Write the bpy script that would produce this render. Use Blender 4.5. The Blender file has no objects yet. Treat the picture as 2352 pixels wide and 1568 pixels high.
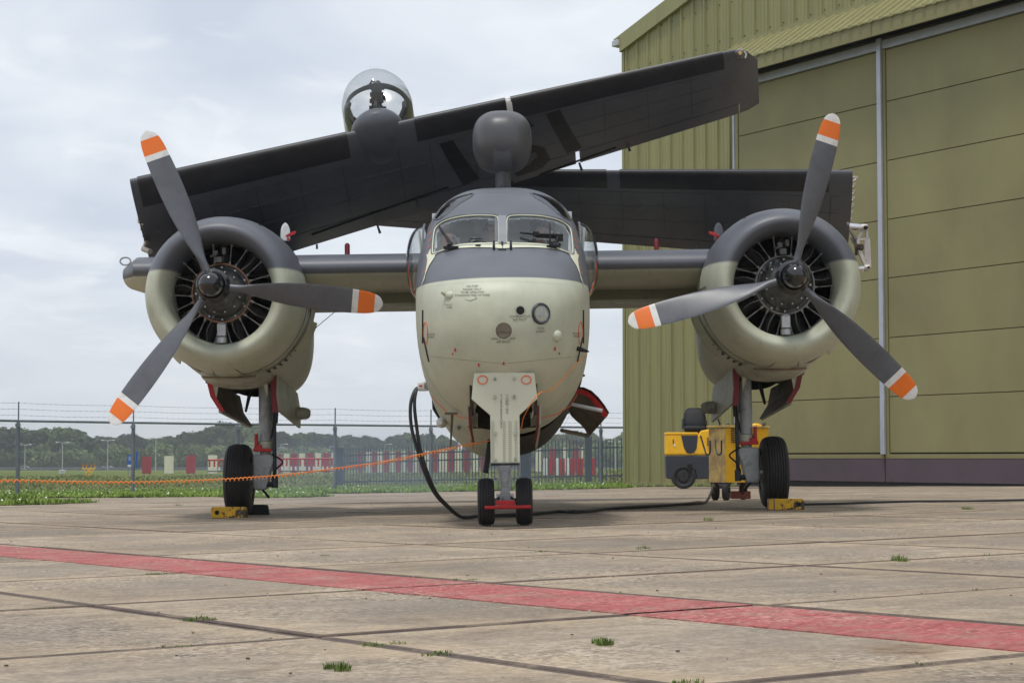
import bpy, bmesh, math, random
from mathutils import Vector, Matrix, noise
from mathutils.bvhtree import BVHTree
R = math.radians
random.seed(7)
S = bpy.context.scene
COL = S.collection
# ------------------------------------------------------------------ camera, sky, sun, exposure
FPX, UC, VC, HOR, EYE = 4573.0, 1176.0, 784.0, 1052.0, 0.58
TH = math.atan((HOR - VC) / FPX)
cam = bpy.data.cameras.new('camera'); camo = bpy.data.objects.new('camera', cam); COL.objects.link(camo)
camo.location = (0, 0, EYE); camo.rotation_euler = (math.pi / 2 + TH, 0, 0)
cam.lens = 36 * FPX / 2352; cam.sensor_width = 36; cam.clip_end = 6000; cam.clip_start = .1
S.camera = camo
SUN_EL, SUN_AZ = 72, 208
w = bpy.data.worlds.new('World'); S.world = w; w.use_nodes = True
nt = w.node_tree; nt.nodes.clear()
def N_(t, kind, **kw):
    n = t.nodes.new(kind)
    for k, v in kw.items():
        if k.startswith('i_'): n.inputs[int(k[2:])].default_value = v
        else: setattr(n, k, v)
    return n
out = N_(nt, 'ShaderNodeOutputWorld'); bg = N_(nt, 'ShaderNodeBackground', i_1=.1)
sky = N_(nt, 'ShaderNodeTexSky', sky_type='NISHITA'); sky.sun_disc = False
sky.sun_elevation = R(SUN_EL); sky.sun_rotation = R(SUN_AZ)
tc = N_(nt, 'ShaderNodeTexCoord'); sp = N_(nt, 'ShaderNodeSeparateXYZ')
nt.links.new(tc.outputs['Generated'], sp.inputs[0])
ad = N_(nt, 'ShaderNodeMath', operation='ADD', i_1=.22); nt.links.new(sp.outputs[2], ad.inputs[0])
mx = N_(nt, 'ShaderNodeMath', operation='MAXIMUM', i_1=.05); nt.links.new(ad.outputs[0], mx.inputs[0])
dx = N_(nt, 'ShaderNodeMath', operation='DIVIDE'); dy = N_(nt, 'ShaderNodeMath', operation='DIVIDE')
for d, k in ((dx, 0), (dy, 1)):
    nt.links.new(sp.outputs[k], d.inputs[0]); nt.links.new(mx.outputs[0], d.inputs[1])
cb = N_(nt, 'ShaderNodeCombineXYZ', i_2=2.3)
nt.links.new(dx.outputs[0], cb.inputs[0]); nt.links.new(dy.outputs[0], cb.inputs[1])
n1 = N_(nt, 'ShaderNodeTexNoise'); n1.inputs['Scale'].default_value = 2.1; n1.inputs['Detail'].default_value = 7; n1.inputs['Roughness'].default_value = .52; n1.inputs['Distortion'].default_value = .35
n2 = N_(nt, 'ShaderNodeTexNoise'); n2.inputs['Scale'].default_value = 5.5; n2.inputs['Detail'].default_value = 6; n2.inputs['Roughness'].default_value = .55; n2.inputs['Distortion'].default_value = .5
nt.links.new(cb.outputs[0], n1.inputs['Vector']); nt.links.new(cb.outputs[0], n2.inputs['Vector'])
r1 = N_(nt, 'ShaderNodeValToRGB')           # grey-blue base of the overcast to bright breaks (x10 of what is seen)
e = r1.color_ramp; e.elements[0].position = .36; e.elements[0].color = (.475, .52, .60, 1)
e.elements[1].position = .66; e.elements[1].color = (.64, .675, .715, 1)
r2 = N_(nt, 'ShaderNodeValToRGB'); e = r2.color_ramp
e.elements[0].position = .54; e.elements[0].color = (0, 0, 0, 1); e.elements[1].position = .76; e.elements[1].color = (.75, .75, .75, 1)
nt.links.new(n1.outputs[0], r1.inputs[0]); nt.links.new(n2.outputs[0], r2.inputs[0])
mw = N_(nt, 'ShaderNodeMixRGB'); mw.inputs[2].default_value = (.75, .765, .78, 1)
nt.links.new(r2.outputs[0], mw.inputs[0]); nt.links.new(r1.outputs[0], mw.inputs[1])
# towards the horizon the cloud layer evens out
hz = N_(nt, 'ShaderNodeMapRange'); hz.inputs[1].default_value = 0; hz.inputs[2].default_value = .10; hz.inputs[3].default_value = .8; hz.inputs[4].default_value = 0
nt.links.new(sp.outputs[2], hz.inputs[0])
mh = N_(nt, 'ShaderNodeMixRGB'); mh.inputs[2].default_value = (.56, .59, .625, 1)
nt.links.new(hz.outputs[0], mh.inputs[0]); nt.links.new(mw.outputs[0], mh.inputs[1])
x10 = N_(nt, 'ShaderNodeMixRGB', blend_type='MULTIPLY', i_0=1.0); x10.inputs[2].default_value = (9.6, 9.6, 9.6, 1)
nt.links.new(mh.outputs[0], x10.inputs[1])
mk = N_(nt, 'ShaderNodeMixRGB', i_0=.93)
nt.links.new(sky.outputs[0], mk.inputs[1]); nt.links.new(x10.outputs[0], mk.inputs[2])
nt.links.new(mk.outputs[0], bg.inputs[0]); nt.links.new(bg.outputs[0], out.inputs[0])
sl = bpy.data.lights.new('sun', 'SUN'); sl.energy = 1.5; sl.angle = R(10); sl.color = (1, .965, .91)
so = bpy.data.objects.new('sun', sl); COL.objects.link(so)
az = R(SUN_AZ)      # Nishita: rotation 0 = +Y, clockwise
sd = Vector((math.sin(az) * math.cos(R(SUN_EL)), math.cos(az) * math.cos(R(SUN_EL)), math.sin(R(SUN_EL))))
so.rotation_euler = sd.to_track_quat('Z', 'Y').to_euler(); so.location = (0, 0, 50)
vs = S.view_settings; vs.view_transform = 'Standard'; vs.look = 'None'; vs.gamma = 1; vs.exposure = 0.5; vs.use_curve_mapping = False
S.cycles.max_bounces = 8; S.cycles.transparent_max_bounces = 24

# ------------------------------------------------------------------ geometry of the view (where a sight line meets a given distance)
def Wp(u, v, Y):
    d = Vector((u - UC, FPX * math.cos(TH) - (VC - v) * math.sin(TH), FPX * math.sin(TH) + (VC - v) * math.cos(TH)))
    return Vector((0, 0, EYE)) + d * (Y / d.y)
def sm(a, b, x):
    t = min(1, max(0, (x - a) / (b - a))); return t * t * (3 - 2 * t)
def gz(x, y):
    return .0145 * max(-14, min(14, x)) - .007 * (max(25, min(90, y)) - 25)
MA = Matrix.Translation((-.055, 17.2, 0)) @ Matrix.Rotation(-.0145, 4, 'Y')
MAI = MA.inverted()
def A(u, v, Y): return MAI @ Wp(u, v, Y)

# ------------------------------------------------------------------ materials
def mat(name, c, rough=.6, metal=0, var=.12, vs_=3, dirt=None, da=0, ds=2, bump=0, bs=60, c2=None, coat=0, spec=.5, objrand=0, stretch=None, world=False, dth=(.52, .68)):
    m = bpy.data.materials.new(name); m.use_nodes = True; t = m.node_tree; L = t.links.new
    b = t.nodes['Principled BSDF']; b.inputs['Roughness'].default_value = rough; b.inputs['Metallic'].default_value = metal
    b.inputs['Specular IOR Level'].default_value = spec
    if coat: b.inputs['Coat Weight'].default_value = coat
    if world: g = N_(t, 'ShaderNodeNewGeometry'); co = g.outputs['Position']
    else: g = N_(t, 'ShaderNodeTexCoord'); co = g.outputs['Object']
    mp = N_(t, 'ShaderNodeMapping'); L(co, mp.inputs[0]); co = mp.outputs[0]
    if stretch: mp.inputs['Scale'].default_value = stretch
    n = N_(t, 'ShaderNodeTexNoise'); n.inputs['Scale'].default_value = vs_; n.inputs['Detail'].default_value = 6; n.inputs['Roughness'].default_value = .62
    L(co, n.inputs['Vector'])
    mr = N_(t, 'ShaderNodeMapRange'); mr.inputs[1].default_value = .3; mr.inputs[2].default_value = .7; L(n.outputs[0], mr.inputs[0])
    mx = N_(t, 'ShaderNodeMixRGB')
    lo = tuple(x * (1 - var) for x in c); hi = tuple(min(1, x * (1 + var)) for x in (c2 or c))
    mx.inputs[1].default_value = (*lo, 1); mx.inputs[2].default_value = (*hi, 1); L(mr.outputs[0], mx.inputs[0])
    col = mx.outputs[0]
    if dirt:
        n2 = N_(t, 'ShaderNodeTexNoise'); n2.inputs['Scale'].default_value = ds; n2.inputs['Detail'].default_value = 9; n2.inputs['Roughness'].default_value = .72; n2.inputs['Distortion'].default_value = .6
        L(co, n2.inputs['Vector'])
        r = N_(t, 'ShaderNodeMapRange'); r.inputs[1].default_value = dth[0]; r.inputs[2].default_value = dth[1]; r.inputs[4].default_value = da; L(n2.outputs[0], r.inputs[0])
        q = N_(t, 'ShaderNodeMixRGB'); q.inputs[2].default_value = (*dirt, 1); L(r.outputs[0], q.inputs[0]); L(col, q.inputs[1]); col = q.outputs[0]
    if objrand:
        oi = N_(t, 'ShaderNodeObjectInfo'); r = N_(t, 'ShaderNodeMapRange'); r.inputs[3].default_value = 1 - objrand; r.inputs[4].default_value = 1 + objrand
        L(oi.outputs['Random'], r.inputs[0]); q = N_(t, 'ShaderNodeMixRGB', blend_type='MULTIPLY', i_0=1.0); L(col, q.inputs[1]); L(r.outputs[0], q.inputs[2]); col = q.outputs[0]
    L(col, b.inputs['Base Color'])
    rr = N_(t, 'ShaderNodeMapRange'); rr.inputs[3].default_value = max(.02, rough - .08); rr.inputs[4].default_value = min(1, rough + .1); L(n.outputs[0], rr.inputs[0]); L(rr.outputs[0], b.inputs['Roughness'])
    if bump:
        n3 = N_(t, 'ShaderNodeTexNoise'); n3.inputs['Scale'].default_value = bs; n3.inputs['Detail'].default_value = 4; L(co, n3.inputs['Vector'])
        bp = N_(t, 'ShaderNodeBump'); bp.inputs['Strength'].default_value = bump; bp.inputs['Distance'].default_value = .02
        L(n3.outputs[0], bp.inputs['Height']); L(bp.outputs[0], b.inputs['Normal'])
    return m
GREY = (.118, .126, .146); CREAM = (.50, .515, .40)
def twotone(name, z0, soft=.004, dirt=.25):
    """weathered aircraft paint: grey above height z0 of the airframe, cream green below"""
    m = bpy.data.materials.new(name); m.use_nodes = True; t = m.node_tree; L = t.links.new
    b = t.nodes['Principled BSDF']; g = N_(t, 'ShaderNodeTexCoord'); s = N_(t, 'ShaderNodeSeparateXYZ'); L(g.outputs['Object'], s.inputs[0])
    r = N_(t, 'ShaderNodeMapRange'); r.inputs[1].default_value = z0 - soft; r.inputs[2].default_value = z0 + soft; L(s.outputs[2], r.inputs[0])
    q = N_(t, 'ShaderNodeMixRGB'); q.inputs[1].default_value = (*CREAM, 1); q.inputs[2].default_value = (*GREY, 1); L(r.outputs[0], q.inputs[0])
    n = N_(t, 'ShaderNodeTexNoise'); n.inputs['Scale'].default_value = 2.2; n.inputs['Detail'].default_value = 8; n.inputs['Roughness'].default_value = .65; L(g.outputs['Object'], n.inputs['Vector'])
    v = N_(t, 'ShaderNodeMapRange'); v.inputs[1].default_value = .3; v.inputs[2].default_value = .7; v.inputs[3].default_value = .84; v.inputs[4].default_value = 1.08; L(n.outputs[0], v.inputs[0])
    q2 = N_(t, 'ShaderNodeMixRGB', blend_type='MULTIPLY', i_0=1.0); L(q.outputs[0], q2.inputs[1]); L(v.outputs[0], q2.inputs[2])
    mp = N_(t, 'ShaderNodeMapping'); mp.inputs['Scale'].default_value = (9, 1.4, 3); L(g.outputs['Object'], mp.inputs[0])
    n2 = N_(t, 'ShaderNodeTexNoise'); n2.inputs['Scale'].default_value = 1.5; n2.inputs['Detail'].default_value = 9; n2.inputs['Roughness'].default_value = .7; L(mp.outputs[0], n2.inputs['Vector'])
    d = N_(t, 'ShaderNodeMapRange'); d.inputs[1].default_value = .55; d.inputs[2].default_value = .75; d.inputs[4].default_value = dirt; L(n2.outputs[0], d.inputs[0])
    q3 = N_(t, 'ShaderNodeMixRGB'); q3.inputs[2].default_value = (.12, .10, .07, 1); L(d.outputs[0], q3.inputs[0]); L(q2.outputs[0], q3.inputs[1])
    L(q3.outputs[0], b.inputs['Base Color'])
    rr = N_(t, 'ShaderNodeMapRange'); rr.inputs[3].default_value = .36; rr.inputs[4].default_value = .58; L(n.outputs[0], rr.inputs[0]); L(rr.outputs[0], b.inputs['Roughness'])
    n3 = N_(t, 'ShaderNodeTexNoise'); n3.inputs['Scale'].default_value = 1.6; n3.inputs['Detail'].default_value = 2; L(g.outputs['Object'], n3.inputs['Vector'])
    bp = N_(t, 'ShaderNodeBump'); bp.inputs['Strength'].default_value = .12; bp.inputs['Distance'].default_value = .05; L(n3.outputs[0], bp.inputs['Height']); L(bp.outputs[0], b.inputs['Normal'])
    return m
def glass(name, tint=(.82, .86, .86), milky=.05, ior=1.45, mcol=(.5, .53, .55)):
    m = bpy.data.materials.new(name); m.use_nodes = True; t = m.node_tree; L = t.links.new; t.nodes.remove(t.nodes['Principled BSDF'])
    o = t.nodes['Material Output']; tr = N_(t, 'ShaderNodeBsdfTransparent'); tr.inputs[0].default_value = (*tint, 1)
    gl = N_(t, 'ShaderNodeBsdfGlossy'); gl.inputs['Roughness'].default_value = .03
    df = N_(t, 'ShaderNodeBsdfDiffuse'); df.inputs[0].default_value = (*mcol, 1)
    lw = N_(t, 'ShaderNodeLayerWeight'); lw.inputs[0].default_value = .5; pw = N_(t, 'ShaderNodeMath', operation='POWER', i_1=4.0); L(lw.outputs['Facing'], pw.inputs[0]); f0 = ((ior - 1) / (ior + 1)) ** 2 * 1.8
    fr = N_(t, 'ShaderNodeMapRange'); fr.inputs[3].default_value = f0; fr.inputs[4].default_value = .85; L(pw.outputs[0], fr.inputs[0])
    a = N_(t, 'ShaderNodeMixShader', i_0=milky); b = N_(t, 'ShaderNodeMixShader')
    L(tr.outputs[0], a.inputs[1]); L(df.outputs[0], a.inputs[2]); L(fr.outputs[0], b.inputs[0]); L(a.outputs[0], b.inputs[1]); L(gl.outputs[0], b.inputs[2]); L(b.outputs[0], o.inputs[0])
    return m
def emit(name, c, s):
    m = bpy.data.materials.new(name); m.use_nodes = True; b = m.node_tree.nodes['Principled BSDF']
    b.inputs['Emission Color'].default_value = (*c, 1); b.inputs['Emission Strength'].default_value = s; b.inputs['Base Color'].default_value = (*c, 1); return m
FUS = twotone('fuselage_paint', 2.055, .004, .10); COWL = twotone('cowling_paint', 2.49, .012, .3); WINGP = twotone('centre_wing_paint', 2.5, .004, .4)
DARKG = mat('shaded_grey_paint', (.082, .088, .102), .4, var=.22, vs_=1.3, dirt=(.05, .046, .042), da=.5, ds=2.2, bump=.05, bs=2)  # the airframe grey, darkened: shade on the folded wings put into the colour
GREYP = mat('grey_paint', GREY, .45, var=.12, vs_=3, dirt=(.07, .065, .06), da=.3)
CREAMP = mat('cream_paint', CREAM, .48, var=.06, vs_=3, dirt=(.2, .18, .12), da=.3, ds=4)
CREAMD = mat('worn_cream_paint', (.40, .41, .33), .5, var=.2, vs_=4, dirt=(.08, .07, .05), da=.7, ds=3)
TRIMC = mat('cream_trim', (.62, .63, .47), .45, var=.05)
BLACK = mat('black_rubber', (.013, .013, .015), .6, var=.3, vs_=8, bump=.15, spec=.3)
BOOT = mat('deicer_boot', (.018, .018, .021), .42, var=.35, vs_=5, dirt=(.035, .03, .03), da=.5)
TYRE = mat('tyre_rubber', (.022, .021, .022), .72, var=.3, vs_=12, dirt=(.06, .055, .05), da=.4, ds=5)
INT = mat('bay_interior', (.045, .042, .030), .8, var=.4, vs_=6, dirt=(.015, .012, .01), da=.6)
INT2 = mat('door_interior', (.17, .145, .105), .75, var=.3, vs_=5, dirt=(.03, .025, .02), da=.7)
CAB = mat('cockpit_interior', (.60, .64, .66), .8, var=.3, vs_=4)
STEEL = mat('bare_steel', (.45, .45, .46), .35, .8, var=.2, vs_=6, dirt=(.1, .08, .06), da=.5)
STRUT = mat('gear_paint', (.34, .36, .37), .42, var=.15, vs_=6, dirt=(.06, .05, .04), da=.6, ds=6)
ENGB = mat('engine_black', (.012, .011, .011), .45, var=.5, vs_=10)
ENGG = mat('engine_grey', (.13, .13, .125), .42, .4, var=.4, vs_=12, dirt=(.02, .017, .014), da=.8, ds=8)
ROD = mat('pushrod_tube', (.30, .29, .28), .38, .6, var=.3, vs_=15, dirt=(.03, .025, .02), da=.8, ds=12)
COPPER = mat('copper_pipe', (.32, .17, .11), .4, .7, var=.3, vs_=8)
GLOSSB = mat('gloss_black', (.01, .01, .012), .16, var=.1, coat=.6)
BLADE = mat('propeller_grey', (.105, .11, .125), .4, var=.15, vs_=6, dirt=(.03, .03, .03), da=.4)
WHITE = mat('white_paint', (.72, .72, .70), .5, var=.05, dirt=(.3, .28, .25), da=.3, ds=8)
ORANGE = mat('orange_paint', (.80, .17, .015), .45, var=.06)
ORLINE = mat('orange_line', (.85, .10, .02), .5, var=.03)
RED = mat('red_paint', (.45, .018, .02), .5, var=.15, vs_=8, dirt=(.2, .02, .02), da=.4, ds=6)
DRED = mat('dark_red_paint', (.17, .010, .016), .5, var=.2, vs_=8)
MARK = mat('black_marking', (.012, .012, .013), .5, var=.1)
STEN = mat('stencil_ink', (.12, .12, .10), .6, var=.1)
CHROME = mat('mirror_reflector', (.92, .92, .92), .06, 1, var=.02)
GLASS = glass('windshield_glass', (.88, .91, .92), .05, 1.4, (.36, .4, .42)); GLASS2 = glass('perspex_bubble', (.86, .88, .88), .03, 1.5); GLASS3 = glass('searchlight_glass', (.93, .94, .94), .05, 1.35, (.7, .72, .74))
TGLASS = glass('smoked_perspex', (.42, .42, .42), 0, 1.15); DGLASS = mat('tinted_glass', (.005, .005, .006), .6, var=.1, spec=.02)
SMOKEPL = mat('radome_grey', (.085, .085, .092), .42, var=.1, vs_=3)
YEL = mat('yellow_paint', (.86, .47, .012), .42, var=.08, vs_=3, dirt=(.30, .17, .04), da=.4, ds=4, dth=(.52, .68))
YELC = mat('chipped_yellow', (.66, .37, .01), .55, var=.15, vs_=7, dirt=(.03, .025, .02), da=.95, ds=9, dth=(.50, .54))
YELF = mat('faded_yellow', (.62, .43, .13), .5, var=.1, vs_=3, dirt=(.28, .19, .09), da=.8, ds=5, dth=(.46, .62))
NAVY = mat('dark_blue_grey_paint', (.026, .032, .045), .5, var=.15, vs_=4)
OLIVE = mat('olive_cladding', (.262, .248, .108), .5, var=.10, vs_=1.2, dirt=(.15, .135, .07), da=.45, ds=1.6, stretch=(3, 3, .22), objrand=.06)
OLIVED = mat('olive_door_paint', (.235, .218, .098), .6, var=.14, vs_=.5, dirt=(.185, .145, .075), da=.32, ds=.55, objrand=.05, bump=.12, bs=1.2, stretch=(1, 1, .6), dth=(.45, .65))
GALV = mat('galvanised_strip', (.42, .45, .52), .4, .3, var=.1)
PURP = mat('plum_plinth', (.085, .062, .078), .6, var=.12, vs_=1.2, dirt=(.05, .045, .045), da=.5, ds=1)
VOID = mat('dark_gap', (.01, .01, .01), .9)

# ------------------------------------------------------------------ mesh builder
class MB:
    def __init__(s): s.v = []; s.f = []; s.m = []
    def add(s, vs, fs, mi=0, M=None):
        b = len(s.v); s.v += [(M @ Vector(p)) if M else Vector(p) for p in vs]
        s.f += [tuple(b + i for i in f) for f in fs]; s.m += [mi] * len(fs); return s
    def box(s, c, d, mi=0, M=None):
        x, y, z = c; a, b, h = d[0] / 2, d[1] / 2, d[2] / 2
        v = [(x + i * a, y + j * b, z + k * h) for i in (-1, 1) for j in (-1, 1) for k in (-1, 1)]
        return s.add(v, [(0, 1, 3, 2), (4, 6, 7, 5), (0, 4, 5, 1), (2, 3, 7, 6), (0, 2, 6, 4), (1, 5, 7, 3)], mi, M)
    def tube(s, pts, r, n=8, mi=0, M=None, cap=True):
        pts = [Vector(p) for p in pts]; vs = []; k = len(pts); prev = None
        for i, p in enumerate(pts):
            t = (pts[min(i + 1, k - 1)] - pts[max(i - 1, 0)])
            if t.length < 1e-9: t = Vector((0, 0, 1))
            t.normalize()
            if prev is None: a = t.orthogonal().normalized()
            else:
                a = prev - t * prev.dot(t)
                a = a.normalized() if a.length > 1e-6 else t.orthogonal().normalized()
            prev = a; b = t.cross(a); rr = r[i] if isinstance(r, (list, tuple)) else r
            vs += [p + a * math.cos(2 * math.pi * j / n) * rr + b * math.sin(2 * math.pi * j / n) * rr for j in range(n)]
        fs = [(i * n + j, i * n + (j + 1) % n, (i + 1) * n + (j + 1) % n, (i + 1) * n + j) for i in range(k - 1) for j in range(n)]
        if cap: fs += [tuple(range(n))[::-1], tuple((k - 1) * n + j for j in range(n))]
        return s.add(vs, fs, mi, M)
    def lathe(s, prof, n=32, mi=0, M=None, cap=(False, False)):
        """prof = (distance along y, radius)"""
        vs = [(r * math.cos(2 * math.pi * j / n), y, r * math.sin(2 * math.pi * j / n)) for y, r in prof for j in range(n)]
        k = len(prof); fs = [(i * n + j, (i + 1) * n + j, (i + 1) * n + (j + 1) % n, i * n + (j + 1) % n) for i in range(k - 1) for j in range(n)]
        if cap[0]: fs.append(tuple(range(n)))
        if cap[1]: fs.append(tuple((k - 1) * n + j for j in range(n))[::-1])
        return s.add(vs, fs, mi, M)
    def loft(s, rings, mi=0, closed=True, caps=(True, True), M=None):
        n = len(rings[0]); vs = [p for r in rings for p in r]; k = len(rings); fs = []
        for i in range(k - 1):
            for j in range(n if closed else n - 1): fs.append((i * n + j, i * n + (j + 1) % n, (i + 1) * n + (j + 1) % n, (i + 1) * n + j))
        if caps[0]: fs.append(tuple(range(n))[::-1])
        if caps[1]: fs.append(tuple((k - 1) * n + j for j in range(n)))
        return s.add(vs, fs, mi, M)
    def prism(s, poly, ext, mi=0, M=None):
        """poly of 3-D points, extruded by vector ext"""
        n = len(poly); e = Vector(ext); vs = [Vector(p) for p in poly] + [Vector(p) + e for p in poly]
        fs = [tuple(range(n)), tuple(range(n, 2 * n))[::-1]] + [(i, i + n, (i + 1) % n + n, (i + 1) % n) for i in range(n)]
        return s.add(vs, fs, mi, M)
    def build(s, name, mats, parent=None, smooth=40, bevel=0, seg=2, local=None, rec=True):
        me = bpy.data.meshes.new(name); me.from_pydata([tuple(p) for p in s.v], [], s.f)
        for m in (mats if isinstance(mats, (list, tuple)) else [mats]): me.materials.append(m)
        for p, i in zip(me.polygons, s.m): p.material_index = i
        if rec:
            bm = bmesh.new(); bm.from_mesh(me); bmesh.ops.recalc_face_normals(bm, faces=bm.faces); bm.to_mesh(me); bm.free()
        if smooth:
            me.polygons.foreach_set('use_smooth', [True] * len(me.polygons)); me.set_sharp_from_angle(angle=R(smooth))
        o = bpy.data.objects.new(name, me); COL.objects.link(o)
        if parent: o.parent = parent
        if bevel:
            b = o.modifiers.new('bevel', 'BEVEL'); b.width = bevel; b.segments = seg; b.limit_method = 'ANGLE'; b.angle_limit = R(35)
        return o
def tag(o, label=None, cat=None, group=None, kind=None):
    if label: o['label'] = label
    if cat: o['category'] = cat
    if group: o['group'] = group
    if kind: o['kind'] = kind
    return o
def thing(name, label, cat, loc=(0, 0, 0), rz=0, group=None):
    o = bpy.data.objects.new(name, None); o.empty_display_size = .2; COL.objects.link(o); o.location = loc; o.rotation_euler = (0, 0, rz)
    return tag(o, label, cat, group)
def inst(name, me, parent=None, M=None):
    o = bpy.data.objects.new(name, me); COL.objects.link(o)
    if parent: o.parent = parent
    if M is not None: o.matrix_local = M
    return o
def smooth_path(pts, k=8):
    pts = [Vector(p) for p in pts]; o = []
    for i in range(len(pts) - 1):
        p0 = pts[max(i - 1, 0)]; p1 = pts[i]; p2 = pts[i + 1]; p3 = pts[min(i + 2, len(pts) - 1)]
        for j in range(k):
            t = j / k; o.append(.5 * ((2 * p1) + (p2 - p0) * t + (2 * p0 - 5 * p1 + 4 * p2 - p3) * t * t + (3 * p1 - p0 - 3 * p2 + p3) * t ** 3))
    o.append(pts[-1]); return o
def interp(tab, x):
    """smooth table lookup, rows (x, a, b, ...)"""
    if x <= tab[0][0]: return tab[0][1:]
    for i in range(len(tab) - 1):
        if x <= tab[i + 1][0]:
            p0 = tab[max(i - 1, 0)]; p1 = tab[i]; p2 = tab[i + 1]; p3 = tab[min(i + 2, len(tab) - 1)]; h = p2[0] - p1[0]; t = (x - p1[0]) / h; r = []
            for c in range(1, len(p1)):
                m1 = (p2[c] - p0[c]) / (p2[0] - p0[0]) if p2[0] != p0[0] else 0; m2 = (p3[c] - p1[c]) / (p3[0] - p1[0]) if p3[0] != p1[0] else 0
                if i == 0: m1 = (p2[c] - p1[c]) / h
                r.append((2 * t ** 3 - 3 * t * t + 1) * p1[c] + (t ** 3 - 2 * t * t + t) * h * m1 + (-2 * t ** 3 + 3 * t * t) * p2[c] + (t ** 3 - t * t) * h * m2)
            return r
    return tab[-1][1:]

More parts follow.
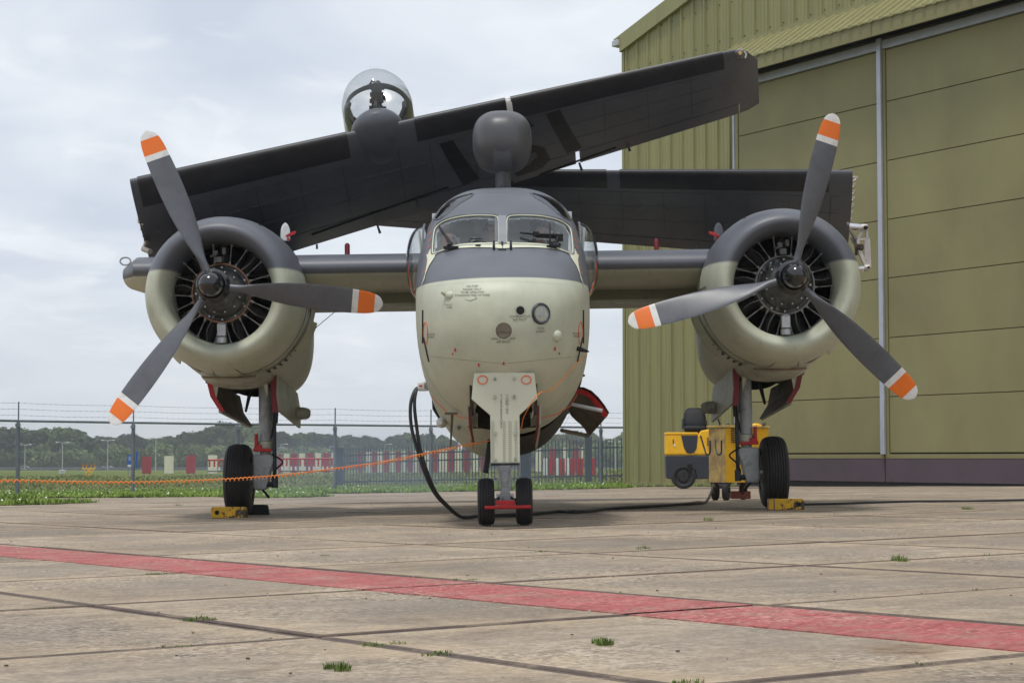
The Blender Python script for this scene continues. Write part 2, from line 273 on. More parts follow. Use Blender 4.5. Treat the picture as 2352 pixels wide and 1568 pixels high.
# ================================================================== GROUND
STAIN = (1.175, 5.93, 0)
def ground_mat(name, kind):
    m = bpy.data.materials.new(name); m.use_nodes = True; t = m.node_tree; L = t.links.new; b = t.nodes['Principled BSDF']
    g = N_(t, 'ShaderNodeNewGeometry'); P = g.outputs['Position']
    def nz(sc, det=8, ro=.6, dist=0, vec=None):
        n = N_(t, 'ShaderNodeTexNoise'); n.inputs['Scale'].default_value = sc; n.inputs['Detail'].default_value = det; n.inputs['Roughness'].default_value = ro; n.inputs['Distortion'].default_value = dist; L(vec or P, n.inputs['Vector']); return n.outputs[0]
    def rng(x, a, b_, c, d):
        n = N_(t, 'ShaderNodeMapRange'); n.inputs[1].default_value = a; n.inputs[2].default_value = b_; n.inputs[3].default_value = c; n.inputs[4].default_value = d; L(x, n.inputs[0]); return n.outputs[0]
    def mixc(f, a, b_, bt='MIX'):
        n = N_(t, 'ShaderNodeMixRGB', blend_type=bt)
        if isinstance(f, float): n.inputs[0].default_value = f
        else: L(f, n.inputs[0])
        for i, x in ((1, a), (2, b_)):
            if isinstance(x, tuple): n.inputs[i].default_value = (*x, 1)
            else: L(x, n.inputs[i])
        return n.outputs[0]
    if kind in ('slab', 'redline'):
        big = rng(nz(.75, 7, .65, 1.0), .38, .62, 0, 1)
        col = mixc(big, (.33, .252, .175), (.68, .545, .395))
        col = mixc(rng(nz(2.6, 9, .75, .8), .46, .66, 0, .75), col, (.21, .17, .13))
        mq = N_(t, 'ShaderNodeMapping'); mq.inputs['Rotation'].default_value = (0, 0, R(-36)); L(P, mq.inputs[0]); mq2 = N_(t, 'ShaderNodeMapping'); mq2.inputs['Scale'].default_value = (.5, 4, 1); L(mq.outputs[0], mq2.inputs[0])
        col = mixc(rng(nz(1.6, 8, .72, .5, mq2.outputs[0]), .45, .64, 0, .62), col, (.19, .155, .115))
        col = mixc(rng(nz(14, 8, .85, .2), .42, .60, .65, 0), col, (.19, .15, .11))
        col = mixc(rng(nz(45, 5, .8), .50, .70, 0, .5), col, (.62, .53, .42))
        col = mixc(rng(nz(9, 9, .8), .55, .8, 0, .6), col, (.52, .46, .37))
        v = N_(t, 'ShaderNodeTexVoronoi'); v.inputs['Scale'].default_value = 60; L(P, v.inputs['Vector'])
        cr = N_(t, 'ShaderNodeSeparateXYZ'); L(v.outputs['Color'], cr.inputs[0])
        expo = rng(nz(.8, 5, .6, .4), .45, .6, .25, 1)
        mm = N_(t, 'ShaderNodeMath', operation='MULTIPLY'); L(rng(cr.outputs[0], .58, .9, 0, .9), mm.inputs[0]); L(expo, mm.inputs[1])
        col = mixc(mm.outputs[0], col, (.62, .52, .41))
        mm2 = N_(t, 'ShaderNodeMath', operation='MULTIPLY'); L(rng(cr.outputs[1], .7, .95, 0, .8), mm2.inputs[0]); L(expo, mm2.inputs[1])
        col = mixc(mm2.outputs[0], col, (.10, .088, .075))
        col = mixc(rng(nz(140, 2, .6), .35, .65, 0, .25), col, (.14, .12, .10))
        col = mixc(rng(nz(1.7, 8, .7, 1.5), .60, .70, 0, .5), col, (.12, .085, .055))
        oi = N_(t, 'ShaderNodeObjectInfo'); col = mixc(1.0, col, rng(oi.outputs['Random'], 0, 1, .78, 1.14), 'MULTIPLY')
        tco = N_(t, 'ShaderNodeTexCoord'); ro = N_(t, 'ShaderNodeMapping'); ro.inputs['Rotation'].default_value = (0, 0, R(-34)); L(tco.outputs['Object'], ro.inputs[0]); so_ = N_(t, 'ShaderNodeSeparateXYZ'); L(ro.outputs[0], so_.inputs[0])
        ax = N_(t, 'ShaderNodeMath', operation='ABSOLUTE'); ay = N_(t, 'ShaderNodeMath', operation='ABSOLUTE'); L(so_.outputs[0], ax.inputs[0]); L(so_.outputs[1], ay.inputs[0]); mxx = N_(t, 'ShaderNodeMath', operation='MAXIMUM'); L(ax.outputs[0], mxx.inputs[0]); L(ay.outputs[0], mxx.inputs[1])
        ae = N_(t, 'ShaderNodeMath', operation='ADD'); L(mxx.outputs[0], ae.inputs[0]); L(rng(nz(2.2, 7, .7, .6), .3, .7, -.32, .25), ae.inputs[1])
        if kind == 'slab':
            col = mixc(rng(ae.outputs[0], .62, 1.05, 0, .55), col, mixc(rng(nz(30, 6, .8), .4, .65, 0, 1), (.62, .475, .31), (.36, .28, .19)))
            col = mixc(rng(ae.outputs[0], .2, .62, .42, 0), col, (.25, .215, .175))
        # rusty oil stain beside the stripe
        sv = N_(t, 'ShaderNodeVectorMath', operation='SUBTRACT'); sv.inputs[1].default_value = STAIN; L(P, sv.inputs[0])
        sc = N_(t, 'ShaderNodeVectorMath', operation='MULTIPLY'); sc.inputs[1].default_value = (5.2, 3.2, 0); L(sv.outputs[0], sc.inputs[0])
        ln = N_(t, 'ShaderNodeVectorMath', operation='LENGTH'); L(sc.outputs[0], ln.inputs[0])
        an = N_(t, 'ShaderNodeMath', operation='ADD'); L(ln.outputs['Value'], an.inputs[0]); L(rng(nz(9, 6), .3, .7, -.35, .35), an.inputs[1])
        col = mixc(rng(an.outputs[0], .15, 1.0, .55, 0), col, (.20, .105, .04)); col = mixc(rng(an.outputs[0], -.1, .4, .8, 0), col, (.045, .03, .02))
        if kind == 'redline':
            wear = rng(nz(2.2, 10, .8, 1.0), .36, .62, .15, .95)
            red = mixc(rng(nz(1.6, 7, .7), .3, .7, 0, 1), (.40, .075, .08), (.55, .15, .15))
            red = mixc(rng(nz(22, 6, .8), .5, .75, 0, .5), red, (.27, .055, .055))
            w2 = N_(t, 'ShaderNodeMath', operation='MULTIPLY'); L(rng(nz(5, 8, .8, .6), .47, .60, .14, .85), w2.inputs[0]); L(wear, w2.inputs[1])
            mpx = N_(t, 'ShaderNodeMapping'); mpx.inputs['Rotation'].default_value = (0, 0, R(-58.5)); L(P, mpx.inputs[0]); mps = N_(t, 'ShaderNodeMapping'); mps.inputs['Scale'].default_value = (1.6, 9, 1); L(mpx.outputs[0], mps.inputs[0])
            red = mixc(rng(nz(2.4, 9, .78, .6, mps.outputs[0]), .46, .60, 0, .8), red, (.26, .055, .055))
            red = mixc(rng(nz(1.1, 9, .8, .4, mps.outputs[0]), .52, .72, 0, .5), red, (.62, .30, .26))
            red = mixc(mm.outputs[0], red, (.60, .24, .21)); red = mixc(mm2.outputs[0], red, (.24, .05, .045))
            sc2 = N_(t, 'ShaderNodeMath', operation='MULTIPLY', i_1=1.0); L(rng(nz(14, 8, .85, .3), .60, .66, 0, .75), sc2.inputs[0])
            red = mixc(sc2.outputs[0], red, (.36, .27, .21))
            col = mixc(w2.outputs[0], red, col)
        b.inputs['Roughness'].default_value = .85; b.inputs['Specular IOR Level'].default_value = .3
        hh = N_(t, 'ShaderNodeMath', operation='ADD'); L(nz(35, 6, .75), hh.inputs[0]); L(cr.outputs[0], hh.inputs[1]); 
        bp = N_(t, 'ShaderNodeBump'); bp.inputs['Strength'].default_value = .8; bp.inputs['Distance'].default_value = .010; L(hh.outputs[0], bp.inputs['Height']); L(bp.outputs[0], b.inputs['Normal'])
    elif kind == 'grass':
        mp = N_(t, 'ShaderNodeMapping'); mp.inputs['Scale'].default_value = (.6, .25, 1); L(P, mp.inputs[0])
        c = rng(nz(.35, 8, .65, .6), .35, .66, 0, 1); col = mixc(c, (.10, .15, .04), (.20, .24, .07))
        col = mixc(rng(nz(.8, 9, .75, .5, mp.outputs[0]), .48, .68, 0, .8), col, (.24, .23, .11))
        col = mixc(rng(nz(6, 8, .8), .5, .75, 0, .7), col, (.05, .065, .022))
        b.inputs['Roughness'].default_value = .95; b.inputs['Specular IOR Level'].default_value = .1
        bp = N_(t, 'ShaderNodeBump'); bp.inputs['Strength'].default_value = 1; bp.inputs['Distance'].default_value = .12; L(nz(5, 8, .8), bp.inputs['Height']); L(bp.outputs[0], b.inputs['Normal'])
    elif kind == 'bed':
        col = mixc(rng(nz(12, 6, .7), .4, .7, 0, 1), (.035, .030, .026), (.075, .062, .05)); b.inputs['Roughness'].default_value = .95
    L(col, b.inputs['Base Color']); return m
SLAB = ground_mat('worn_concrete', 'slab'); REDL = ground_mat('worn_red_line_paint', 'redline'); GRASS = ground_mat('meadow', 'grass'); BED = ground_mat('joint_dirt', 'bed')
RUST = mat('rusty_steel_edging', (.105, .073, .055), .7, var=.3, vs_=9, dirt=(.30, .235, .17), da=.5, ds=2.2, dth=(.54, .62), world=True, bump=.3)

def sheet(name, xs, ys, zf, m, parent=None):
    b = MB(); nx, ny = len(xs), len(ys)
    b.add([(x, y, zf(x, y)) for y in ys for x in xs], [(j * nx + i, j * nx + i + 1, (j + 1) * nx + i + 1, (j + 1) * nx + i) for j in range(ny - 1) for i in range(nx - 1)])
    return b.build(name, m, parent, smooth=60, rec=False)
def fz(x, y): return gz(x, y) - .05 * (1 - sm(120, 160, y)) - .06 + .25 * (noise.noise(Vector((x * .05, y * .05, 0)))) * sm(60, 110, y) * (1 - sm(150, 220, y)) - .0056 * max(0, min(y, 740) - 185)
def span(a, b, n): return [a + (b - a) * i / n for i in range(n + 1)]
ys = [-400, -60] + span(-20, 60, 40) + span(66, 180, 26) + [200, 240, 300, 400, 550, 740, 1200, 2500, 5000]
xs = [-3000, -1000, -300, -100] + span(-60, 60, 60) + [100, 300, 1000, 3000]
tag(sheet('field', xs, ys, lambda x, y: min(fz(x, y), gz(x, y) - .12) if y < 50 else fz(x, y), GRASS), kind='structure')

# apron of steel-edged concrete slabs laid on an oblique grid
d1 = Vector((math.cos(R(-56)), math.sin(R(-56)))); d2 = Vector((math.cos(R(34)), math.sin(R(34))))
na = Vector((-d1.y, d1.x)); nb = Vector((-d2.y, d2.x))
OA = [2.62, 4.38]                        # offsets of the joints along na and nb
def cross_pt(a, b):                      # intersection of joint a (na.p=a) with joint b (nb.p=b)
    det = na.x * nb.y - na.y * nb.x
    return Vector(((a * nb.y - b * na.y) / det, (na.x * b - nb.x * a) / det))
def ja(i): return 3.18 + 1.97 * i
def jb(j): return 3.93 + 1.945 * j
base = MB(); ap_x = span(-40, 40, 40); ap_y = span(-30, 60, 45)
nx = len(ap_x)
vs_ = [(x, y, gz(x, y) - .035) for y in ap_y for x in ap_x]
def in_apron(x, y):
    if y > 36 + 2.0 * 0 and x < -14: return False
    if x < -9.5 and y > 30: return False
    return y < 43.6 + (x + 5) * .38 + 1.2 or x > 6
base.add(vs_, [(j * nx + i, j * nx + i + 1, (j + 1) * nx + i + 1, (j + 1) * nx + i) for j in range(len(ap_y) - 1) for i in range(nx - 1) if in_apron((ap_x[i] + ap_x[i + 1]) / 2, (ap_y[j] + ap_y[j + 1]) / 2)])
apron = base.build('apron', BED, smooth=60, rec=False); tag(apron, kind='structure')
def slab_mesh(seed):
    rnd = random.Random(seed); g = .010
    o = cross_pt(0, 0); ea = cross_pt(1.97, 0) - o; eb = cross_pt(0, 1.945) - o
    def P(a, b, z): q = (ea * (a - .5)) + (eb * (b - .5)); return (q.x, q.y, z)
    la, lb = ea.length, eb.length
    def ring(inset, z): a = inset / la; b = inset / lb; return [P(a, b, z), P(1 - a, b, z), P(1 - a, 1 - b, z), P(a, 1 - b, z)]
    m = MB(); m.loft([ring(g, -.06), ring(g, -.004), ring(g + .004, 0), ring(g + .030, 0), ], caps=(False, False), mi=1)
    n = 8; a0, b0 = (g + .030) / la, (g + .030) / lb
    vs = [P(a0 + (1 - 2 * a0) * i / n, b0 + (1 - 2 * b0) * j / n, (0 if i in (0, n) or j in (0, n) else -.0004 - .0008 * rnd.random())) for j in range(n + 1) for i in range(n + 1)]
    m.add(vs, [(j * (n + 1) + i, j * (n + 1) + i + 1, (j + 1) * (n + 1) + i + 1, (j + 1) * (n + 1) + i) for j in range(n) for i in range(n)], 0)
    me = bpy.data.meshes.new('concrete_slab'); me.from_pydata([tuple(p) for p in m.v], [], m.f)
    me.materials.append(SLAB); me.materials.append(RUST)
    for p, i in zip(me.polygons, m.m): p.material_index = i
    bm = bmesh.new(); bm.from_mesh(me); bmesh.ops.remove_doubles(bm, verts=bm.verts, dist=.0005); bmesh.ops.recalc_face_normals(bm, faces=bm.faces)
    s_ = sum(f.normal.z for f in bm.faces)
    if s_ < 0: bmesh.ops.reverse_faces(bm, faces=bm.faces)
    bm.to_mesh(me); bm.free(); return me
SLM = [slab_mesh(i) for i in range(4)]
rnd = random.Random(3); far = []; slab_mats = {}
for i in range(-30, 40):
    for j in range(-30, 40):
        c = (cross_pt(ja(i), jb(j)) + cross_pt(ja(i + 1), jb(j + 1))) / 2
        if not in_apron(c.x, c.y - 1.2) or c.y < -12 or abs(c.x) > 34 or c.y > 56: continue
        if c.x > 3 and (c.x - 2.86) * .869 + (c.y - 51) * .495 > 1.5: continue
        z = gz(c.x, c.y) + rnd.uniform(-.002, .002)
        tx = .0145 if abs(c.x) < 14 else 0; ty = -.007 if c.y > 25 else 0
        M = Matrix.Translation((c.x, c.y, z)) @ Matrix.Rotation(math.atan(ty) + rnd.uniform(-.0012, .0012), 4, 'X') @ Matrix.Rotation(-math.atan(tx) + rnd.uniform(-.0012, .0012), 4, 'Y')
        slab_mats[(i, j)] = M
        vis = c.y > 3 and abs(c.x) < .262 * c.y + 1.6
        if vis: inst('concrete_slab', SLM[rnd.randrange(4)], apron, M)
        else: far.append((M, rnd.randrange(4)))
m = MB()
for M, k in far:
    me = SLM[k]
    for mi in (0, 1): m.add([v.co for v in me.vertices], [tuple(p.vertices) for p in me.polygons if p.material_index == mi], mi, M)
o = m.build('outer_slabs', [SLAB, RUST], apron, smooth=30, rec=False); tag(o, kind='stuff')
# red stripe, one sheet per slab it crosses
m = MB()
for (i, j), M in slab_mats.items():
    if i != 0: continue
    Mi = M.inverted(); a0, a1 = 4.47, 5.09; b0, b1 = jb(j) + .011, jb(j + 1) - .011; k = 24; vs = []
    for bb in range(k + 1):
        dd = -.09 * sm(11, 15, b0)
        for aa in (a0 + dd, a1 + dd * .9):
            q = cross_pt(aa, b0 + (b1 - b0) * bb / k); p = Mi @ Vector((q.x, q.y, 0)); p.z = .0035; p.x += (.006 * noise.noise(Vector((bb * 1.7 + j * 9, aa, 0)))); vs.append(M @ p)
    dn = Vector((0, 0, -.0045)); L0 = len(vs); vs += [v + dn for v in vs]
    m.add(vs, [(2 * q, 2 * q + 1, 2 * q + 3, 2 * q + 2) for q in range(k)] + [(2 * q, 2 * q + 2, L0 + 2 * q + 2, L0 + 2 * q) for q in range(k)] + [(2 * q + 1, L0 + 2 * q + 1, L0 + 2 * q + 3, 2 * q + 3) for q in range(k)])
o = m.build('red_line', REDL, smooth=0); tag(o, kind='structure')
bm = bmesh.new(); bm.from_mesh(o.data)
for f in bm.faces:
    if f.normal.z < -.5: f.normal_flip()
bm.to_mesh(o.data); bm.free()

# grass: blades as real little leaves
LEAF = mat('grass_blades', (.16, .265, .045), .7, var=.35, vs_=1.5, c2=(.25, .34, .08), world=True, spec=.2)
LEAFD = mat('dry_grass_blades', (.15, .185, .06), .8, var=.35, vs_=.8, c2=(.26, .27, .11), world=True, spec=.2)
DAISY = mat('daisy_white', (.8, .8, .78), .6)
def blades(m, x, y, z, n, rad, h, rnd, mi=0, wd=.006):
    for _ in range(n):
        a = rnd.uniform(0, 6.283); r = rad * math.sqrt(rnd.random()); px, py = x + math.cos(a) * r, y + math.sin(a) * r
        hh = h * rnd.uniform(.5, 1.2); b = rnd.uniform(0, 6.283); l = rnd.uniform(.1, .8) * hh; w_ = wd * rnd.uniform(.7, 1.3)
        ox, oy = -math.sin(b) * w_, math.cos(b) * w_; tx, ty = px + math.cos(b) * l, py + math.sin(b) * l; mx_, my_ = px + math.cos(b) * l * .35, py + math.sin(b) * l * .35
        k = len(m.v); m.v += [Vector((px - ox, py - oy, z)), Vector((px + ox, py + oy, z)), Vector((mx_ + ox * .8, my_ + oy * .8, z + hh * .6)), Vector((mx_ - ox * .8, my_ - oy * .8, z + hh * .6)), Vector((tx, ty, z + hh))]
        m.f += [(k, k + 1, k + 2, k + 3), (k + 3, k + 2, k + 4)]; m.m += [mi, mi]
def in_poly(p, poly):
    c = False; n = len(poly); x, y = p
    for i in range(n):
        x1, y1 = poly[i]; x2, y2 = poly[(i + 1) % n]
        if (y1 > y) != (y2 > y) and x < (x2 - x1) * (y - y1) / (y2 - y1) + x1: c = not c
    return c
tongue1 = [(-22, 27), (-12, 29.2), (-7.9, 31.2), (-7.2, 32.5), (-7.1, 34.2), (-8.2, 35.3), (-9.8, 36.2), (-10.8, 40), (-11.5, 60), (-24, 60)]
tongue2 = [(-9.2, 41.8), (-6, 40), (-4.6, 36.4), (-3.9, 36.6), (-3.45, 38.2), (-3.9, 39.6), (-5.0, 41.5), (-5.3, 44), (-9.2, 45)]
verge = [(-11, 43), (-9, 42.6), (-5.2, 43.4), (-1.6, 43.4), (1.0, 45.0), (2.7, 46.8), (3.05, 50.7), (4.7, 47.5), (5.3, 46.6), (5.6, 46.4), (3.2, 51.5), (3.2, 62), (-16, 62)]
rnd = random.Random(11)
def turf(name, poly, n, h, label):
    xs = [p[0] for p in poly]; ys_ = [p[1] for p in poly]; m = MB(); k = 0
    step = .22; x0 = min(xs)
    while x0 < max(xs):
        y0 = min(ys_)
        while y0 < max(ys_):
            if in_poly((x0 + step / 2 + .12 * noise.noise(Vector((x0 * 2, y0 * 2, 3))), y0 + step / 2), poly):
                zz = [gz(x0 + a * step, y0 + b * step) + .015 + .02 * noise.noise(Vector(((x0 + a * step) * 1.5, (y0 + b * step) * 1.5, 0))) for a, b in ((0, 0), (1, 0), (1, 1), (0, 1))]
                m.add([(x0, y0, zz[0]), (x0 + step, y0, zz[1]), (x0 + step, y0 + step, zz[2]), (x0, y0 + step, zz[3])], [(0, 1, 2, 3)], 1)
            y0 += step
        x0 += step
    while k < n:
        x = rnd.uniform(min(xs), max(xs)); y = rnd.uniform(min(ys_), max(ys_))
        if not in_poly((x, y), poly) or abs(x) > .3 * y: k += .2; continue
        cl = noise.noise(Vector((x * .7, y * .7, 9)))
        blades(m, x, y, gz(x, y), 5, .16, h * (1 + .6 * cl), rnd, 0, .011); k += 1
        if rnd.random() < .006: 
            z = gz(x, y) + h; m.add([(x - .02, y, z), (x, y - .02, z), (x + .02, y, z), (x, y + .02, z + .02)], [(0, 1, 2, 3)], 2)
    o = m.build(name, [LEAF, GRASS, DAISY], smooth=0, rec=False); tag(o, label, 'grass', kind='stuff'); return o
turf('verge_grass', tongue1, 9000, .085, 'bright short grass tongue at the left edge of the concrete apron')
turf('verge_grass', tongue2, 3500, .07, 'narrow strip of short grass growing on the apron behind the left wheel')
turf('verge_grass', verge, 15000, .075, 'long green verge dotted with daisies between apron and wire fence')
# rougher meadow beyond the wire fence
m = MB()
for _ in range(24000):
    y = 48 + 100 * rnd.random() ** 1.4; x = rnd.uniform(-.29, .08) * y
    cl = noise.noise(Vector((x * .35, y * .12, 4)))
    if cl < -.15 and rnd.random() < .6: continue
    blades(m, x, y, fz(x, y) - .01, 3, .3, .09 + .10 * max(0, cl) + .0006 * (y - 50), rnd, 0, .016 + .0003 * (y - 40))
o = m.build('meadow_grass', [LEAFD], smooth=0, rec=False); tag(o, 'rough yellowish meadow grass beyond the wire fence', 'grass', kind='stuff')

WEED = mat('weed_green', (.10, .17, .035), .8, var=.35, vs_=9, c2=(.17, .22, .07), world=True, spec=.1)
# weeds in the joints of the apron
def tuft(x, y, n, rad, h, label):
    m = MB()
    for q in range(3): blades(m, rnd.uniform(-1, 1) * rad * .9, rnd.uniform(-1, 1) * rad * .9, 0, int(n * .8), rad * .45, h * rnd.uniform(.5, .85), rnd, 0, .0017)
    o = m.build('grass_tuft', WEED, smooth=0, rec=False); o.location = (x, y, gz(x, y) - .003); tag(o, label, 'weed', 'grass tufts growing in the slab joints')
def G(u, v):
    d = Wp(u, v, 1) - Vector((0, 0, EYE)); lo, hi = 2, 80
    for _ in range(50):
        mid = (lo + hi) / 2; p = Vector((0, 0, EYE)) + d * mid
        if p.z > gz(p.x, p.y): lo = mid
        else: hi = mid
    return p
for u, v, n, rad, h, lab in [(766, 1536, 60, .05, .035, 'small green tuft alone in the foreground slab at bottom left'), (1404, 1478, 80, .06, .035, 'green tuft below the red stripe right of centre'),
    (458, 1421, 60, .06, .02, 'flat tuft in the diagonal joint at lower left'), (880, 1480, 40, .06, .02, 'low tuft in the rusty diagonal joint near the bottom'), (1000, 1500, 40, .06, .02, 'thin grass in the diagonal joint right of the low tuft'),
    (1632, 1195, 30, .05, .05, 'tiny upright weed between nose wheel and right main wheel'), (2050, 1288, 60, .08, .045, 'weed in a joint at the far right of the apron'), 
    (1072, 1331, 30, .05, .02, 'weed just above the red stripe at its middle'), (370, 1318, 40, .10, .015, 'sparse weeds left along a joint below the red stripe'),
    (1475, 1260, 30, .05, .03, 'small green weed on the slabs right of the nose wheel'),
    (2210, 1170, 60, .12, .05, 'sprawling weed on the apron before the hangar door'), (400, 1160, 30, .12, .04, 'weed beside the tip of the grass tongue'), (1590, 1570, 30, .05, .02, 'weed in the joint at the bottom edge'), (735, 1276, 20, .05, .02, 'weed near the joint left of the nose wheel'), (1240, 1268, 20, .06, .02, 'flat weed just right of the nose wheel')]:
    p = G(u, v); tuft(p.x, p.y, n, rad, h, lab)
m = MB(); rnd2 = random.Random(5)
for _ in range(420):
    y = 4 + 26 * rnd2.random() ** 1.5; x = rnd2.uniform(-.27, .27) * y; s = rnd2.uniform(.002, .006); z = gz(x, y) + .001
    m.box((x, y, z + s * .3), (s * 2, s * 1.4, s * .8), rnd2.choice((0, 0, 1)), None)
tag(m.build('loose_grit', [mat('pale_grit', (.5, .45, .36), .8), mat('dark_grit', (.07, .055, .04), .8)], smooth=0), 'small stones and leaf bits scattered over the concrete', 'grit', kind='stuff')
m = MB()                                   # thin weeds along some joints
for (i, j), M in slab_mats.items():
    for q in range(3):
        if rnd2.random() < .55: continue
        if q % 2: p = cross_pt(ja(i), jb(j) + 1.945 * rnd2.random())
        else: p = cross_pt(ja(i) + 1.97 * rnd2.random(), jb(j))
        if p.y > 3: blades(m, p.x, p.y, gz(p.x, p.y) - .012, 14, .035, .02, rnd2, 0, .0025)
tag(m.build('joint_moss', WEED, smooth=0, rec=False), 'thin moss and grass in the slab joints', 'moss', kind='stuff')

# ================================================================== HANGAR
hang = thing('hangar', 'large olive green ribbed metal hangar with closed sliding door', 'hangar', (2.86, 51.0, 0), math.atan2(-.869, .495))
# local axes: x along the front wall towards the camera's right, -y outwards (towards the apron), z up
GB = -.13                                  # ground level at the wall
ROOF = lambda x: 11.42 + .235 * x          # gable line
def hbox(m, x0, x1, y0, y1, z0, z1, mi=0): m.box(((x0 + x1) / 2, (y0 + y1) / 2, (z0 + z1) / 2), (x1 - x0, y1 - y0, z1 - z0), mi)
m = MB(); LN = 42
m.prism([(0, .12, GB), (LN, .12, GB), (LN, .12, ROOF(LN) if LN < 26 else ROOF(26)), (26, .12, ROOF(26)), (0, .12, ROOF(0))], (0, 30, 0))
m.build('wall_core', OLIVED, hang, smooth=0)
# cladding sheets, 0.5 m cover each, trapezoid ribs at the joint
def clad(x, z0, za, zb, w_=.5):
    prof = [(0, 0), (.028, 0), (.045, -.05), (.085, -.05), (.102, 0), (.235, 0), (.245, -.012), (.275, -.012), (.285, 0), (.385, 0), (.395, -.012), (.425, -.012), (.435, 0), (w_ - .006, 0)]
    m = MB(); top = lambda q: za + (zb - za) * q / w_
    vs = [(x + q, .06 + d, z0) for q, d in prof] + [(x + q, .06 + d, top(q)) for q, d in prof]; n = len(prof)
    m.add(vs, [(i, i + 1, i + 1 + n, i + n) for i in range(n - 1)])
    return m
LEFTN = 10
shared = None
for i in range(LEFTN):
    x = .06 + i * .5
    clad(x, GB, ROOF(x) - .3, ROOF(x + .5) - .3).build('cladding_panel', OLIVE, hang, smooth=0, rec=False)
CT = 10.30                                 # where the canopy meets the wall
for i in range(LEFTN, 64):
    x = .06 + i * .5
    if ROOF(x + .25) - .3 > CT + .1: clad(x, CT + .05, ROOF(min(x, 26)) - .3, ROOF(min(x + .5, 26)) - .3).build('cladding_panel', OLIVE, hang, smooth=0, rec=False)
m = MB()
m.loft([[(x, y, ROOF(min(x, 26)) + dz) for y, dz in ((.10, -.34), (-.06, -.34), (-.06, .06), (.14, .06))] for x in (-.06, 26, LN)])
m.build('verge_flashing', OLIVE, hang, smooth=0)
m = MB(); hbox(m, -.05, .062, -.0, .2, GB, ROOF(0) - .02); m.build('corner_flashing', OLIVE, hang, smooth=0, bevel=.01)
m = MB(); m.box((-.2, .05, ROOF(0) - .10), (.28, .34, .16)); m.box((-.2, 10, ROOF(0) - .12), (.26, 20, .14)); m.build('gutter', mat('grey_gutter', (.5, .52, .53), .5), hang, smooth=0, bevel=.02)
m = MB(); m.loft([[(x, y, z) for x, z in ((-.35, ROOF(0) - .03), (26, ROOF(26) + .07), (26, ROOF(26) + .12), (-.35, ROOF(0) + .03))] for y in (-.05, 30)]); m.build('roof', OLIVE, hang, smooth=0)
m = MB(); hbox(m, .02, 5.2, .0, .10, GB - .05, GB + .10); m.build('base_flashing', OLIVE, hang, smooth=0)
# small fixings on the ribs
m = MB(); rr = random.Random(2)
for i in range(40):
    for z in (CT + .25, CT + 1.15): m.box((.06 + i * .5 + .16, .05, z + rr.uniform(-.03, .03)), (.022, .02, .022))
m.build('fixings', NAVY, hang, smooth=0)['kind'] = 'stuff'
# canopy over the doors
CX0 = 4.95
def canz(o): return CT - .60 * (o / .9)
m = MB(); m.loft([[(x, .04, CT + .06), (x, -.93, canz(.93) + .0), (x, -.93, canz(.93) - .03), (x, .04, CT - .02)] for x in (CX0, LN)]); m.build('canopy_deck', OLIVE, hang, smooth=0)
rib = MB()
rib.loft([[(0 + a, .03, CT + .055 + d) for a, d in ((0, -.03), (.03, .045), (.075, .045), (.105, -.03))], [(0 + a, -.96, canz(.96) + d) for a, d in ((0, -.03), (.03, .045), (.075, .045), (.105, -.03))]])
r0 = rib.build('canopy_rib', OLIVE, hang, smooth=0); r0.location.x = CX0
for i in range(1, 60):
    o = inst('canopy_rib', r0.data, hang); o.location.x = CX0 + i * .33
m = MB(); hbox(m, CX0 - .02, LN, .0, .05, CT + .02, CT + .14); m.build('canopy_flashing', OLIVE, hang, smooth=0)
for k in range(12):
    m = MB(); x0 = CX0 + k * 3.0; hbox(m, x0, x0 + 2.99, -.90, -.86, 9.34, 9.70); m.build('canopy_fascia', OLIVED, hang, smooth=0, bevel=.01)
m = MB(); m.prism([(CX0, .04, CT), (CX0, -.9, canz(.9) - .03), (CX0, -.9, 9.34), (CX0, .04, 9.34)], (.04, 0, 0)); m.build('canopy_end', OLIVE, hang, smooth=0)
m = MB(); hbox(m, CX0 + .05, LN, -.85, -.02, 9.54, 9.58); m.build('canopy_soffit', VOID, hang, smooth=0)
# sliding door: leaves of wide horizontal panels with recessed joints
DW = 5.23; DX0 = 5.34; DY = -.34
ZJ = [.60, .69, 1.86, 3.09, 4.34, 5.57, 6.81, 8.06, 9.16]
for k in range(5):
    x0 = DX0 + k * DW
    leaf = None
    m = MB(); hbox(m, x0 + .02, x0 + DW - .02, DY + .05, DY + .16, .08, 9.34, 0); leaf = m.build('door_leaf', OLIVED, hang, smooth=0)
    m = MB(); hbox(m, x0 + .14, x0 + DW - .14, DY + .03, DY + .051, .62, 9.17, 0); m.build('joint_shadow_gap', VOID, leaf, smooth=0)
    for a, b in zip(ZJ[:-1], ZJ[1:]):
        if a == .60: continue
        m = MB(); g = .008
        hbox(m, x0 + .16, x0 + DW - .16, DY, DY + .045, a + g, b - g, 0); m.build('door_panel', OLIVED, leaf, smooth=0, bevel=.006)
    for xx in (x0 + .085, x0 + DW - .085):
        m = MB(); hbox(m, xx - .055, xx + .055, DY - .02, DY + .05, .60, 9.18); m.build('door_stile', OLIVED, leaf, smooth=0, bevel=.008)
    m = MB(); hbox(m, x0 + .02, x0 + DW - .02, DY - .015, DY + .055, .575, .665); m.build('bottom_rail', OLIVED, leaf, smooth=0, bevel=.005)
    m = MB(); hbox(m, x0 + .02, x0 + DW - .02, DY - .02, DY + .05, 9.19, 9.38, 0); m.build('top_track', GALV, leaf, smooth=0, bevel=.01)
    m = MB(); hbox(m, x0 + .015, x0 + DW - .015, DY - .01, DY + .05, .085, .57, 0); m.build('kick_plate', PURP, leaf, smooth=0, bevel=.006)
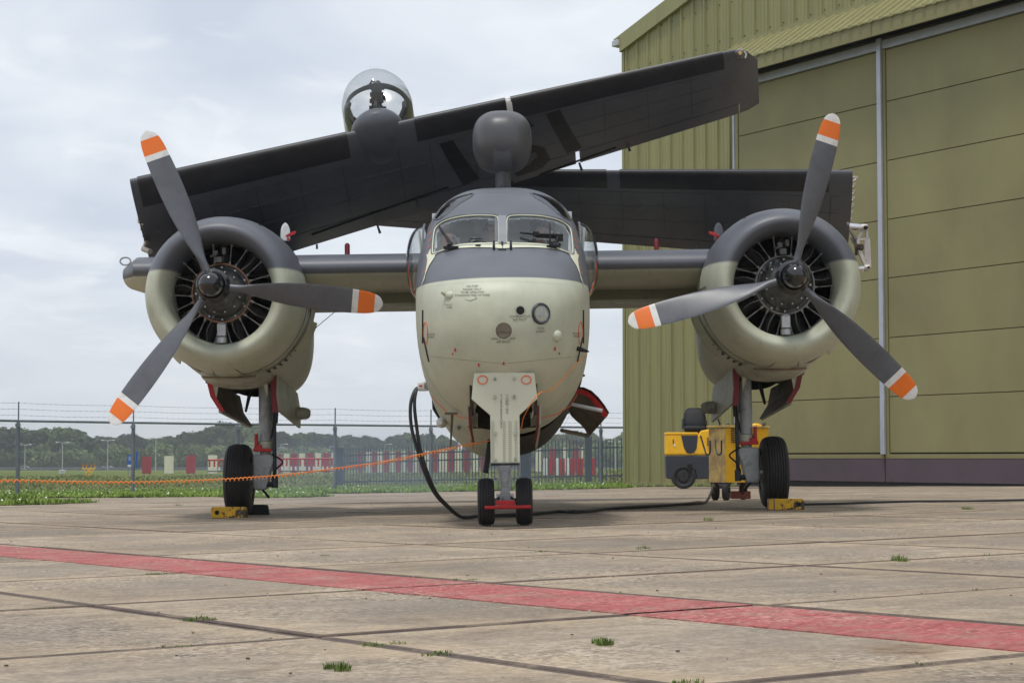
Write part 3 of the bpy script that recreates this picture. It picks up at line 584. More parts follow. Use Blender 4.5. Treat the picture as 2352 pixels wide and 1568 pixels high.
for k in range(5):
    x = DX0 + k * DW; m = MB()
    if k: hbox(m, x - .065, x + .065, DY - .085, DY - .025, .66, 9.42)
    else: hbox(m, x - .07, x + .0, DY - .02, DY + .12, 0, 9.42)
    m.build('door_seal_strip', GALV, hang, smooth=0, bevel=.01)
m = MB(); hbox(m, DX0, LN, DY + .0, DY + .2, -.25, .10); m.build('under_door_gap', VOID, hang, smooth=0)  # black strip: the dark gap under the doors put into its colour
m = MB(); hbox(m, DX0, LN, DY - .05, DY + .15, -.06, -.035); m.build('floor_rail', mat('rail_steel', (.1, .085, .08), .6), hang, smooth=0)

# ================================================================== FENCES
FPAINT = mat('fence_steel', (.20, .225, .26), .5, .3, var=.2, vs_=6); WIRE = mat('fence_wire', (.17, .185, .20), .5, .4, var=.2)
fence = thing('wire_fence', 'tall chain link security fence topped with three barbed wires', 'fence', (0, 0, 0))
RZ = 1.435
def fY(u):
    t = [(-60, 45.0), (43, 45.7), (307, 48.0), (547, 50.1), (770, 51.4), (990, 53.0), (1200, 54.2), (1380, 55.2), (1437, 55.6)]
    return interp(t, u)[0]
fpts = []
for u in (-190, 43, 307, 547, 770, 990, 1195, 1380, 1500):
    Y = fY(max(u, -60)) - (2.0 if u < 0 else 0); x = (u - UC) / FPX * Y; fpts.append((x, Y))
fpts.insert(0, (fpts[0][0] - 2.6, fpts[0][1] - 1.6)); fpts.insert(0, (fpts[0][0] - 2.6, fpts[0][1] - 1.6))
for x, y in fpts:
    m = MB(); b = gz(x, y) - .1; m.tube([(x, y, b), (x, y, RZ - .05)], .045, 10); m.tube([(x, y, RZ - .05), (x, y, RZ + .02)], [.045, .022], 8); m.tube([(x, y, RZ), (x, y, RZ + .44)], .018, 6)
    m.box((x, y - .04, RZ - .1), (.11, .05, .07)); m.build('post', FPAINT, fence)
m = MB(); m.tube([(x, y, RZ) for x, y in fpts], .028, 8); m.build('top_rail', FPAINT, fence)
for k, dz in enumerate((.13, .27, .41)):
    m = MB(); P = []
    for (x0, y0), (x1, y1) in zip(fpts[:-1], fpts[1:]):
        for i in range(5): t = i / 5; P.append((x0 + (x1 - x0) * t, y0 + (y1 - y0) * t, RZ + dz - .02 * math.sin(math.pi * t)))
    P.append((fpts[-1][0], fpts[-1][1], RZ + dz)); m.tube(P, .0035, 4)
    for (x0, y0), (x1, y1) in zip(fpts[:-1], fpts[1:]):
        L_ = math.hypot(x1 - x0, y1 - y0); n = int(L_ / .16)
        for i in range(n):
            t = i / n; c = Vector((x0 + (x1 - x0) * t, y0 + (y1 - y0) * t, RZ + dz - .02 * math.sin(math.pi * t))); m.box(c, (.012, .006, .018)); m.box(c, (.02, .006, .005))
    m.build('barbed_wire', WIRE, fence, smooth=0)
m = MB(); pitch = .075
for (x0, y0), (x1, y1) in zip(fpts[:-1], fpts[1:]):
    L_ = math.hypot(x1 - x0, y1 - y0); H_ = 1.62; n = int((L_ + H_) / pitch)
    for s_ in (1, -1):
        for i in range(-int(H_ / pitch), n):
            a = i * pitch
            q = []
            for (s0, z0) in ((a, 0), (a + H_, H_)):
                q.append([s0, z0])
            # clip to [0, L_]
            if q[1][0] <= 0 or q[0][0] >= L_: continue
            if q[0][0] < 0: q[0] = [0, -a]
            if q[1][0] > L_: q[1] = [L_, L_ - a]
            vs = []
            for s0, z0 in q:
                t = s0 / L_; t = t if s_ > 0 else 1 - t; x = x0 + (x1 - x0) * t; y = y0 + (y1 - y0) * t; z = RZ - H_ + z0 - .02
                vs += [(x - .0022, y, z), (x + .0022, y, z + .0015), (x, y + .003, z)]
            m.add(vs, [(0, 1, 4, 3), (1, 2, 5, 4), (2, 0, 3, 5)])
m.build('wire_mesh', WIRE, fence, smooth=0, rec=False)['kind'] = 'stuff'
# palisade behind it
PAL = mat('palisade_paint', (.065, .085, .115), .5, var=.12)
pal = thing('palisade_fence', 'dark blue grey steel palisade of upright pickets behind the wire fence', 'fence')
PA = (-8.0, 90.0); PB = (4.6, 77.0)
def pz(x, y): return fz(x, y) + .02
pk = MB(); pk.loft([[(-.022, 0, z), (-.012, -.02, z), (.012, -.02, z), (.022, 0, z), (.012, .004, z), (-.012, .004, z)] for z in (0, 1.70)]); pk.loft([[(-.022, 0, 1.70), (-.012, -.02, 1.70), (.012, -.02, 1.70), (.022, 0, 1.70), (.012, .004, 1.70), (-.012, .004, 1.70)], [(x * .2, y * .2, 1.78) for x, y in ((-.022, 0), (-.012, -.02), (.012, -.02), (.022, 0), (.012, .004), (-.012, .004))]])
pkm = None
def UX(u): # point of the palisade line on sight column u
    k = (u - UC) / FPX; t = (k * PA[1] - PA[0]) / ((PB[0] - PA[0]) - k * (PB[1] - PA[1])); return PA[0] + (PB[0] - PA[0]) * t, PA[1] + (PB[1] - PA[1]) * t
u = 792
while u < 1437:
    x, y = UX(u)
    if not (1196 < u < 1222 or 1341 < u < 1362):
        if pkm is None: o = pk.build('picket', PAL, pal, smooth=0); pkm = o.data
        else: o = inst('picket', pkm, pal)
        o.location = (x, y, pz(x, y)); o.rotation_euler = (random.uniform(-.006, .006), random.uniform(-.008, .008), 0)
    u += 6.7 + 2.0 * max(0, (u - 950) / 480)
for ua, ub, z in ((788, 1198, 1.42), (788, 1198, 1.09), (1220, 1343, 1.36), (1360, 1440, 1.40), (788, 1198, .25), (1220, 1343, .3), (1360, 1440, .3)):
    (xa, ya), (xb, yb) = UX(ua), UX(ub); m = MB(); m.loft([[(x, y + .03, pz(x, y) + z - .03), (x, y + .08, pz(x, y) + z - .03), (x, y + .08, pz(x, y) + z + .03), (x, y + .03, pz(x, y) + z + .03)] for x, y in ((xa, ya), (xb, yb))]); m.build('rail', PAL, pal, smooth=0)
for ua, ub, h in ((767, 788, 1.80), (1198, 1212, 1.78), (1212, 1220, 1.7), (1343, 1360, 1.90)):
    (xa, ya), (xb, yb) = UX(ua), UX(ub); m = MB(); m.box(((xa + xb) / 2, ya, pz(xa, ya) + h / 2 - .05), (xb - xa, .25, h + .1)); m.build('post', PAL, pal, smooth=0, bevel=.02)

# ================================================================== FAR FIELD: boards, lamps, signs, cars
BRED = mat('board_red', (.34, .055, .075), .6, var=.12, vs_=4, objrand=.1); BCRM = mat('board_cream', (.70, .68, .52), .6, var=.08, vs_=4, objrand=.05)
def board(u0, u1, vt, vb, Y, red, lab):
    x0 = (u0 - UC) / FPX * Y; x1 = (u1 - UC) / FPX * Y; zt = EYE + (HOR - vt) / FPX * Y; zb = EYE + (HOR - vb) / FPX * Y - .12
    n = thing('marker_board', lab, 'marker board', ((x0 + x1) / 2, Y, zb), 0, 'red and cream marker boards in a row across the field')
    m = MB(); m.box((0, 0, (zt - zb) / 2 + .06), (x1 - x0, .05, zt - zb - .12)); m.build('panel', BRED if red else BCRM, n, smooth=0, bevel=.01)
    for s in (-.3, .3): m = MB(); m.box((s * (x1 - x0), .06, (zt - zb) / 2), (.05, .05, zt - zb)); m.build('leg', FPAINT, n, smooth=0)
bl = [(328, 349, 1), (379, 400, 0), (429, 450, 1), (479, 500, 0), (521, 541, 1), (640, 647, 1), (652.6, 665.7, 0), (670.6, 683, 1), (688, 701, 0), (706, 720, 1), (725, 738, 0), (744, 757, 1), (762, 775, 0), (783, 795, 1), (823, 833.5, 1), (842, 854, 0), (856, 867, 1), (868, 880, 0), (882.5, 894, 1), (896, 908, 0), (910, 921, 1), (923, 934, 0), (937, 948, 1), (950, 961, 0), (963, 974, 1), (976, 988, 0), (994, 1005, 1), (1009, 1028, 0), (1030, 1041, 1), (1046, 1060, 0), (1066, 1078, 1), (1084, 1098, 0), (1104, 1117, 1), (1190, 1208, 1), (1229, 1243, 0), (1262, 1277, 1), (1291, 1303, 0), (1318, 1329, 1), (1332, 1339, 0)]
nth = ['first', 'second', 'third', 'fourth', 'fifth', 'sixth', 'seventh', 'eighth', 'ninth', 'tenth', 'eleventh', 'twelfth', 'thirteenth', 'fourteenth', 'fifteenth', 'sixteenth', 'seventeenth', 'eighteenth', 'nineteenth', 'twentieth']
cnt = {0: 0, 1: 0}
for u0, u1, red in bl:
    Y = 145 - 33 * sm(300, 1350, u0); q = nth[cnt[red]] if cnt[red] < 20 else 'last'; cnt[red] += 1
    board(u0, u1, 1048 - (u0 - 328) * .0205, 1087 - 4.5 * sm(328, 1300, u0), Y, red, '%s %s marker board of the row counted from the left' % (q, 'dark red' if red else 'cream'))
# red and white rail barriers
def barrier(u0, u1, n, Y, vt, vb, lab):
    g = thing('rail_barrier', lab, 'barrier', ((u0 - UC) / FPX * Y, Y, EYE + (HOR - vb) / FPX * Y), 0, 'red and white rail barriers'); W_ = (u1 - u0) / FPX * Y; H_ = (vb - vt) / FPX * Y
    m = MB(); m.tube([(0, 0, H_ * .93), (W_, 0, H_ * .93)], .055, 6); m.build('rail', RED, g)
    m = MB(); m.box((W_ / 2, 0, .06), (W_, .3, .06)); m.build('base_rail', NAVY, g, smooth=0)
    for i in range(n):
        x = W_ * (i + .4) / n; m = MB(); m.box((x, 0, H_ * .66), (.11, .06, H_ * .5)); m.box((x, 0, H_ * .27), (.11, .06, H_ * .28), 1); m.box((x, 0, H_ * .08), (.11, .06, H_ * .1)); m.build('post', [RED, WHITE], g, smooth=0)
barrier(478, 545, 6, 128, 1054, 1084, 'red and white rail barrier left of the left main wheel')
barrier(645, 790, 14, 124, 1051, 1084, 'long red and white rail barrier between left main wheel and palisade')
for k, (u0, u1, red) in enumerate([(1248, 1257, 0), (1260, 1272, 1), (1276, 1285, 0), (1286, 1297, 1), (1299, 1309, 0), (1310, 1319, 1), (1326, 1339, 1), (1355, 1367, 1)]):
    Y = 101; m = MB(); x0, x1 = (u0 - UC) / FPX * Y, (u1 - UC) / FPX * Y; zt = EYE + (HOR - 1052) / FPX * Y; zb = EYE + (HOR - 1082) / FPX * Y
    m.box(((x0 + x1) / 2, Y, (zt + zb) / 2 - .1), (x1 - x0, .3, zt - zb + .2)); tag(m.build('barrier_block', RED if red else WHITE, smooth=0, bevel=.03), '%s low barrier block number %s from the left beyond the right half of the palisade' % ('red' if red else 'white', nth[k]), 'barrier', 'low red and white barrier blocks')
LAMPM = mat('lamp_post_grey', (.5, .52, .54), .5, .3)
for k, (u, vt, vb, Y, two, lab) in enumerate([(59, 1021, 1076, 640, 1, 'double armed street lamp nearest the left image edge'), (145, 1016, 1080, 600, 1, 'double armed street lamp behind the small white sign'), (249, 1011, 1078, 610, 1, 'double armed street lamp left of the blue sign'),
    (359, 1006, 1078, 600, 1, 'double armed tall street lamp behind the first red board'), (354, 1036, 1077, 690, 2, 'short single armed lamp beside the tall lamp right of the blue sign'), (455, 1031, 1076, 690, 2, 'single armed street lamp between the third and fourth boards'), (639, 1028, 1076, 690, 2, 'single armed street lamp right of the left main wheel'), (646, 1020, 1076, 700, 2, 'taller lamp just right of the left main wheel'), (758, 1025, 1076, 700, 2, 'single armed lamp left of the palisade gate post'),
    (885, 1020, 1076, 700, 2, 'lamp behind the left part of the palisade'), (1286, 1020, 1076, 680, 1, 'double armed lamp behind the right part of the palisade'), (1413, 1014, 1076, 620, 1, 'double armed lamp beside the hangar corner')]):
    g = thing('street_lamp', lab, 'street lamp', ((u - UC) / FPX * Y, Y, EYE + (HOR - vb) / FPX * Y), 0, 'street lamps along the far road'); H_ = (vb - vt) / FPX * Y; a = 15 / FPX * Y
    m = MB(); m.tube([(0, 0, -.3), (0, 0, H_)], [.16, .10], 6); m.build('pole', LAMPM, g)
    for s in ((-1, 1) if two == 1 else (1,)):
        m = MB(); m.tube([(0, 0, H_ - .1), (s * a * .5, 0, H_ + .05), (s * a * .8, 0, H_ + .08)], .09, 5); m.build('arm', LAMPM, g)
        m = MB(); m.box((s * a * .85, 0, H_ + .08), (a * .42, .4, .28)); m.build('lamp_head', WHITE, g, smooth=0, bevel=.04)
def car(u, Y, vb, c, lab):
    g = thing('parked_car', lab, 'car', ((u - UC) / FPX * Y, Y, EYE + (HOR - vb) / FPX * Y), 0, 'cars on the far road'); pm_ = mat('car_paint', c, .3, .3)
    pr = [(-2.1, .3), (-2.15, .7), (-1.9, .9), (-1.2, .98), (-.6, 1.4), (.7, 1.42), (1.4, 1.0), (2.05, .85), (2.15, .5), (2.1, .3)]
    m = MB(); m.prism([(x, -.8, z) for x, z in pr], (0, 1.6, 0)); m.build('body', pm_, g, smooth=0, bevel=.1)
    m = MB(); m.prism([(x, -.81, z) for x, z in [(-1.0, 1.0), (-.5, 1.34), (.6, 1.35), (1.15, 1.02)]], (0, .01, 0)); m.build('side_window', DGLASS, g, smooth=0)
    for x in (-1.35, 1.35): m = MB(); m.lathe([(-.82, .05), (-.82, .33), (-.6, .33)], 14, 0, Matrix.Translation((x, 0, .33))); m.build('wheel', TYRE, g)
car(59, 655, 1079.5, (.5, .52, .54), 'silver car on the far road at the foot of the leftmost lamp'); car(231, 655, 1078.5, (.12, .15, .2), 'dark car on the far road left of the blue sign')
car(250, 660, 1078.5, (.45, .47, .5), 'pale car on the far road just right of a dark car')
# guard rail
m = MB(); m.box((-60, 640, -2.55), (420, .15, .45))
for i in range(40): m.box((-200 + i * 8, 640.1, -2.9), (.2, .2, 1.0))
tag(m.build('guard_rail', mat('guard_rail_steel', (.16, .18, .2), .5, .4), smooth=0), 'long low steel guard rail along the far road', 'guard rail')
m = MB(); m.box((-60, 655, fz(0, 655) + .0), (560, 14, .2)); tag(m.build('road', mat('far_asphalt', (.06, .06, .06), .9), smooth=0), kind='structure')
# blue sign board
SBLUE = mat('sign_blue', (.01, .09, .42), .5, var=.05)
g = thing('blue_sign', 'blue information board with white lettering behind the fence post', 'sign', ((306 - UC) / FPX * 140, 140, EYE + (HOR - 1072) / FPX * 140))
m = MB(); m.box((-.12, 0, .42), (.52, .05, .88)); m.build('panel', SBLUE, g, smooth=0); m = MB(); m.box((.27, .12, .5), (.16, .05, 1.2)); m.build('side_panel', SBLUE, g, smooth=0)
m = MB(); m.box((-.12, -.03, .09), (.44, .01, .16))
for k in range(4): m.box((-.12, -.03, .72 - k * .08), (.36 - .06 * (k % 2), .01, .025))
m.build('lettering', WHITE, g, smooth=0); m = MB(); [m.box((x, .05, .0), (.05, .05, 1.6)) for x in (-.3, .1)]; m.build('leg', FPAINT, g, smooth=0)
g = thing('white_sign', 'small white notice board at the foot of a street lamp', 'sign', ((145 - UC) / FPX * 130, 130, EYE + (HOR - 1084) / FPX * 130))
m = MB(); m.box((0, 0, .05), (.42, .05, .22)); m.box((0, -.03, .05), (.34, .01, .1), 1); m.build('panel', [WHITE, mat('sign_grey', (.4, .42, .42))], g, smooth=0); m = MB(); m.box((0, .04, -.15), (.05, .05, .4)); m.build('leg', FPAINT, g, smooth=0)
# yellow approach light frame
Y = 125; g = thing('approach_light_frame', 'yellow steel frame carrying four orange lights in the meadow', 'light frame', ((206 - UC) / FPX * Y, Y, EYE + (HOR - 1090) / FPX * Y))
sc = Y / FPX; m = MB(); m.tube([(-15 * sc, 0, 14 * sc), (15 * sc, 0, 14 * sc)], .035, 6)
for a, b in (((-10, 14), (-5, -2)), ((12, 14), (4, -2)), ((0, 13), (1, -2)), ((-5, 6), (5, 12)), ((5, 6), (-3, 12))): m.tube([(a[0] * sc, 0, a[1] * sc), (b[0] * sc, 0, b[1] * sc)], .03, 6)
m.build('frame', YEL, g)
for dx_ in (-14, -5, 5, 14):
    m = MB(); m.tube([(dx_ * sc, 0, 14 * sc), (dx_ * sc, 0, 22 * sc)], .03, 6); m.tube([(dx_ * sc, 0, 20 * sc), (dx_ * sc, 0, 24 * sc)], [.05, .07], 8, 1); m.build('light', [YEL, mat('lamp_orange', (.75, .25, .02), .5)], g)

# ================================================================== TREES
FOL = [mat('tree_leaves', c, .75, var=.4, vs_=.35, c2=c2, world=True, spec=.2, objrand=.38) for c, c2 in (((.036, .055, .022), (.06, .085, .035)), ((.055, .085, .030), (.10, .135, .05)), ((.10, .14, .05), (.17, .215, .085)))]
BARK = mat('bark', (.07, .055, .04), .9)
def crown_mesh(seed, wd, ht, n, lobes, leaf, low=.2):
    rn = random.Random(seed); m = MB(); L_ = []
    for k in range(lobes):
        a = rn.uniform(0, 6.28); hh = rn.uniform(low + .1, .95); rad = (1 - abs(hh - .5) * 1.15) * rn.uniform(.25, .95)
        L_.append((Vector((math.cos(a) * rad * wd / 2, math.sin(a) * rad * wd / 2, hh * ht * .93)), rn.uniform(.12, .22) * (wd + ht) / 2))
    for k in range(n):
        c, r_ = rn.choice(L_); d = Vector((rn.gauss(0, 1), rn.gauss(0, 1), rn.gauss(0, 1) * .85)); d.normalize(); p = c + d * r_ * rn.uniform(.55, 1.08) ** .5
        if p.z < low * ht * .6: p.z = low * ht * .6 + rn.random() * .5
        s = leaf * rn.uniform(.5, 1.3); nrm = (d + Vector((rn.gauss(0, .5), rn.gauss(0, .5), rn.gauss(0, .5)))).normalized(); a = nrm.orthogonal().normalized(); a = (a * math.cos(k) + nrm.cross(a) * math.sin(k)); b = nrm.cross(a)
        m.add([p - a * s * .5, p - b * s * .4 + nrm * .1 * s, p + a * s * .6, p + b * s * .45], [(0, 1, 2, 3)])
    me = bpy.data.meshes.new('crown'); me.from_pydata([tuple(p) for p in m.v], [], m.f); return me
CR = [[crown_mesh(10 * k + i, (7.5, 5.5, 9)[i % 3], (10, 12, 9)[i % 3], 2400, 15, .75, .12) for i in range(5)] for k in range(1)][0]
CRM = {}
def crown(i, f):
    if (i, f) not in CRM: me = CR[i].copy(); me.name = 'crown'; me.materials.append(FOL[f]); CRM[(i, f)] = me
    return CRM[(i, f)]
BU = [crown_mesh(100 + i, 7, 4.2, 1500, 16, .42, .02) for i in range(4)]
for b_, f in zip(BU, (2, 1, 2, 1)): b_.materials.append(FOL[f])
TRK = MB().tube([(0, 0, -1), (0, 0, 4), (.3, 0, 8)], [.3, .2, .08], 7).tube([(0, 0, 3.5), (1.2, .3, 6.5)], [.14, .05], 5).tube([(0, 0, 4), (-1.2, -.2, 7)], [.14, .05], 5)
trm = TRK.build('trunk', BARK); trk = trm.data; bpy.data.objects.remove(trm)
rt = random.Random(21)
LM = [(43, 'leftmost fence post'), (59, 'leftmost street lamp'), (145, 'lamp over the white sign'), (206, 'yellow light frame'), (249, 'third street lamp'), (295, 'blue sign'), (338, 'first red board'), (389, 'first cream board'), (440, 'second red board'), (490, 'second cream board'), (547, 'third fence post'), (600, 'left main wheel strut'), (660, 'first board right of the wheel'), (700, 'left gear door blister'), (735, 'rail barrier'), (770, 'fence post by the gate'), (828, 'first red board behind the palisade'), (870, 'left stretch of the palisade'), (915, 'middle of the palisade'), (945, 'hanging power cable'), (990, 'fifth fence post'), (1040, 'fuselage belly edge'), (1090, 'left nose gear tyre'), (1160, 'nose gear'), (1230, 'thick palisade post'), (1280, 'low barrier blocks'), (1350, 'open bay door'), (1390, 'last fence post'), (1430, 'hangar corner')]
LUSED = {}
def where(u, H_, ht, kind):
    d, n_ = min((abs(u - a), b) for a, b in LM); a0 = [a for a, b in LM if b == n_][0]
    side = 'just left of' if u < a0 - 3 else 'just right of' if u > a0 + 3 else 'behind'
    for adj in ((('tall', 'taller', 'high') if H_ > ht else ('low', 'shorter', 'small')) + ('broad', 'narrow', 'rounded', 'ragged')):
        l = '%s %s %s the %s' % (adj, kind, side, n_)
        if l not in LUSED: LUSED[l] = 1; return l
    return '%s %s the %s' % (kind, side, n_)
def tree(u, vt, Y, f, lab, grp, wscale=1.0):
    zt = EYE + (HOR - vt) / FPX * Y; base = fz(0, min(Y, 740)); H_ = zt - base; i = rt.randrange(5); h0 = (10, 12, 9)[i % 3]
    lab = where(u, H_, 14, {'t': 'tree of the dark left wood'}.get('t') if 'dark dense' in lab else 'far treeline tree'); g = thing('tree', lab, 'tree', ((u - UC) / FPX * Y, Y, base), rt.uniform(0, 6.28), grp); s = H_ / h0; g.scale = (s * wscale * rt.uniform(.9, 1.15), s * wscale * rt.uniform(.9, 1.15), s)
    inst('crown', crown(i, min(2, f + (rt.random() < .28) + (rt.random() < .10))), g); inst('trunk', trk, g)
def skyline(u):
    t = [(-80, 985), (30, 981), (90, 979), (150, 984), (205, 990), (232, 1003), (250, 1002), (290, 999), (330, 1003), (380, 1000), (430, 996), (465, 985), (500, 973), (540, 970), (600, 978), (640, 990), (690, 994), (730, 990), (762, 996), (775, 1008), (790, 997), (830, 993), (862, 1003), (875, 1012), (900, 999), (940, 994), (1000, 998), (1040, 1003), (1060, 1014), (1120, 1006), (1200, 1004), (1290, 998), (1330, 985), (1365, 992), (1400, 1000), (1440, 992), (1500, 990)]
    return interp(t, u)[0]
u = -70
while u < 232:
    tree(u, skyline(u) + rt.uniform(-2, 9), rt.uniform(700, 735), 0, 'dark dense tree in the wood filling the left of the far treeline', 'trees of the dark wood at far left', 1.25); u += rt.uniform(13, 20)
u = 238
while u < 470:
    tree(u, skyline(u) + rt.uniform(-2, 9), rt.uniform(760, 840), 0, 'bluish distant tree in the low middle stretch of the treeline', 'distant trees behind the left boards', 1.0); u += rt.uniform(8, 13)
u = 400
while u < 690:
    tree(u, skyline(u) + rt.uniform(-1, 10), rt.uniform(740, 800), 0, 'tall tree in the high stretch of treeline behind the left main wheel', 'tall trees behind the left main wheel', .9); u += rt.uniform(9, 14)
u = 640
while u < 1200:
    if not (766 < u < 780 or 1046 < u < 1066): tree(u, skyline(u) + rt.uniform(0, 9), rt.uniform(790, 880), 0, 'hazy distant tree seen over the palisade', 'hazy trees beyond the palisade', .9)
    u += rt.uniform(7, 12)
u = 1200
while u < 1470:
    tree(u, skyline(u) + rt.uniform(0, 9), rt.uniform(700, 780), 1, 'distant tree between the fuselage belly and the hangar corner', 'distant trees left of the hangar', .8); u += rt.uniform(8, 13)
def bush(u, vt, Y, lab, grp):
    zt = EYE + (HOR - vt) / FPX * Y; i = rt.randrange(4); base = fz(0, Y) - .1; s = (zt - base) / 4.0
    o = bpy.data.objects.new('bush', BU[i]); COL.objects.link(o); o.location = ((u - UC) / FPX * Y, Y, base); o.rotation_euler.z = rt.uniform(0, 6.28); o.scale = (s * rt.uniform(.9, 1.3), s * rt.uniform(.9, 1.3), s); tag(o, where(u, s * 4, 5.5, 'bush below the far trees'), 'bush', grp)
for u in range(-60, 640, 17):
    bush(u + rt.uniform(-5, 5), (1045 if u < 100 else 1040 if u < 240 else 1030) + rt.uniform(-6, 8) - (14 if 60 < u < 95 else 0), rt.uniform(665, 690), 'mid green bush along the far road before the left wood', 'bushes along the far road')
for u in range(470, 1200, 16):
    bush(u + rt.uniform(-5, 5), 1035 + rt.uniform(-5, 8), rt.uniform(670, 700), 'grey green bush in front of the far trees beyond the marker boards', 'bushes beyond the marker boards')
for u in range(1190, 1490, 18):
    bush(u + rt.uniform(-5, 5), 1022 + rt.uniform(-8, 8), rt.uniform(665, 690), 'green bush beyond the palisade near the hangar', 'bushes near the hangar')

# ================================================================== HAZE
m = MB(); x0, x1, y0, y1, z0, z1 = -340, 340, -6, 900, -12, 22
m.box(((x0 + x1) / 2, (y0 + y1) / 2, (z0 + z1) / 2), (x1 - x0, y1 - y0, z1 - z0))
hm = bpy.data.materials.new('haze_air'); hm.use_nodes = True; t_ = hm.node_tree; t_.nodes.remove(t_.nodes['Principled BSDF'])
pv = N_(t_, 'ShaderNodeVolumePrincipled'); pv.inputs['Color'].default_value = (.93, .97, 1, 1); pv.inputs['Density'].default_value = .00030; pv.inputs['Anisotropy'].default_value = .2
t_.links.new(pv.outputs[0], t_.nodes['Material Output'].inputs['Volume'])
USE_HAZE = True
if USE_HAZE: tag(m.build('haze', hm, smooth=0), kind='stuff')

# ================================================================== AIRCRAFT (local axes: x picture right, y aft, z up; origin under the nose wheels)
ac = bpy.data.objects.new('aircraft', None); COL.objects.link(ac); ac.matrix_world = MA
tag(ac, 'twin propeller dark grey and cream naval patrol aircraft with both wings folded over its back', 'aircraft')
CAMA = MAI @ Vector((0, 0, EYE))
# ---- fuselage
FT = [(-1.12, .03, 1.80, 1.74, 1.77), (-1.10, .19, 1.92, 1.60, 1.77), (-1.04, .335, 2.01, 1.44, 1.77), (-.92, .475, 2.095, 1.27, 1.78), (-.75, .585, 2.17, 1.13, 1.80), (-.5, .675, 2.265, 1.01, 1.83), (-.1, .74, 2.385, .93, 1.88),
      (.08, .755, 2.47, .90, 1.89), (.3, .765, 2.62, .87, 1.9), (.5, .775, 2.765, .84, 1.9), (.8, .785, 2.94, .78, 1.9), (1.2, .79, 3.075, .70, 1.9), (1.7, .79, 3.15, .62, 1.9), (2.5, .79, 3.17, .575, 1.9), (4, .79, 3.13, .60, 1.9), (6, .74, 3.02, .80, 1.9), (8, .55, 2.88, 1.25, 2.0), (10, .30, 2.72, 1.75, 2.2), (11.6, .06, 2.55, 2.2, 2.4)]
def sect(y, n, off=0):
    hw, zt, zb, zc = interp(FT, y); P = []
    up = 2.3 + .7 * sm(-1.0, .3, y) - .3 * sm(5, 9, y); lo = 2.2 + .2 * sm(-1, 0, y)
    for j in range(n):
        a = 2 * math.pi * j / n + math.pi / n; c, s_ = math.cos(a), math.sin(a); e = 2 / (up if s_ > 0 else lo)
        x = math.copysign(abs(c) ** e, c) * (hw + off); z = zc + math.copysign(abs(s_) ** e, s_) * ((zt - zc if s_ > 0 else zc - zb) + off)
        P.append((x, y, z))
    return P
NS = 144
ysf = [-1.12, -1.117, -1.11, -1.10, -1.085, -1.06, -1.03] + [-1.0 + .0165 * i for i in range(182)] + [2.02 + .2 * i for i in range(48)] + [11.6]
fm = MB(); fm.loft([sect(y, NS) for y in ysf])
BV = BVHTree.FromPolygons([tuple(p) for p in fm.v], fm.f)
def toP(p):     # aircraft point -> sight coordinates (to decide which skin panels are glazed)
    q = MA @ Vector(p); dy = q.y; X, Z = q.x, q.z - EYE; f_ = dy * math.cos(TH) + Z * math.sin(TH); up = -dy * math.sin(TH) + Z * math.cos(TH)
    return UC + FPX * X / f_, VC - FPX * up / f_
def z2(px, s, ox, oy): return [((ox + x / s) / 1.0884, (oy + y / s) / 1.0884) for x, y in px]
paneL = z2([(236, 1378), (245, 1200), (270, 960), (310, 880), (400, 800), (560, 735), (760, 690), (1000, 668), (1300, 668), (1430, 685), (1465, 740), (1470, 900), (1478, 1150), (1450, 1185), (1200, 1190), (1000, 1195), (700, 1220), (480, 1300), (300, 1365)], 7.468, 1050, 450)
CXP = 1154.5
def mirror(poly): return [(2 * CXP - u, v) for u, v in poly][::-1]
paneR = mirror(paneL)
browL = z2([(205, 700), (240, 640), (330, 500), (500, 370), (700, 280), (900, 225), (962, 215), (970, 240), (900, 300), (740, 390), (600, 470), (450, 600), (330, 690), (240, 715)], 7.468, 1050, 450)
browL = [(u + 4 + 3 * (v > 470), v + 4) for u, v in browL]; browR = mirror(browL)
def in_side(c, s): return c.x * s > .45 and 1.05 > c.z * 0 and ((c.y - 1.22) / .56) ** 2 + ((c.z - 2.38) / .33) ** 2 < 1
groups = {k: [] for k in ('body', 'paneL', 'paneR', 'browL', 'browR', 'side')}
for f in fm.f:
    c = Vector((0, 0, 0))
    for i in f: c += fm.v[i]
    c /= len(f); k = 'body'
    if len(f) == 4 and -.3 < c.y < 2.0 and c.z > 2.05:
        nrm = (fm.v[f[2]] - fm.v[f[0]]).cross(fm.v[f[3]] - fm.v[f[1]])
        out_ = c - Vector((0, c.y, 1.9))
        if nrm.dot(out_) < 0: nrm = -nrm
        if nrm.dot(CAMA - c) > 0:
            p = toP(c)
            if c.y < .72 and in_poly(p, paneL): k = 'paneL'
            elif c.y < .72 and in_poly(p, paneR): k = 'paneR'
            elif in_poly(p, browL): k = 'browL'
            elif in_poly(p, browR): k = 'browR'
        if k == 'body' and (in_side(c, 1) or in_side(c, -1)): k = 'side'
    # nose gear bay and open bomb bay
    if c.z < 1.262 and abs(c.x) < .236 and -.93 < c.y < .55: k = 'drop'
    if c.z < 1.27 and .02 < c.x < .72 and .75 < c.y < 4.4: k = 'drop'
    if k != 'drop': groups[k].append(f)
def sub(fs):
    m = MB(); ids = {}; 
    for f in fs:
        for i in f:
            if i not in ids: ids[i] = len(m.v); m.v.append(fm.v[i].copy())
        m.f.append(tuple(ids[i] for i in f)); m.m.append(0)
    return m
fus = sub(groups['body']).build('fuselage', FUS, ac, smooth=50, rec=True)
lin = sub([f for f in groups['body'] if -.35 < fm.v[f[0]].y < 2.0 and fm.v[f[0]].z > 1.7])
for p in lin.v:
    d = Vector((p.x, 0, p.z - 2.2)); p -= d.normalized() * .03
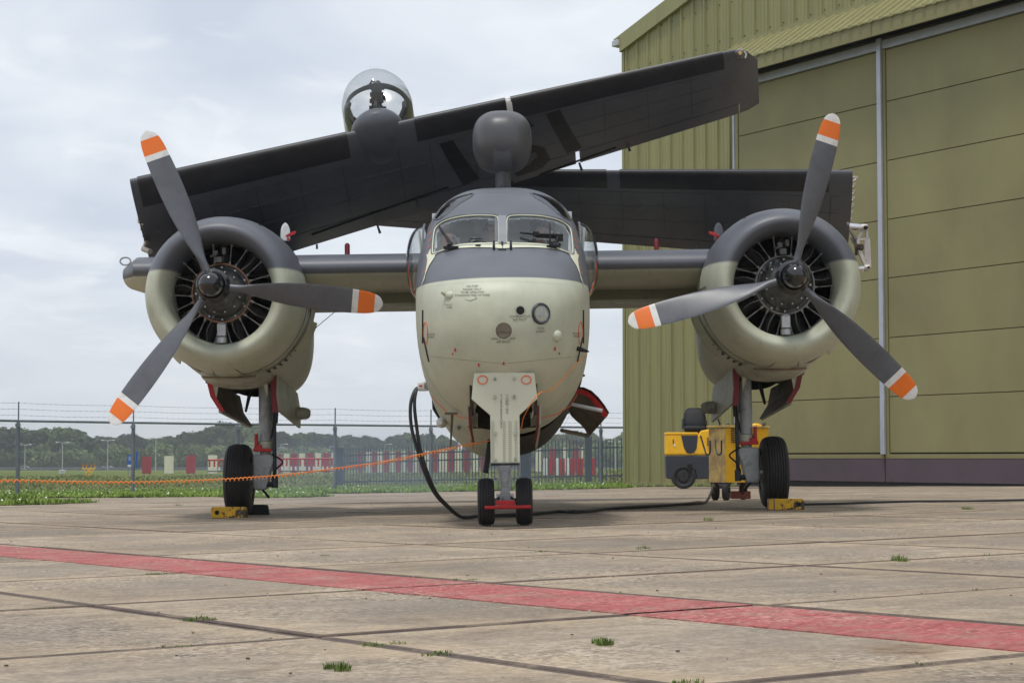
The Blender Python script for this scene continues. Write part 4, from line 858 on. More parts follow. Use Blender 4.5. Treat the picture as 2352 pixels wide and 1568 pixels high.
lin.build('cockpit_lining', CAB, ac, smooth=0)
for k, nm in (('paneL', 'windshield_pane'), ('paneR', 'windshield_pane')): sub(groups[k]).build(nm, GLASS, ac, smooth=60)
for k in ('browL', 'browR'): sub(groups[k]).build('overhead_window', TGLASS, ac, smooth=60)
def hit(u, v, off=.004):
    d = (A(u, v, 20) - CAMA).normalized(); h = BV.ray_cast(CAMA, d, 40)
    if h[0] is None:
        h = BV.find_nearest(A(u, v, 18.4)); n = h[1]; n = n if n.dot(-d) > 0 else -n; return h[0] + n * off, n
    n = h[1] if h[1].dot(d) < 0 else -h[1]; return h[0] + n * off, n
def dens(pts, st=3.0, closed=False):
    o = []; q = list(pts) + ([pts[0]] if closed else [])
    for a, b in zip(q[:-1], q[1:]):
        k = max(1, int(math.hypot(b[0] - a[0], b[1] - a[1]) / st)); o += [(a[0] + (b[0] - a[0]) * i / k, a[1] + (b[1] - a[1]) * i / k) for i in range(k)]
    if not closed: o.append(q[-1])
    return o
def round_poly(pts, it=2, closed=True):
    for _ in range(it):
        o = []; n = len(pts)
        for i in range(n if closed else n - 1):
            a = pts[i]; b = pts[(i + 1) % n]; o += [(a[0] * .75 + b[0] * .25, a[1] * .75 + b[1] * .25), (a[0] * .25 + b[0] * .75, a[1] * .25 + b[1] * .75)]
        if not closed: o = [pts[0]] + o + [pts[-1]]
        pts = o
    return pts
def strip(lineA, lineB, nu, nv, off=.005):
    def res(l, n):
        L_ = [0]
        for a, b in zip(l[:-1], l[1:]): L_.append(L_[-1] + math.hypot(b[0] - a[0], b[1] - a[1]))
        o = []
        for i in range(n + 1):
            t = L_[-1] * i / n; k = 0
            while k < len(l) - 2 and L_[k + 1] < t: k += 1
            q = (t - L_[k]) / max(1e-6, L_[k + 1] - L_[k]); o.append((l[k][0] + (l[k + 1][0] - l[k][0]) * q, l[k][1] + (l[k + 1][1] - l[k][1]) * q))
        return o
    a, b = res(lineA, nu), res(lineB, nu); m = MB()
    vs = [hit(a[i][0] + (b[i][0] - a[i][0]) * j / nv, a[i][1] + (b[i][1] - a[i][1]) * j / nv, off)[0] for i in range(nu + 1) for j in range(nv + 1)]
    m.add(vs, [(i * (nv + 1) + j, i * (nv + 1) + j + 1, (i + 1) * (nv + 1) + j + 1, (i + 1) * (nv + 1) + j) for i in range(nu) for j in range(nv)]); return m
# frames: bead and gasket around each pane, cream sill below
for pl in (paneL, paneR):
    q = dens(round_poly(pl, 2), 4, True); pts = [hit(u, v, .006)[0] for u, v in q]; pts.append(pts[0]); pts.append(pts[1])
    m = MB(); m.tube(pts, .0055, 6, cap=False); fr = m.build('window_frame', TRIMC, ac)
    cx_ = sum(u for u, v in q) / len(q); cy_ = sum(v for u, v in q) / len(q)
    q2 = [(u + (2.6 if u > cx_ else -2.6), v + (3.0 if v > cy_ else -3.0)) for u, v in q]; pts = [hit(u, v, .002)[0] for u, v in q2]; pts.append(pts[0]); pts.append(pts[1])
    m = MB(); m.tube(pts, .009, 6, cap=False); m.build('gasket', GREYP, fr)
for pl in (browL, browR):
    q = dens(round_poly(pl, 2), 4, True); pts = [hit(u, v, .003)[0] for u, v in q]; pts.append(pts[0]); pts.append(pts[1]); m = MB(); m.tube(pts, .007, 6, cap=False); m.build('window_frame', GREYP, ac)
sillT = z2([(100, 1568), (130, 1400), (232, 1372), (300, 1365), (480, 1300), (700, 1222), (1000, 1197), (1300, 1188), (1535, 1178)], 7.468, 1050, 450); sillB = z2([(165, 1600), (235, 1460), (330, 1372), (480, 1322), (700, 1282), (1000, 1268), (1300, 1272), (1535, 1290)], 7.468, 1050, 450)
for T, B_ in ((sillT[1:], sillB), (mirror(sillT[1:]), mirror(sillB))): strip(T, B_, 80, 6, .007).build('windshield_sill', TRIMC, ac, rec=False)
# cream wedge running down beside the side windows
wT = [(977, 640), (981, 610), (986, 580), (990, 572)]; wB = [(966, 664), (975, 640), (986, 612), (1000, 590)]
for T, B_ in ((wT, wB), (mirror(wT)[::-1], mirror(wB)[::-1])): strip(T, B_, 30, 5, .007).build('cheek_stripe', TRIMC, ac, rec=False)
# centre post
strip([(1144, 498), (1146, 540), (1146, 562)], [(1163, 498), (1163, 540), (1163, 562)], 20, 4, .016).build('windshield_post', mat('post_grey', (.22, .23, .25), .4), ac, rec=False)
# orange dashes beside the side windows
m = MB(); ds_ = [(89, 305), (93, 321), (95.5, 336), (94.6, 351.5), (92.7, 368), (90.6, 385), (88, 402), (85, 418), (81, 432)]
dl = [((980 + x * 1.0) / 1, y) for x, y in ds_]
for x, y in [(236, 838), (254, 866), (260, 906), (259, 950), (253, 995), (247, 1040), (240, 1088), (232, 1130), (222, 1165)]:
    u, v = (980 + x / 2.703) / 1.0884, (250 + y / 2.703) / 1.0884
    for s in (0, 1):
        uu = u if not s else 2 * CXP - u; h, n = hit(uu, v, .006); a = Vector((0, 0, 1)); a = (a - n * a.dot(n)).normalized(); b = n.cross(a); w_, l_ = .008, .021; c = [h - a * l_ - b * w_, h + a * l_ - b * w_, h + a * l_ + b * w_, h - a * l_ + b * w_]; m.add(c, [(0, 1, 2, 3)])
m.build('warning_dashes', ORLINE, ac, smooth=0, rec=False)
# side bubble windows
for s in (-1, 1):
    c = Vector((s * .70, 1.22, 2.385)); m = MB(); rings = []
    for i in range(15):
        e = i / 14 * math.pi / 2; rr_ = math.cos(e) ** .8; h = math.sin(e) ** .9 * .19
        rings.append([(c.x + s * h - (s * .0 if i else 0), c.y + .60 * rr_ * math.cos(a), c.z + .365 * rr_ * math.sin(a) - .02 * h) for a in [2 * math.pi * k / 40 for k in range(40)]])
    m.loft(rings, caps=(False, True)); bub = m.build('side_window', GLASS2, ac, smooth=80)
    m = MB(); m.tube([(c.x + s * .012, c.y + .60 * math.cos(a), c.z + .365 * math.sin(a)) for a in [2 * math.pi * k / 48 for k in range(50)]], .011, 8, cap=False); m.build('window_rim', GREYP, bub)
    m = MB(); m.tube([(c.x + s * (.03 + .145 * math.cos(t)), c.y - .03, c.z + .345 * math.sin(t)) for t in [(-1.45 + 1.5 * k / 20) for k in range(21)]], .006, 6); m.build('seal_line', ORLINE, bub)
    m = MB(); m.tube([(c.x + s * (.03 + .15 * math.cos(t)), c.y - .02, c.z + .35 * math.sin(t)) for t in [(-1.5 + 3.0 * k / 30) for k in range(31)]], .009, 6); m.build('window_rib', NAVY, bub)
    m = MB(); m.tube([(c.x + s * .0, c.y - .25, c.z - .32), (c.x + s * .06, c.y - .2, c.z + .30)], .012, 6); m.build('inner_frame', CREAMP, bub)
# cockpit inside
m = MB(); m.box((0, .32, 2.14), (1.2, .12, .36)); m.box((0, .22, 2.32), (1.1, .25, .03)); m.build('instrument_panel', CAB, ac, bevel=.02)
m = MB(); m.box((0, 1.0, 1.82), (1.45, 2.2, .03)); m.build('cockpit_floor', CAB, ac, smooth=0)
m = MB(); m.box((0, 1.95, 2.35), (1.35, .03, 1.2)); m.build('bulkhead', CAB, ac, smooth=0)
m = MB(); m.box((0, .75, 2.74), (.25, .3, .06)); m.tube([(0, .72, 2.72), (-.02, .72, 2.6)], .02, 6); m.build('overhead_console', CAB, ac, bevel=.01)
for s in (-1, 1):
    m = MB(); m.box((s * .38, 1.25, 2.05), (.44, .42, .12)); m.box((s * .38, 1.47, 2.38), (.42, .10, .62)); m.box((s * .38, 1.45, 2.74), (.24, .09, .16)); m.build('seat', mat('seat_fabric', (.16, .18, .14), .9), ac, bevel=.04)
m = MB(); m.tube([(.36, .42, 2.55), (.40, .40, 2.47), (.47, .40, 2.44), (.52, .42, 2.50), (.50, .44, 2.58)], .01, 6); m.tube([(-.42, .42, 2.56), (-.36, .40, 2.46), (-.28, .40, 2.46), (-.24, .42, 2.54)], .01, 6); m.build('control_wheel', GREYP, ac)
# wipers, aerials and pins on the sill
def PT(u, v, off=.01): return hit(u, v, off)[0]
def zz(x, y): return (1050 + x / 7.468) / 1.0884, (450 + y / 7.468) / 1.0884
m = MB(); a = PT(*zz(355, 890), .015); b = PT(*zz(580, 1235), .035); c = PT(*zz(560, 1290), .03); m.tube([a, (a + b) / 2 + Vector((0, -.02, .01)), b, c], [.006, .009, .013, .02], 6); m.tube([a + Vector((.012, -.005, 0)), b + Vector((.02, -.01, -.01))], .007, 6); m.box(PT(*zz(590, 1300), .02), (.13, .04, .025)); m.build('wiper', BLACK, ac)
m = MB(); a = PT(*zz(2100 - 420, 1000), .02)
def z3(x, y): return (1290 + x / 5.06) / 1.0884, (450 + y / 5.06) / 1.0884
P0, P1, P2 = PT(*z3(50, 700), .025), PT(*z3(240, 735), .04), PT(*z3(520, 765), .05)
m.tube([P0, P1, P2], [.008, .012, .017], 6); m.tube([P1 + Vector((0, 0, -.02)), PT(*z3(560, 780), .04)], .012, 6); m.box(P2 + Vector((0, -.01, -.02)), (.07, .05, .06)); m.box(PT(*z3(460, 865), .02), (.11, .04, .02)); m.tube([P2, PT(*z3(470, 870), .02)], .012, 6); m.box(P1, (.05, .04, .04)); m.build('wiper', BLACK, ac)
m = MB(); q = PT(*z3(425, 880), .02); m.tube([q, q + Vector((0, -.03, .21))], [.008, .003], 6); m.build('whip_aerial', BLACK, ac)
m = MB(); m.tube([PT(*zz(920, 1170)), PT(*zz(950, 1135), .02), PT(*zz(1150, 1115))], .005, 5); m.tube([PT(*zz(960, 1190)), PT(*zz(1060, 1170), .02), PT(*zz(1240, 1180))], .004, 5); m.tube([PT(*zz(1040, 1242)), PT(*zz(1130, 1255), .02)], .008, 5); m.build('wiper_arm', BLACK, ac)
for x in (1380, 1697):
    m = MB(); p = PT(*zz(x, 1300), .0); m.tube([p + Vector((0, 0, -.015)), p + Vector((0, -.02, .02)), p + Vector((0, -.015, .075))], [.011, .012, .008], 8); m.build('pitot_pin', NAVY, ac)
m = MB(); p = PT(*zz(1535, 1225), .012); m.box(p, (.018, .02, .05)); m.build('sill_bracket', NAVY, ac, smooth=0); m = MB(); m.box(PT(*zz(1535, 1310), .01), (.07, .02, .012)); m.build('sill_vent', NAVY, ac, smooth=0)
# ---- nose details
def disc(u, v, r, off, m_, name, n=32, rim=None, inner=0):
    c, nn = hit(u, v, 0); a = Vector((1, 0, 0)); a = (a - nn * a.dot(nn)).normalized(); b = nn.cross(a); m = MB()
    ring = lambda q, o: [hitp(c + a * q * math.cos(t) + b * q * math.sin(t), o) for t in [2 * math.pi * k / n for k in range(n)]]
    if inner: m.loft([ring(r, off), ring(inner, off)], caps=(False, False))
    else: m.loft([ring(r, off), ring(r * .5, off), ring(r * .02, off)], caps=(False, True))
    return m.build(name, m_, ac, rec=False)
def hitp(p, off):
    d = (p - CAMA).normalized(); h = BV.ray_cast(CAMA, d, 40)
    if h[0] is None: return p
    n = h[1] if h[1].dot(d) < 0 else -h[1]; return h[0] + n * off
disc(1195, 713, .034, .003, VOID, 'air_inlet'); disc(1195, 713, .041, .006, CREAMD, 'inlet_rim', inner=.034)
disc(1157, 759, .068, .003, INT2, 'air_inlet'); disc(1157, 759, .077, .007, CREAMP, 'inlet_rim', inner=.066)
m = MB(); c, nn = hit(1157, 766, .006); m.loft([[c + Vector((x, o, z)) for x, z in ((-.052, .018), (.052, .018), (.045, -.012), (.022, -.034), (-.022, -.034), (-.045, -.012))] for o in (-.002, .004)]); m.box(c + Vector((0, -.004, .02)), (.10, .008, .005)); m.box(c + Vector((-.0, -.004, .045)), (.006, .006, .045), 1); m.build('inlet_vane', [INT2, ENGG], ac, smooth=0)
c, nn = hit(1243, 720, 0); Q = nn.to_track_quat('-Y', 'Z').to_matrix().to_4x4(); Q.translation = c; Q = Q @ Matrix.Scale(.84, 4)
m = MB(); m.lathe([(-.004, .080), (-.014, .094), (-.004, .104), (.004, .106)], 40, 0, Q); ll = m.build('landing_light', NAVY, ac)
m = MB(); m.lathe([(.004, .08), (-.003, .08), (.010, .06), (.02, .03), (.022, .001)], 40, 0, Q); m.build('reflector', mat('dull_reflector', (.33, .33, .34), .18, 1, var=.4, vs_=30), ll, rec=False)
m = MB(); m.lathe([(-.016, .001), (-.014, .05), (-.008, .088)], 40, 0, Q); m.build('lens', GLASS3, ll)
m = MB(); m.tube([Q @ Vector((0, -.002, 0)), Q @ Vector((0, .02, 0))], .018, 10); m.box(Q @ Vector((.02, .0, .03)), (.012, .01, .06)); m.box(Q @ Vector((-.03, .0, -.02)), (.05, .01, .012)); m.build('bulb', STEEL, ll)
def blister(u, v, r, h, ax, m_, name, sx=1):
    c, nn = hit(u, v, 0); Q = nn.to_track_quat('-Y', 'Z').to_matrix().to_4x4(); Q.translation = c
    m = MB(); m.lathe([(.005, r), (-h * .4, r * .92), (-h * .8, r * .6), (-h, r * .05)], 24, 0, Q @ Matrix.Diagonal((sx, 1, 1, 1)), cap=(False, True)); return m.build(name, m_, ac)
blister(1279, 771, .048, .035, 0, CREAMP, 'blister')
blister(1033, 678, .036, .03, 0, CREAMP, 'blister', 1.25); blister(1026, 678, .018, .07, 0, CREAMD, 'blister_tip')
blister(1326, 800, .02, .11, 0, BLACK, 'pitot_stub')
for u, v, s in ((1046, 803, .010), (1274, 800, .010), (1100, 837, .009), (1157, 834, .009), (1040, 812, .006), (1284, 811, .006)):
    c, nn = hit(u, v, .005); m = MB(); m.box(c, (s * 1.4, .01, s * 3)); m.build('locking_pin', RED, ac, bevel=.002)
m = MB(); m.tube([PT(1012, 668, .004)] + [PT(u, v, .004) for u, v in ((1068, 686), (1080, 690), (1096, 686), (1092, 682), (1084, 687), (1068, 686))][0:6], .002, 4, cap=False) if False else m.tube([PT(u, v, .003) for u, v in ((1068, 684), (1070, 688), (1081, 690), (1096, 685), (1092, 681))], .0022, 4); m.build('hatch_outline', CREAMD, ac)
m = MB(); m.tube([hit(u, v, .003)[0] for u, v in dens([(994, 908), (1005, 925), (1030, 948), (1060, 958), (1085, 962)], 5)], .0035, 4); m.build('belly_line', ORLINE, ac); m = MB(); m.tube([hit(u, v, .003)[0] for u, v in dens([(1240, 960), (1280, 950), (1310, 930), (1325, 905)], 5)], .0035, 4); m.build('belly_line', ORLINE, ac)
# lettering
def text_mesh(body, size, align='CENTER', spc=1.0):
    cu = bpy.data.curves.new('t', 'FONT'); cu.body = body; cu.size = size; cu.align_x = align; cu.space_line = spc; cu.fill_mode = 'FRONT'; o = bpy.data.objects.new('t', cu); COL.objects.link(o)
    bpy.context.view_layer.update(); me = bpy.data.meshes.new_from_object(o.evaluated_get(bpy.context.evaluated_depsgraph_get())); bpy.data.objects.remove(o); return me
def letter(body, u, v, size, name='stencil_text', m_=STEN, sx=1.0):
    me = text_mesh(body, size); c, nn = hit(u, v, 0); m = MB()
    vs = [hitp(c + Vector((p.co.x * sx, 0, p.co.y)), .003) for p in me.vertices]; m.add(vs, [tuple(p.vertices) for p in me.polygons]); return m.build(name, m_, ac, smooth=0, rec=False)
letter('COMBUSTION\nAIR INLET', 1194, 729, .026); letter('HEAT AND VENT\nAIR INLET', 1156, 780, .026); letter('TAXI\nLIGHT', 1241, 756, .026)
letter('NO STEP\nRADAR ONLY\nTO BE OPERATED\nSTANDING FREE OF NOSE', 1085, 660, .024); letter('PITOT\nTUBE', 1032, 702, .020); letter('STATIC\nPORT', 990, 770, .022); letter('STATIC\nPORT', 1325, 768, .022)
for u0, s in ((969, 1), (1342, -1)):
    m = MB(); m.tube([hit(u0 + s * (3 + 0.0 * k), 712 + k * 5, .004)[0] for k in range(16)], .010, 4); m.tube([hit(u0 + s * (5 + k * 1.3), 775 + k * 6, .004)[0] for k in range(10)], .010, 4); m.build('side_number_edge', MARK, ac)
    m = MB(); m.tube([hit(u0 + s * (9 + 5 * math.cos(t)), 765 + 26 * math.sin(t), .004)[0] for t in [k * .3 for k in range(22)]], .003, 4); m.build('side_ring', ORLINE, ac)
m = MB()
for y in (.02, 1.0, 2.6): m.tube([Vector(p) for p in sect(y, 80, .0005)] + [Vector(sect(y, 80, .0005)[0])], .0012, 4, cap=False)
m.tube([hit(u, 835 + abs(u - 1155) * -.10, .001)[0] for u in range(985, 1328, 6)], .0012, 4)
m.build('panel_seams', mat('skin_seam', (.16, .16, .12), .7), ac)['kind'] = 'stuff'
m = MB()
for u in range(975, 1336, 5): 
    h, n = hit(u, 646 + .00042 * (u - 1155) ** 2, .001); m.box(h, (.005, .003, .005))
for v in range(648, 845, 5):
    pass
m.build('rivets', CREAMD, ac, smooth=0)['kind'] = 'stuff'
# ---- nose gear, plate, doors, bay
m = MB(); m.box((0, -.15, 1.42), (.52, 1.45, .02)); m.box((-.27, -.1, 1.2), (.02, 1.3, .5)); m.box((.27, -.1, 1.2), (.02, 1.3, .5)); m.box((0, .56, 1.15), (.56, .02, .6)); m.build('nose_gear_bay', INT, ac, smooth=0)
m = MB(); yb = [1.0 + .2 * i for i in range(18)]
rs = [[p for p in sect(y, 72, -.025) if p[2] < 1.75] for y in yb]
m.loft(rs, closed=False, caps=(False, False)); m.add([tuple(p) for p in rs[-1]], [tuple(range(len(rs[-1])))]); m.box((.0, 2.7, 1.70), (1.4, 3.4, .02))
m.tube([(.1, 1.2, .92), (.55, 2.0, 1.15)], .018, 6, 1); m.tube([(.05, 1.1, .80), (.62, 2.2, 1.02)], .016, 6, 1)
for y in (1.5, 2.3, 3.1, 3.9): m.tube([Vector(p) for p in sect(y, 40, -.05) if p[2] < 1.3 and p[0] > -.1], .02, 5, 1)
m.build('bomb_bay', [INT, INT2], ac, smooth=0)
pz_ = lambda x, y: z2([(x, y)], 5.227, 1160, 880)[0]
PP = [pz_(*q) for q in [(133, 274), (250, 270), (400, 266), (530, 264), (660, 266), (800, 269), (918, 272), (940, 440), (962, 605), (844, 714), (725, 822), (728, 1130), (730, 1445), (540, 1447), (350, 1450), (346, 1130), (343, 825), (220, 720), (98, 615), (115, 440)]]
def PY(v): return 16.27 + (v - 855) / 208 * .05
m = MB(); pf = [A(u, v, PY(v)) for u, v in PP]; m.prism(pf, (0, .025, .0)); plate = m.build('nose_gear_door', mat('clean_cream_paint', (.57, .58, .46), .45, var=.04, vs_=3), ac, smooth=0, bevel=.006)
def onp(u, v, off=-.004): return A(u, v, PY(v) + off)
for u in (1108.5, 1209): m = MB(); m.tube([onp(u + 11 * math.cos(t), 872 + 9.3 * math.sin(t)) for t in [2 * math.pi * k / 28 for k in range(30)]], .0042, 5, cap=False); m.build('orange_ring', ORLINE, plate)
for x, y in ((405, 355), (655, 352), (402, 585), (657, 585), (407, 1055), (665, 1055), (413, 1405), (670, 1402)):
    u, v = pz_(x, y); m = MB(); p = onp(u, v, -.008); m.box(p, (.022, .012, .030 if 500 < y < 1200 else .018)); m.box(p + Vector((0, -.004, .012)), (.010, .012, .012)); m.build('latch', CREAMD, plate, bevel=.003)
def vtext(s, x, y0, y1):
    m = MB(); n = len(s)
    for i, ch in enumerate(s):
        if ch == ' ': continue
        me = text_mesh(ch, .030); u, v = pz_(x, y0 + (y1 - y0) * i / (n - 1)); c = onp(u, v, -.003) - Vector((0, 0, .010)); m.add([c + Vector((p.co.x, 0, p.co.y)) for p in me.vertices], [tuple(p.vertices) for p in me.polygons])
    m.build('stencil_text', STEN, plate, smooth=0, rec=False)
vtext('TIREPRESSURE', 487, 570, 972); vtext('TOWWING', 563, 572, 785)
m = MB()
for k in range(20):
    u0, v0 = pz_(372, 1100 + k * 17)
    for xa in (375, 600, 0): 
        if xa: 
            ua, va = pz_(xa, 905 + k * 27); m.box(onp(ua, va, -.002), (.028, .003, .003)); ua, va = pz_(xa + (150 if xa == 375 else 80), 905 + k * 27); m.box(onp(ua, va, -.002), (.024, .003, .003))
m.build('scale_marks', mat('faint_marks', (.33, .33, .27), .6), plate, smooth=0)['kind'] = 'stuff'
u0, v0 = pz_(350, 1455); m = MB(); m.box(A(1160, 1066, 16.33), (.235, .05, .016)); m.build('plate_hem', BLACK, plate, smooth=0)
m = MB(); m.tube([A(1090, 853, 16.36), A(1158, 857, 16.32), A(1229, 853, 16.36)], .010, 6); m.build('door_hinge', NAVY, ac)
for s, uu in ((-1, 1), (1, 1)):
    x = s * .30; m = MB(); P = [(x, -.35, 1.10), (x * .99, -.30, .86), (x * .90, .0, .70), (x * .90, .45, .66), (x, .6, .98), (x, .5, 1.15)]
    m.prism(P, (.018 * s, 0, 0)); d = m.build('nose_gear_side_door', CREAMD, ac, smooth=0, bevel=.003)
    m = MB(); m.prism([(x, -.357, 1.10), (x * .99, -.312, .86), (x * .90, -.012, .70), (x * .90, .03, .70), (x * .99, -.26, .90), (x, -.31, 1.10)], (-.016 * s, 0, 0)); m.build('door_edge', DRED, d, smooth=0)
    m = MB(); m.tube([(x * .95, -.2, 1.12), (x * .80, -.15, .92)], .014, 6); m.build('door_link', STEEL, d)
# strut and wheels
m = MB(); m.tube([(0, .12, 1.3), (0, .05, .62)], .055, 16); m.tube([(0, .05, .64), (0, .02, .52)], [.045, .035], 14); m.build('nose_strut', STRUT, ac)
m = MB(); m.loft([[(x * w_, y - .02 * q, z) for x, y in ((-1, -.05), (1, -.05), (1, .06), (-1, .06))] for z, w_, q in ((.56, .045, 0), (.50, .05, 0), (.38, .032, 1), (.28, .04, 1), (.235, .08, 1), (.19, .08, 1))]); m.tube([(-.055, -.06, .50), (-.05, -.07, .30)], .012, 6); m.tube([(.055, -.06, .50), (.05, -.07, .30)], .012, 6); m.box((0, -.065, .40), (.05, .02, .14)); m.build('nose_fork', STRUT, ac, bevel=.008)
m = MB(); m.tube([(-.16, 0, .21), (.16, 0, .21)], .028, 12); m.tube([(-.02, -.06, .24), (-.02, -.075, .22), (.03, -.07, .20)], .015, 6); m.box((-.06, -.05, .25), (.03, .04, .05)); m.box((.06, -.05, .25), (.03, .04, .05)); m.build('nose_axle', STEEL, ac, bevel=.004)
def wheel_mesh(R_, W_, grooves, name, parent, loc, rimside, rr_):
    gd_ = .017 if R_ > .3 else .008
    prof = []; h = W_ / 2; n = 26
    for i in range(n + 1):
        a = -math.pi / 2 + math.pi * i / n; x = math.copysign(abs(math.sin(a)) ** .75, math.sin(a)) * h; r = rr_ + (R_ - rr_) * abs(math.cos(a)) ** .42
        prof.append((x, r))
    pr = []
    for x, r in prof: pr.append((x, r))
    # circumferential grooves in the crown
    out_ = []; xs = sorted(set([round(x, 5) for x, r in pr]))
    for x, r in pr: out_.append((x, r))
    for g in range(grooves):
        gx = -h * .62 + 1.24 * h * g / (grooves - 1); gw = .0065
        def rad(x):
            for (xa, ra), (xb, rb) in zip(pr[:-1], pr[1:]):
                if xa <= x <= xb: return ra + (rb - ra) * (x - xa) / max(1e-6, xb - xa)
            return R_
        out_ = [(x, r) for x, r in out_ if not (gx - gw * 1.6 < x < gx + gw * 1.6)]
        out_ += [(gx - gw, rad(gx - gw)), (gx - gw * .7, rad(gx) - gd_), (gx + gw * .7, rad(gx) - gd_), (gx + gw, rad(gx + gw))]
    out_.sort(); M = Matrix.Translation(loc) @ Matrix.Rotation(-math.pi / 2, 4, 'Z')
    m = MB(); m.lathe(out_, 64, 0, M); t = m.build(name, TYRE, parent, smooth=50)
    m = MB()
    for s in (-1, 1):
        m.lathe([(s * h * .92, rr_ * 1.0), (s * h * .80, rr_ * .93), (s * h * .55, rr_ * .86), (s * h * .50, rr_ * .5), (s * h * .62, rr_ * .42), (s * h * .70, rr_ * .25), (s * h * .98, rr_ * .22), (s * h * 1.0, .001)], 40, 0, M)
    m.build('rim', STRUT if not rimside else WHITE, t, smooth=40); return t
for x in (-.165, .163): wheel_mesh(.208, .145, 5, 'nose_wheel', ac, (x, 0, .208), x < 0, .115)
m = MB(); m.tube([(-.175, -.215, .165), (.22, -.215, .165)], .017, 8); m.box((.015, -.20, .175), (.14, .05, .035)); m.box((0, -.16, .205), (.17, .05, .035)); m.box((0, -.12, .20), (.06, .12, .03)); m.build('tow_bar_fitting', RED, ac, bevel=.006)
m = MB(); m.tube([(-.12, -.05, .74), (-.165, -.12, .46)], .024, 8); m.build('retraction_arm', BLACK, ac)
m = MB(); m.loft([[(-.46, .1, .98), (-.44, .12, .98), (-.44, .12, .94), (-.46, .1, .94)], [(-.475, .08, .70), (-.462, .09, .70), (-.462, .09, .68), (-.475, .08, .68)]]); m.box((-.46, .12, .975), (.11, .05, .02)); m.build('blade_aerial', INT2, ac, smooth=0)
m = MB(); c = A(1014, 970, 18.4); m.tube([c + Vector((0, .1, 0)), c, c + Vector((-.01, -.09, 0))], [.05, .05, .02], 12); m.build('belly_lamp', WHITE, ac)
m = MB(); c = A(1052, 985, 18.0); m.tube([c + Vector((.0, .1, .02)), c + Vector((0, -.05, -.02))], [.02, .012], 8); m.build('sensor_probe', STEEL, ac)
# bomb bay door, open on the right
dp = z2([(845, 0), (960, 8), (1060, 60), (1140, 140), (1200, 230), (1240, 310)], 5.6, 1300, 980); Yd = 19.3
outer = [(1322, 893), (1338, 894), (1356, 902), (1372, 917), (1386, 935), (1397, 953)]
inner_ = [(1310, 925), (1303, 950), (1299, 972), (1320, 972), (1338, 982), (1351, 1004)]
m = MB(); ra = [A(u, v, Yd) for u, v in outer]; rb = [A(u, v, Yd + 1.3) for u, v in [(1306, 945), (1312, 955), (1322, 965), (1334, 975), (1344, 987), (1352, 1004)]]
mid = [a * .5 + b * .5 for a, b in zip(ra, rb)]
m.loft([[p for p in ra], mid, rb], closed=False, caps=(False, False)); m2 = MB(); m2.v = [p.copy() for p in m.v]; m2.f = list(m.f); m2.m = list(m.m)
k = len(m.v); m.add([p + Vector((.012, .0, .022)) for p in m2.v], [f[::-1] for f in m2.f]); bd = m.build('bomb_bay_door', mat('bay_door_lining', (.30, .25, .19), .7, var=.3, vs_=4, dirt=(.12, .1, .07), da=.6), ac, smooth=50, rec=False)
m = MB()
ri = [A(u, v, Yd - .02) for u, v in outer]; rj = [A(u - (5 if i < 3 else 11), v + (10 if i < 3 else 6), Yd + .0) for i, (u, v) in enumerate(outer)]
m.loft([ri, rj], closed=False, caps=(False, False)); m.loft([[p + Vector((0, .03, 0)) for p in ri], ri], closed=False, caps=(False, False)); m.build('door_edge', RED, bd, smooth=0, rec=False)
m = MB(); m.tube([A(1304, 926, Yd + .1), A(1383, 943, Yd - .02)], .019, 8); m.build('door_strut', WHITE, bd)
m = MB(); m.tube([A(1290, 988, Yd + .5), A(1350, 1000, Yd + 1.1)], .02, 8); m.build('door_arm', INT2, bd)
m = MB(); m.tube([A(996, 906, 19.0), A(1003, 935, 19.0), A(1020, 962, 19.0), A(1038, 984, 19.0)], [.02, .045, .045, .02], 8); m.build('bay_door_edge', BLACK, ac)
# external power plug
m = MB(); m.box(A(972, 887, 18.4), (.10, .12, .085)); pg = m.build('power_plug', WHITE, ac, bevel=.015); m = MB(); m.box(A(966, 886, 18.33), (.035, .01, .012)); m.build('red_mark', RED, pg, smooth=0)
m = MB(); me = text_mesh('E', .07); c = A(978, 892, 18.335); m.add([c + Vector((p.co.x, 0, p.co.y)) for p in me.vertices], [tuple(p.vertices) for p in me.polygons]); m.build('plug_letter', MARK, pg, smooth=0, rec=False)
for u, v in ((981, 861), (1341, 862)): m = MB(); m.tube([A(u + (4 if u < 1100 else -4), v, 18.4), A(u, v, 18.35)], .012, 8); m.build('vent_stub', BLACK, ac)
# ---- direction finder radome on its pylon
c = Vector((.012, 2.35, 3.70)); m = MB()
def sq(R1, R2, y, up=0, n=48, e=2.7):
    o = []
    for k in range(n):
        a = 2 * math.pi * k / n; cc, ss = math.cos(a), math.sin(a); o.append((c.x + math.copysign(abs(cc) ** (2 / e), cc) * R1, c.y + y, c.z + up + math.copysign(abs(ss) ** (2 / e), ss) * (R2 * (1.0 if ss > 0 else 1.0))))
    return o
prof = [(-.46, .02), (-.455, .08), (-.43, .145), (-.38, .195), (-.30, .235), (-.2, .262), (-.1, .276), (0, .28), (.15, .275), (.35, .24), (.6, .15), (.8, .05), (.85, .01)]
m.loft([sq(r * 1.03, r * 1.05, y) for y, r in prof]); rd = m.build('direction_finder_radome', SMOKEPL, ac, smooth=60)
m = MB(); ring = [Vector(p) for p in sq(.2755 * 1.03, .2755 * 1.05, -.10)]; ring = ring + ring[:2]; m.tube([p + (p - Vector((c.x, p.y, c.z))).normalized() * .003 for p in ring], .004, 5, cap=False); m.build('radome_seam', GREYP, rd)
m = MB(); m.loft([sq(r * 1.045, r * 1.065, y) for y, r in prof[7:12]], caps=(False, False)); m.build('rear_shell', GREYP, rd, smooth=60)
low = MB(); rg = []
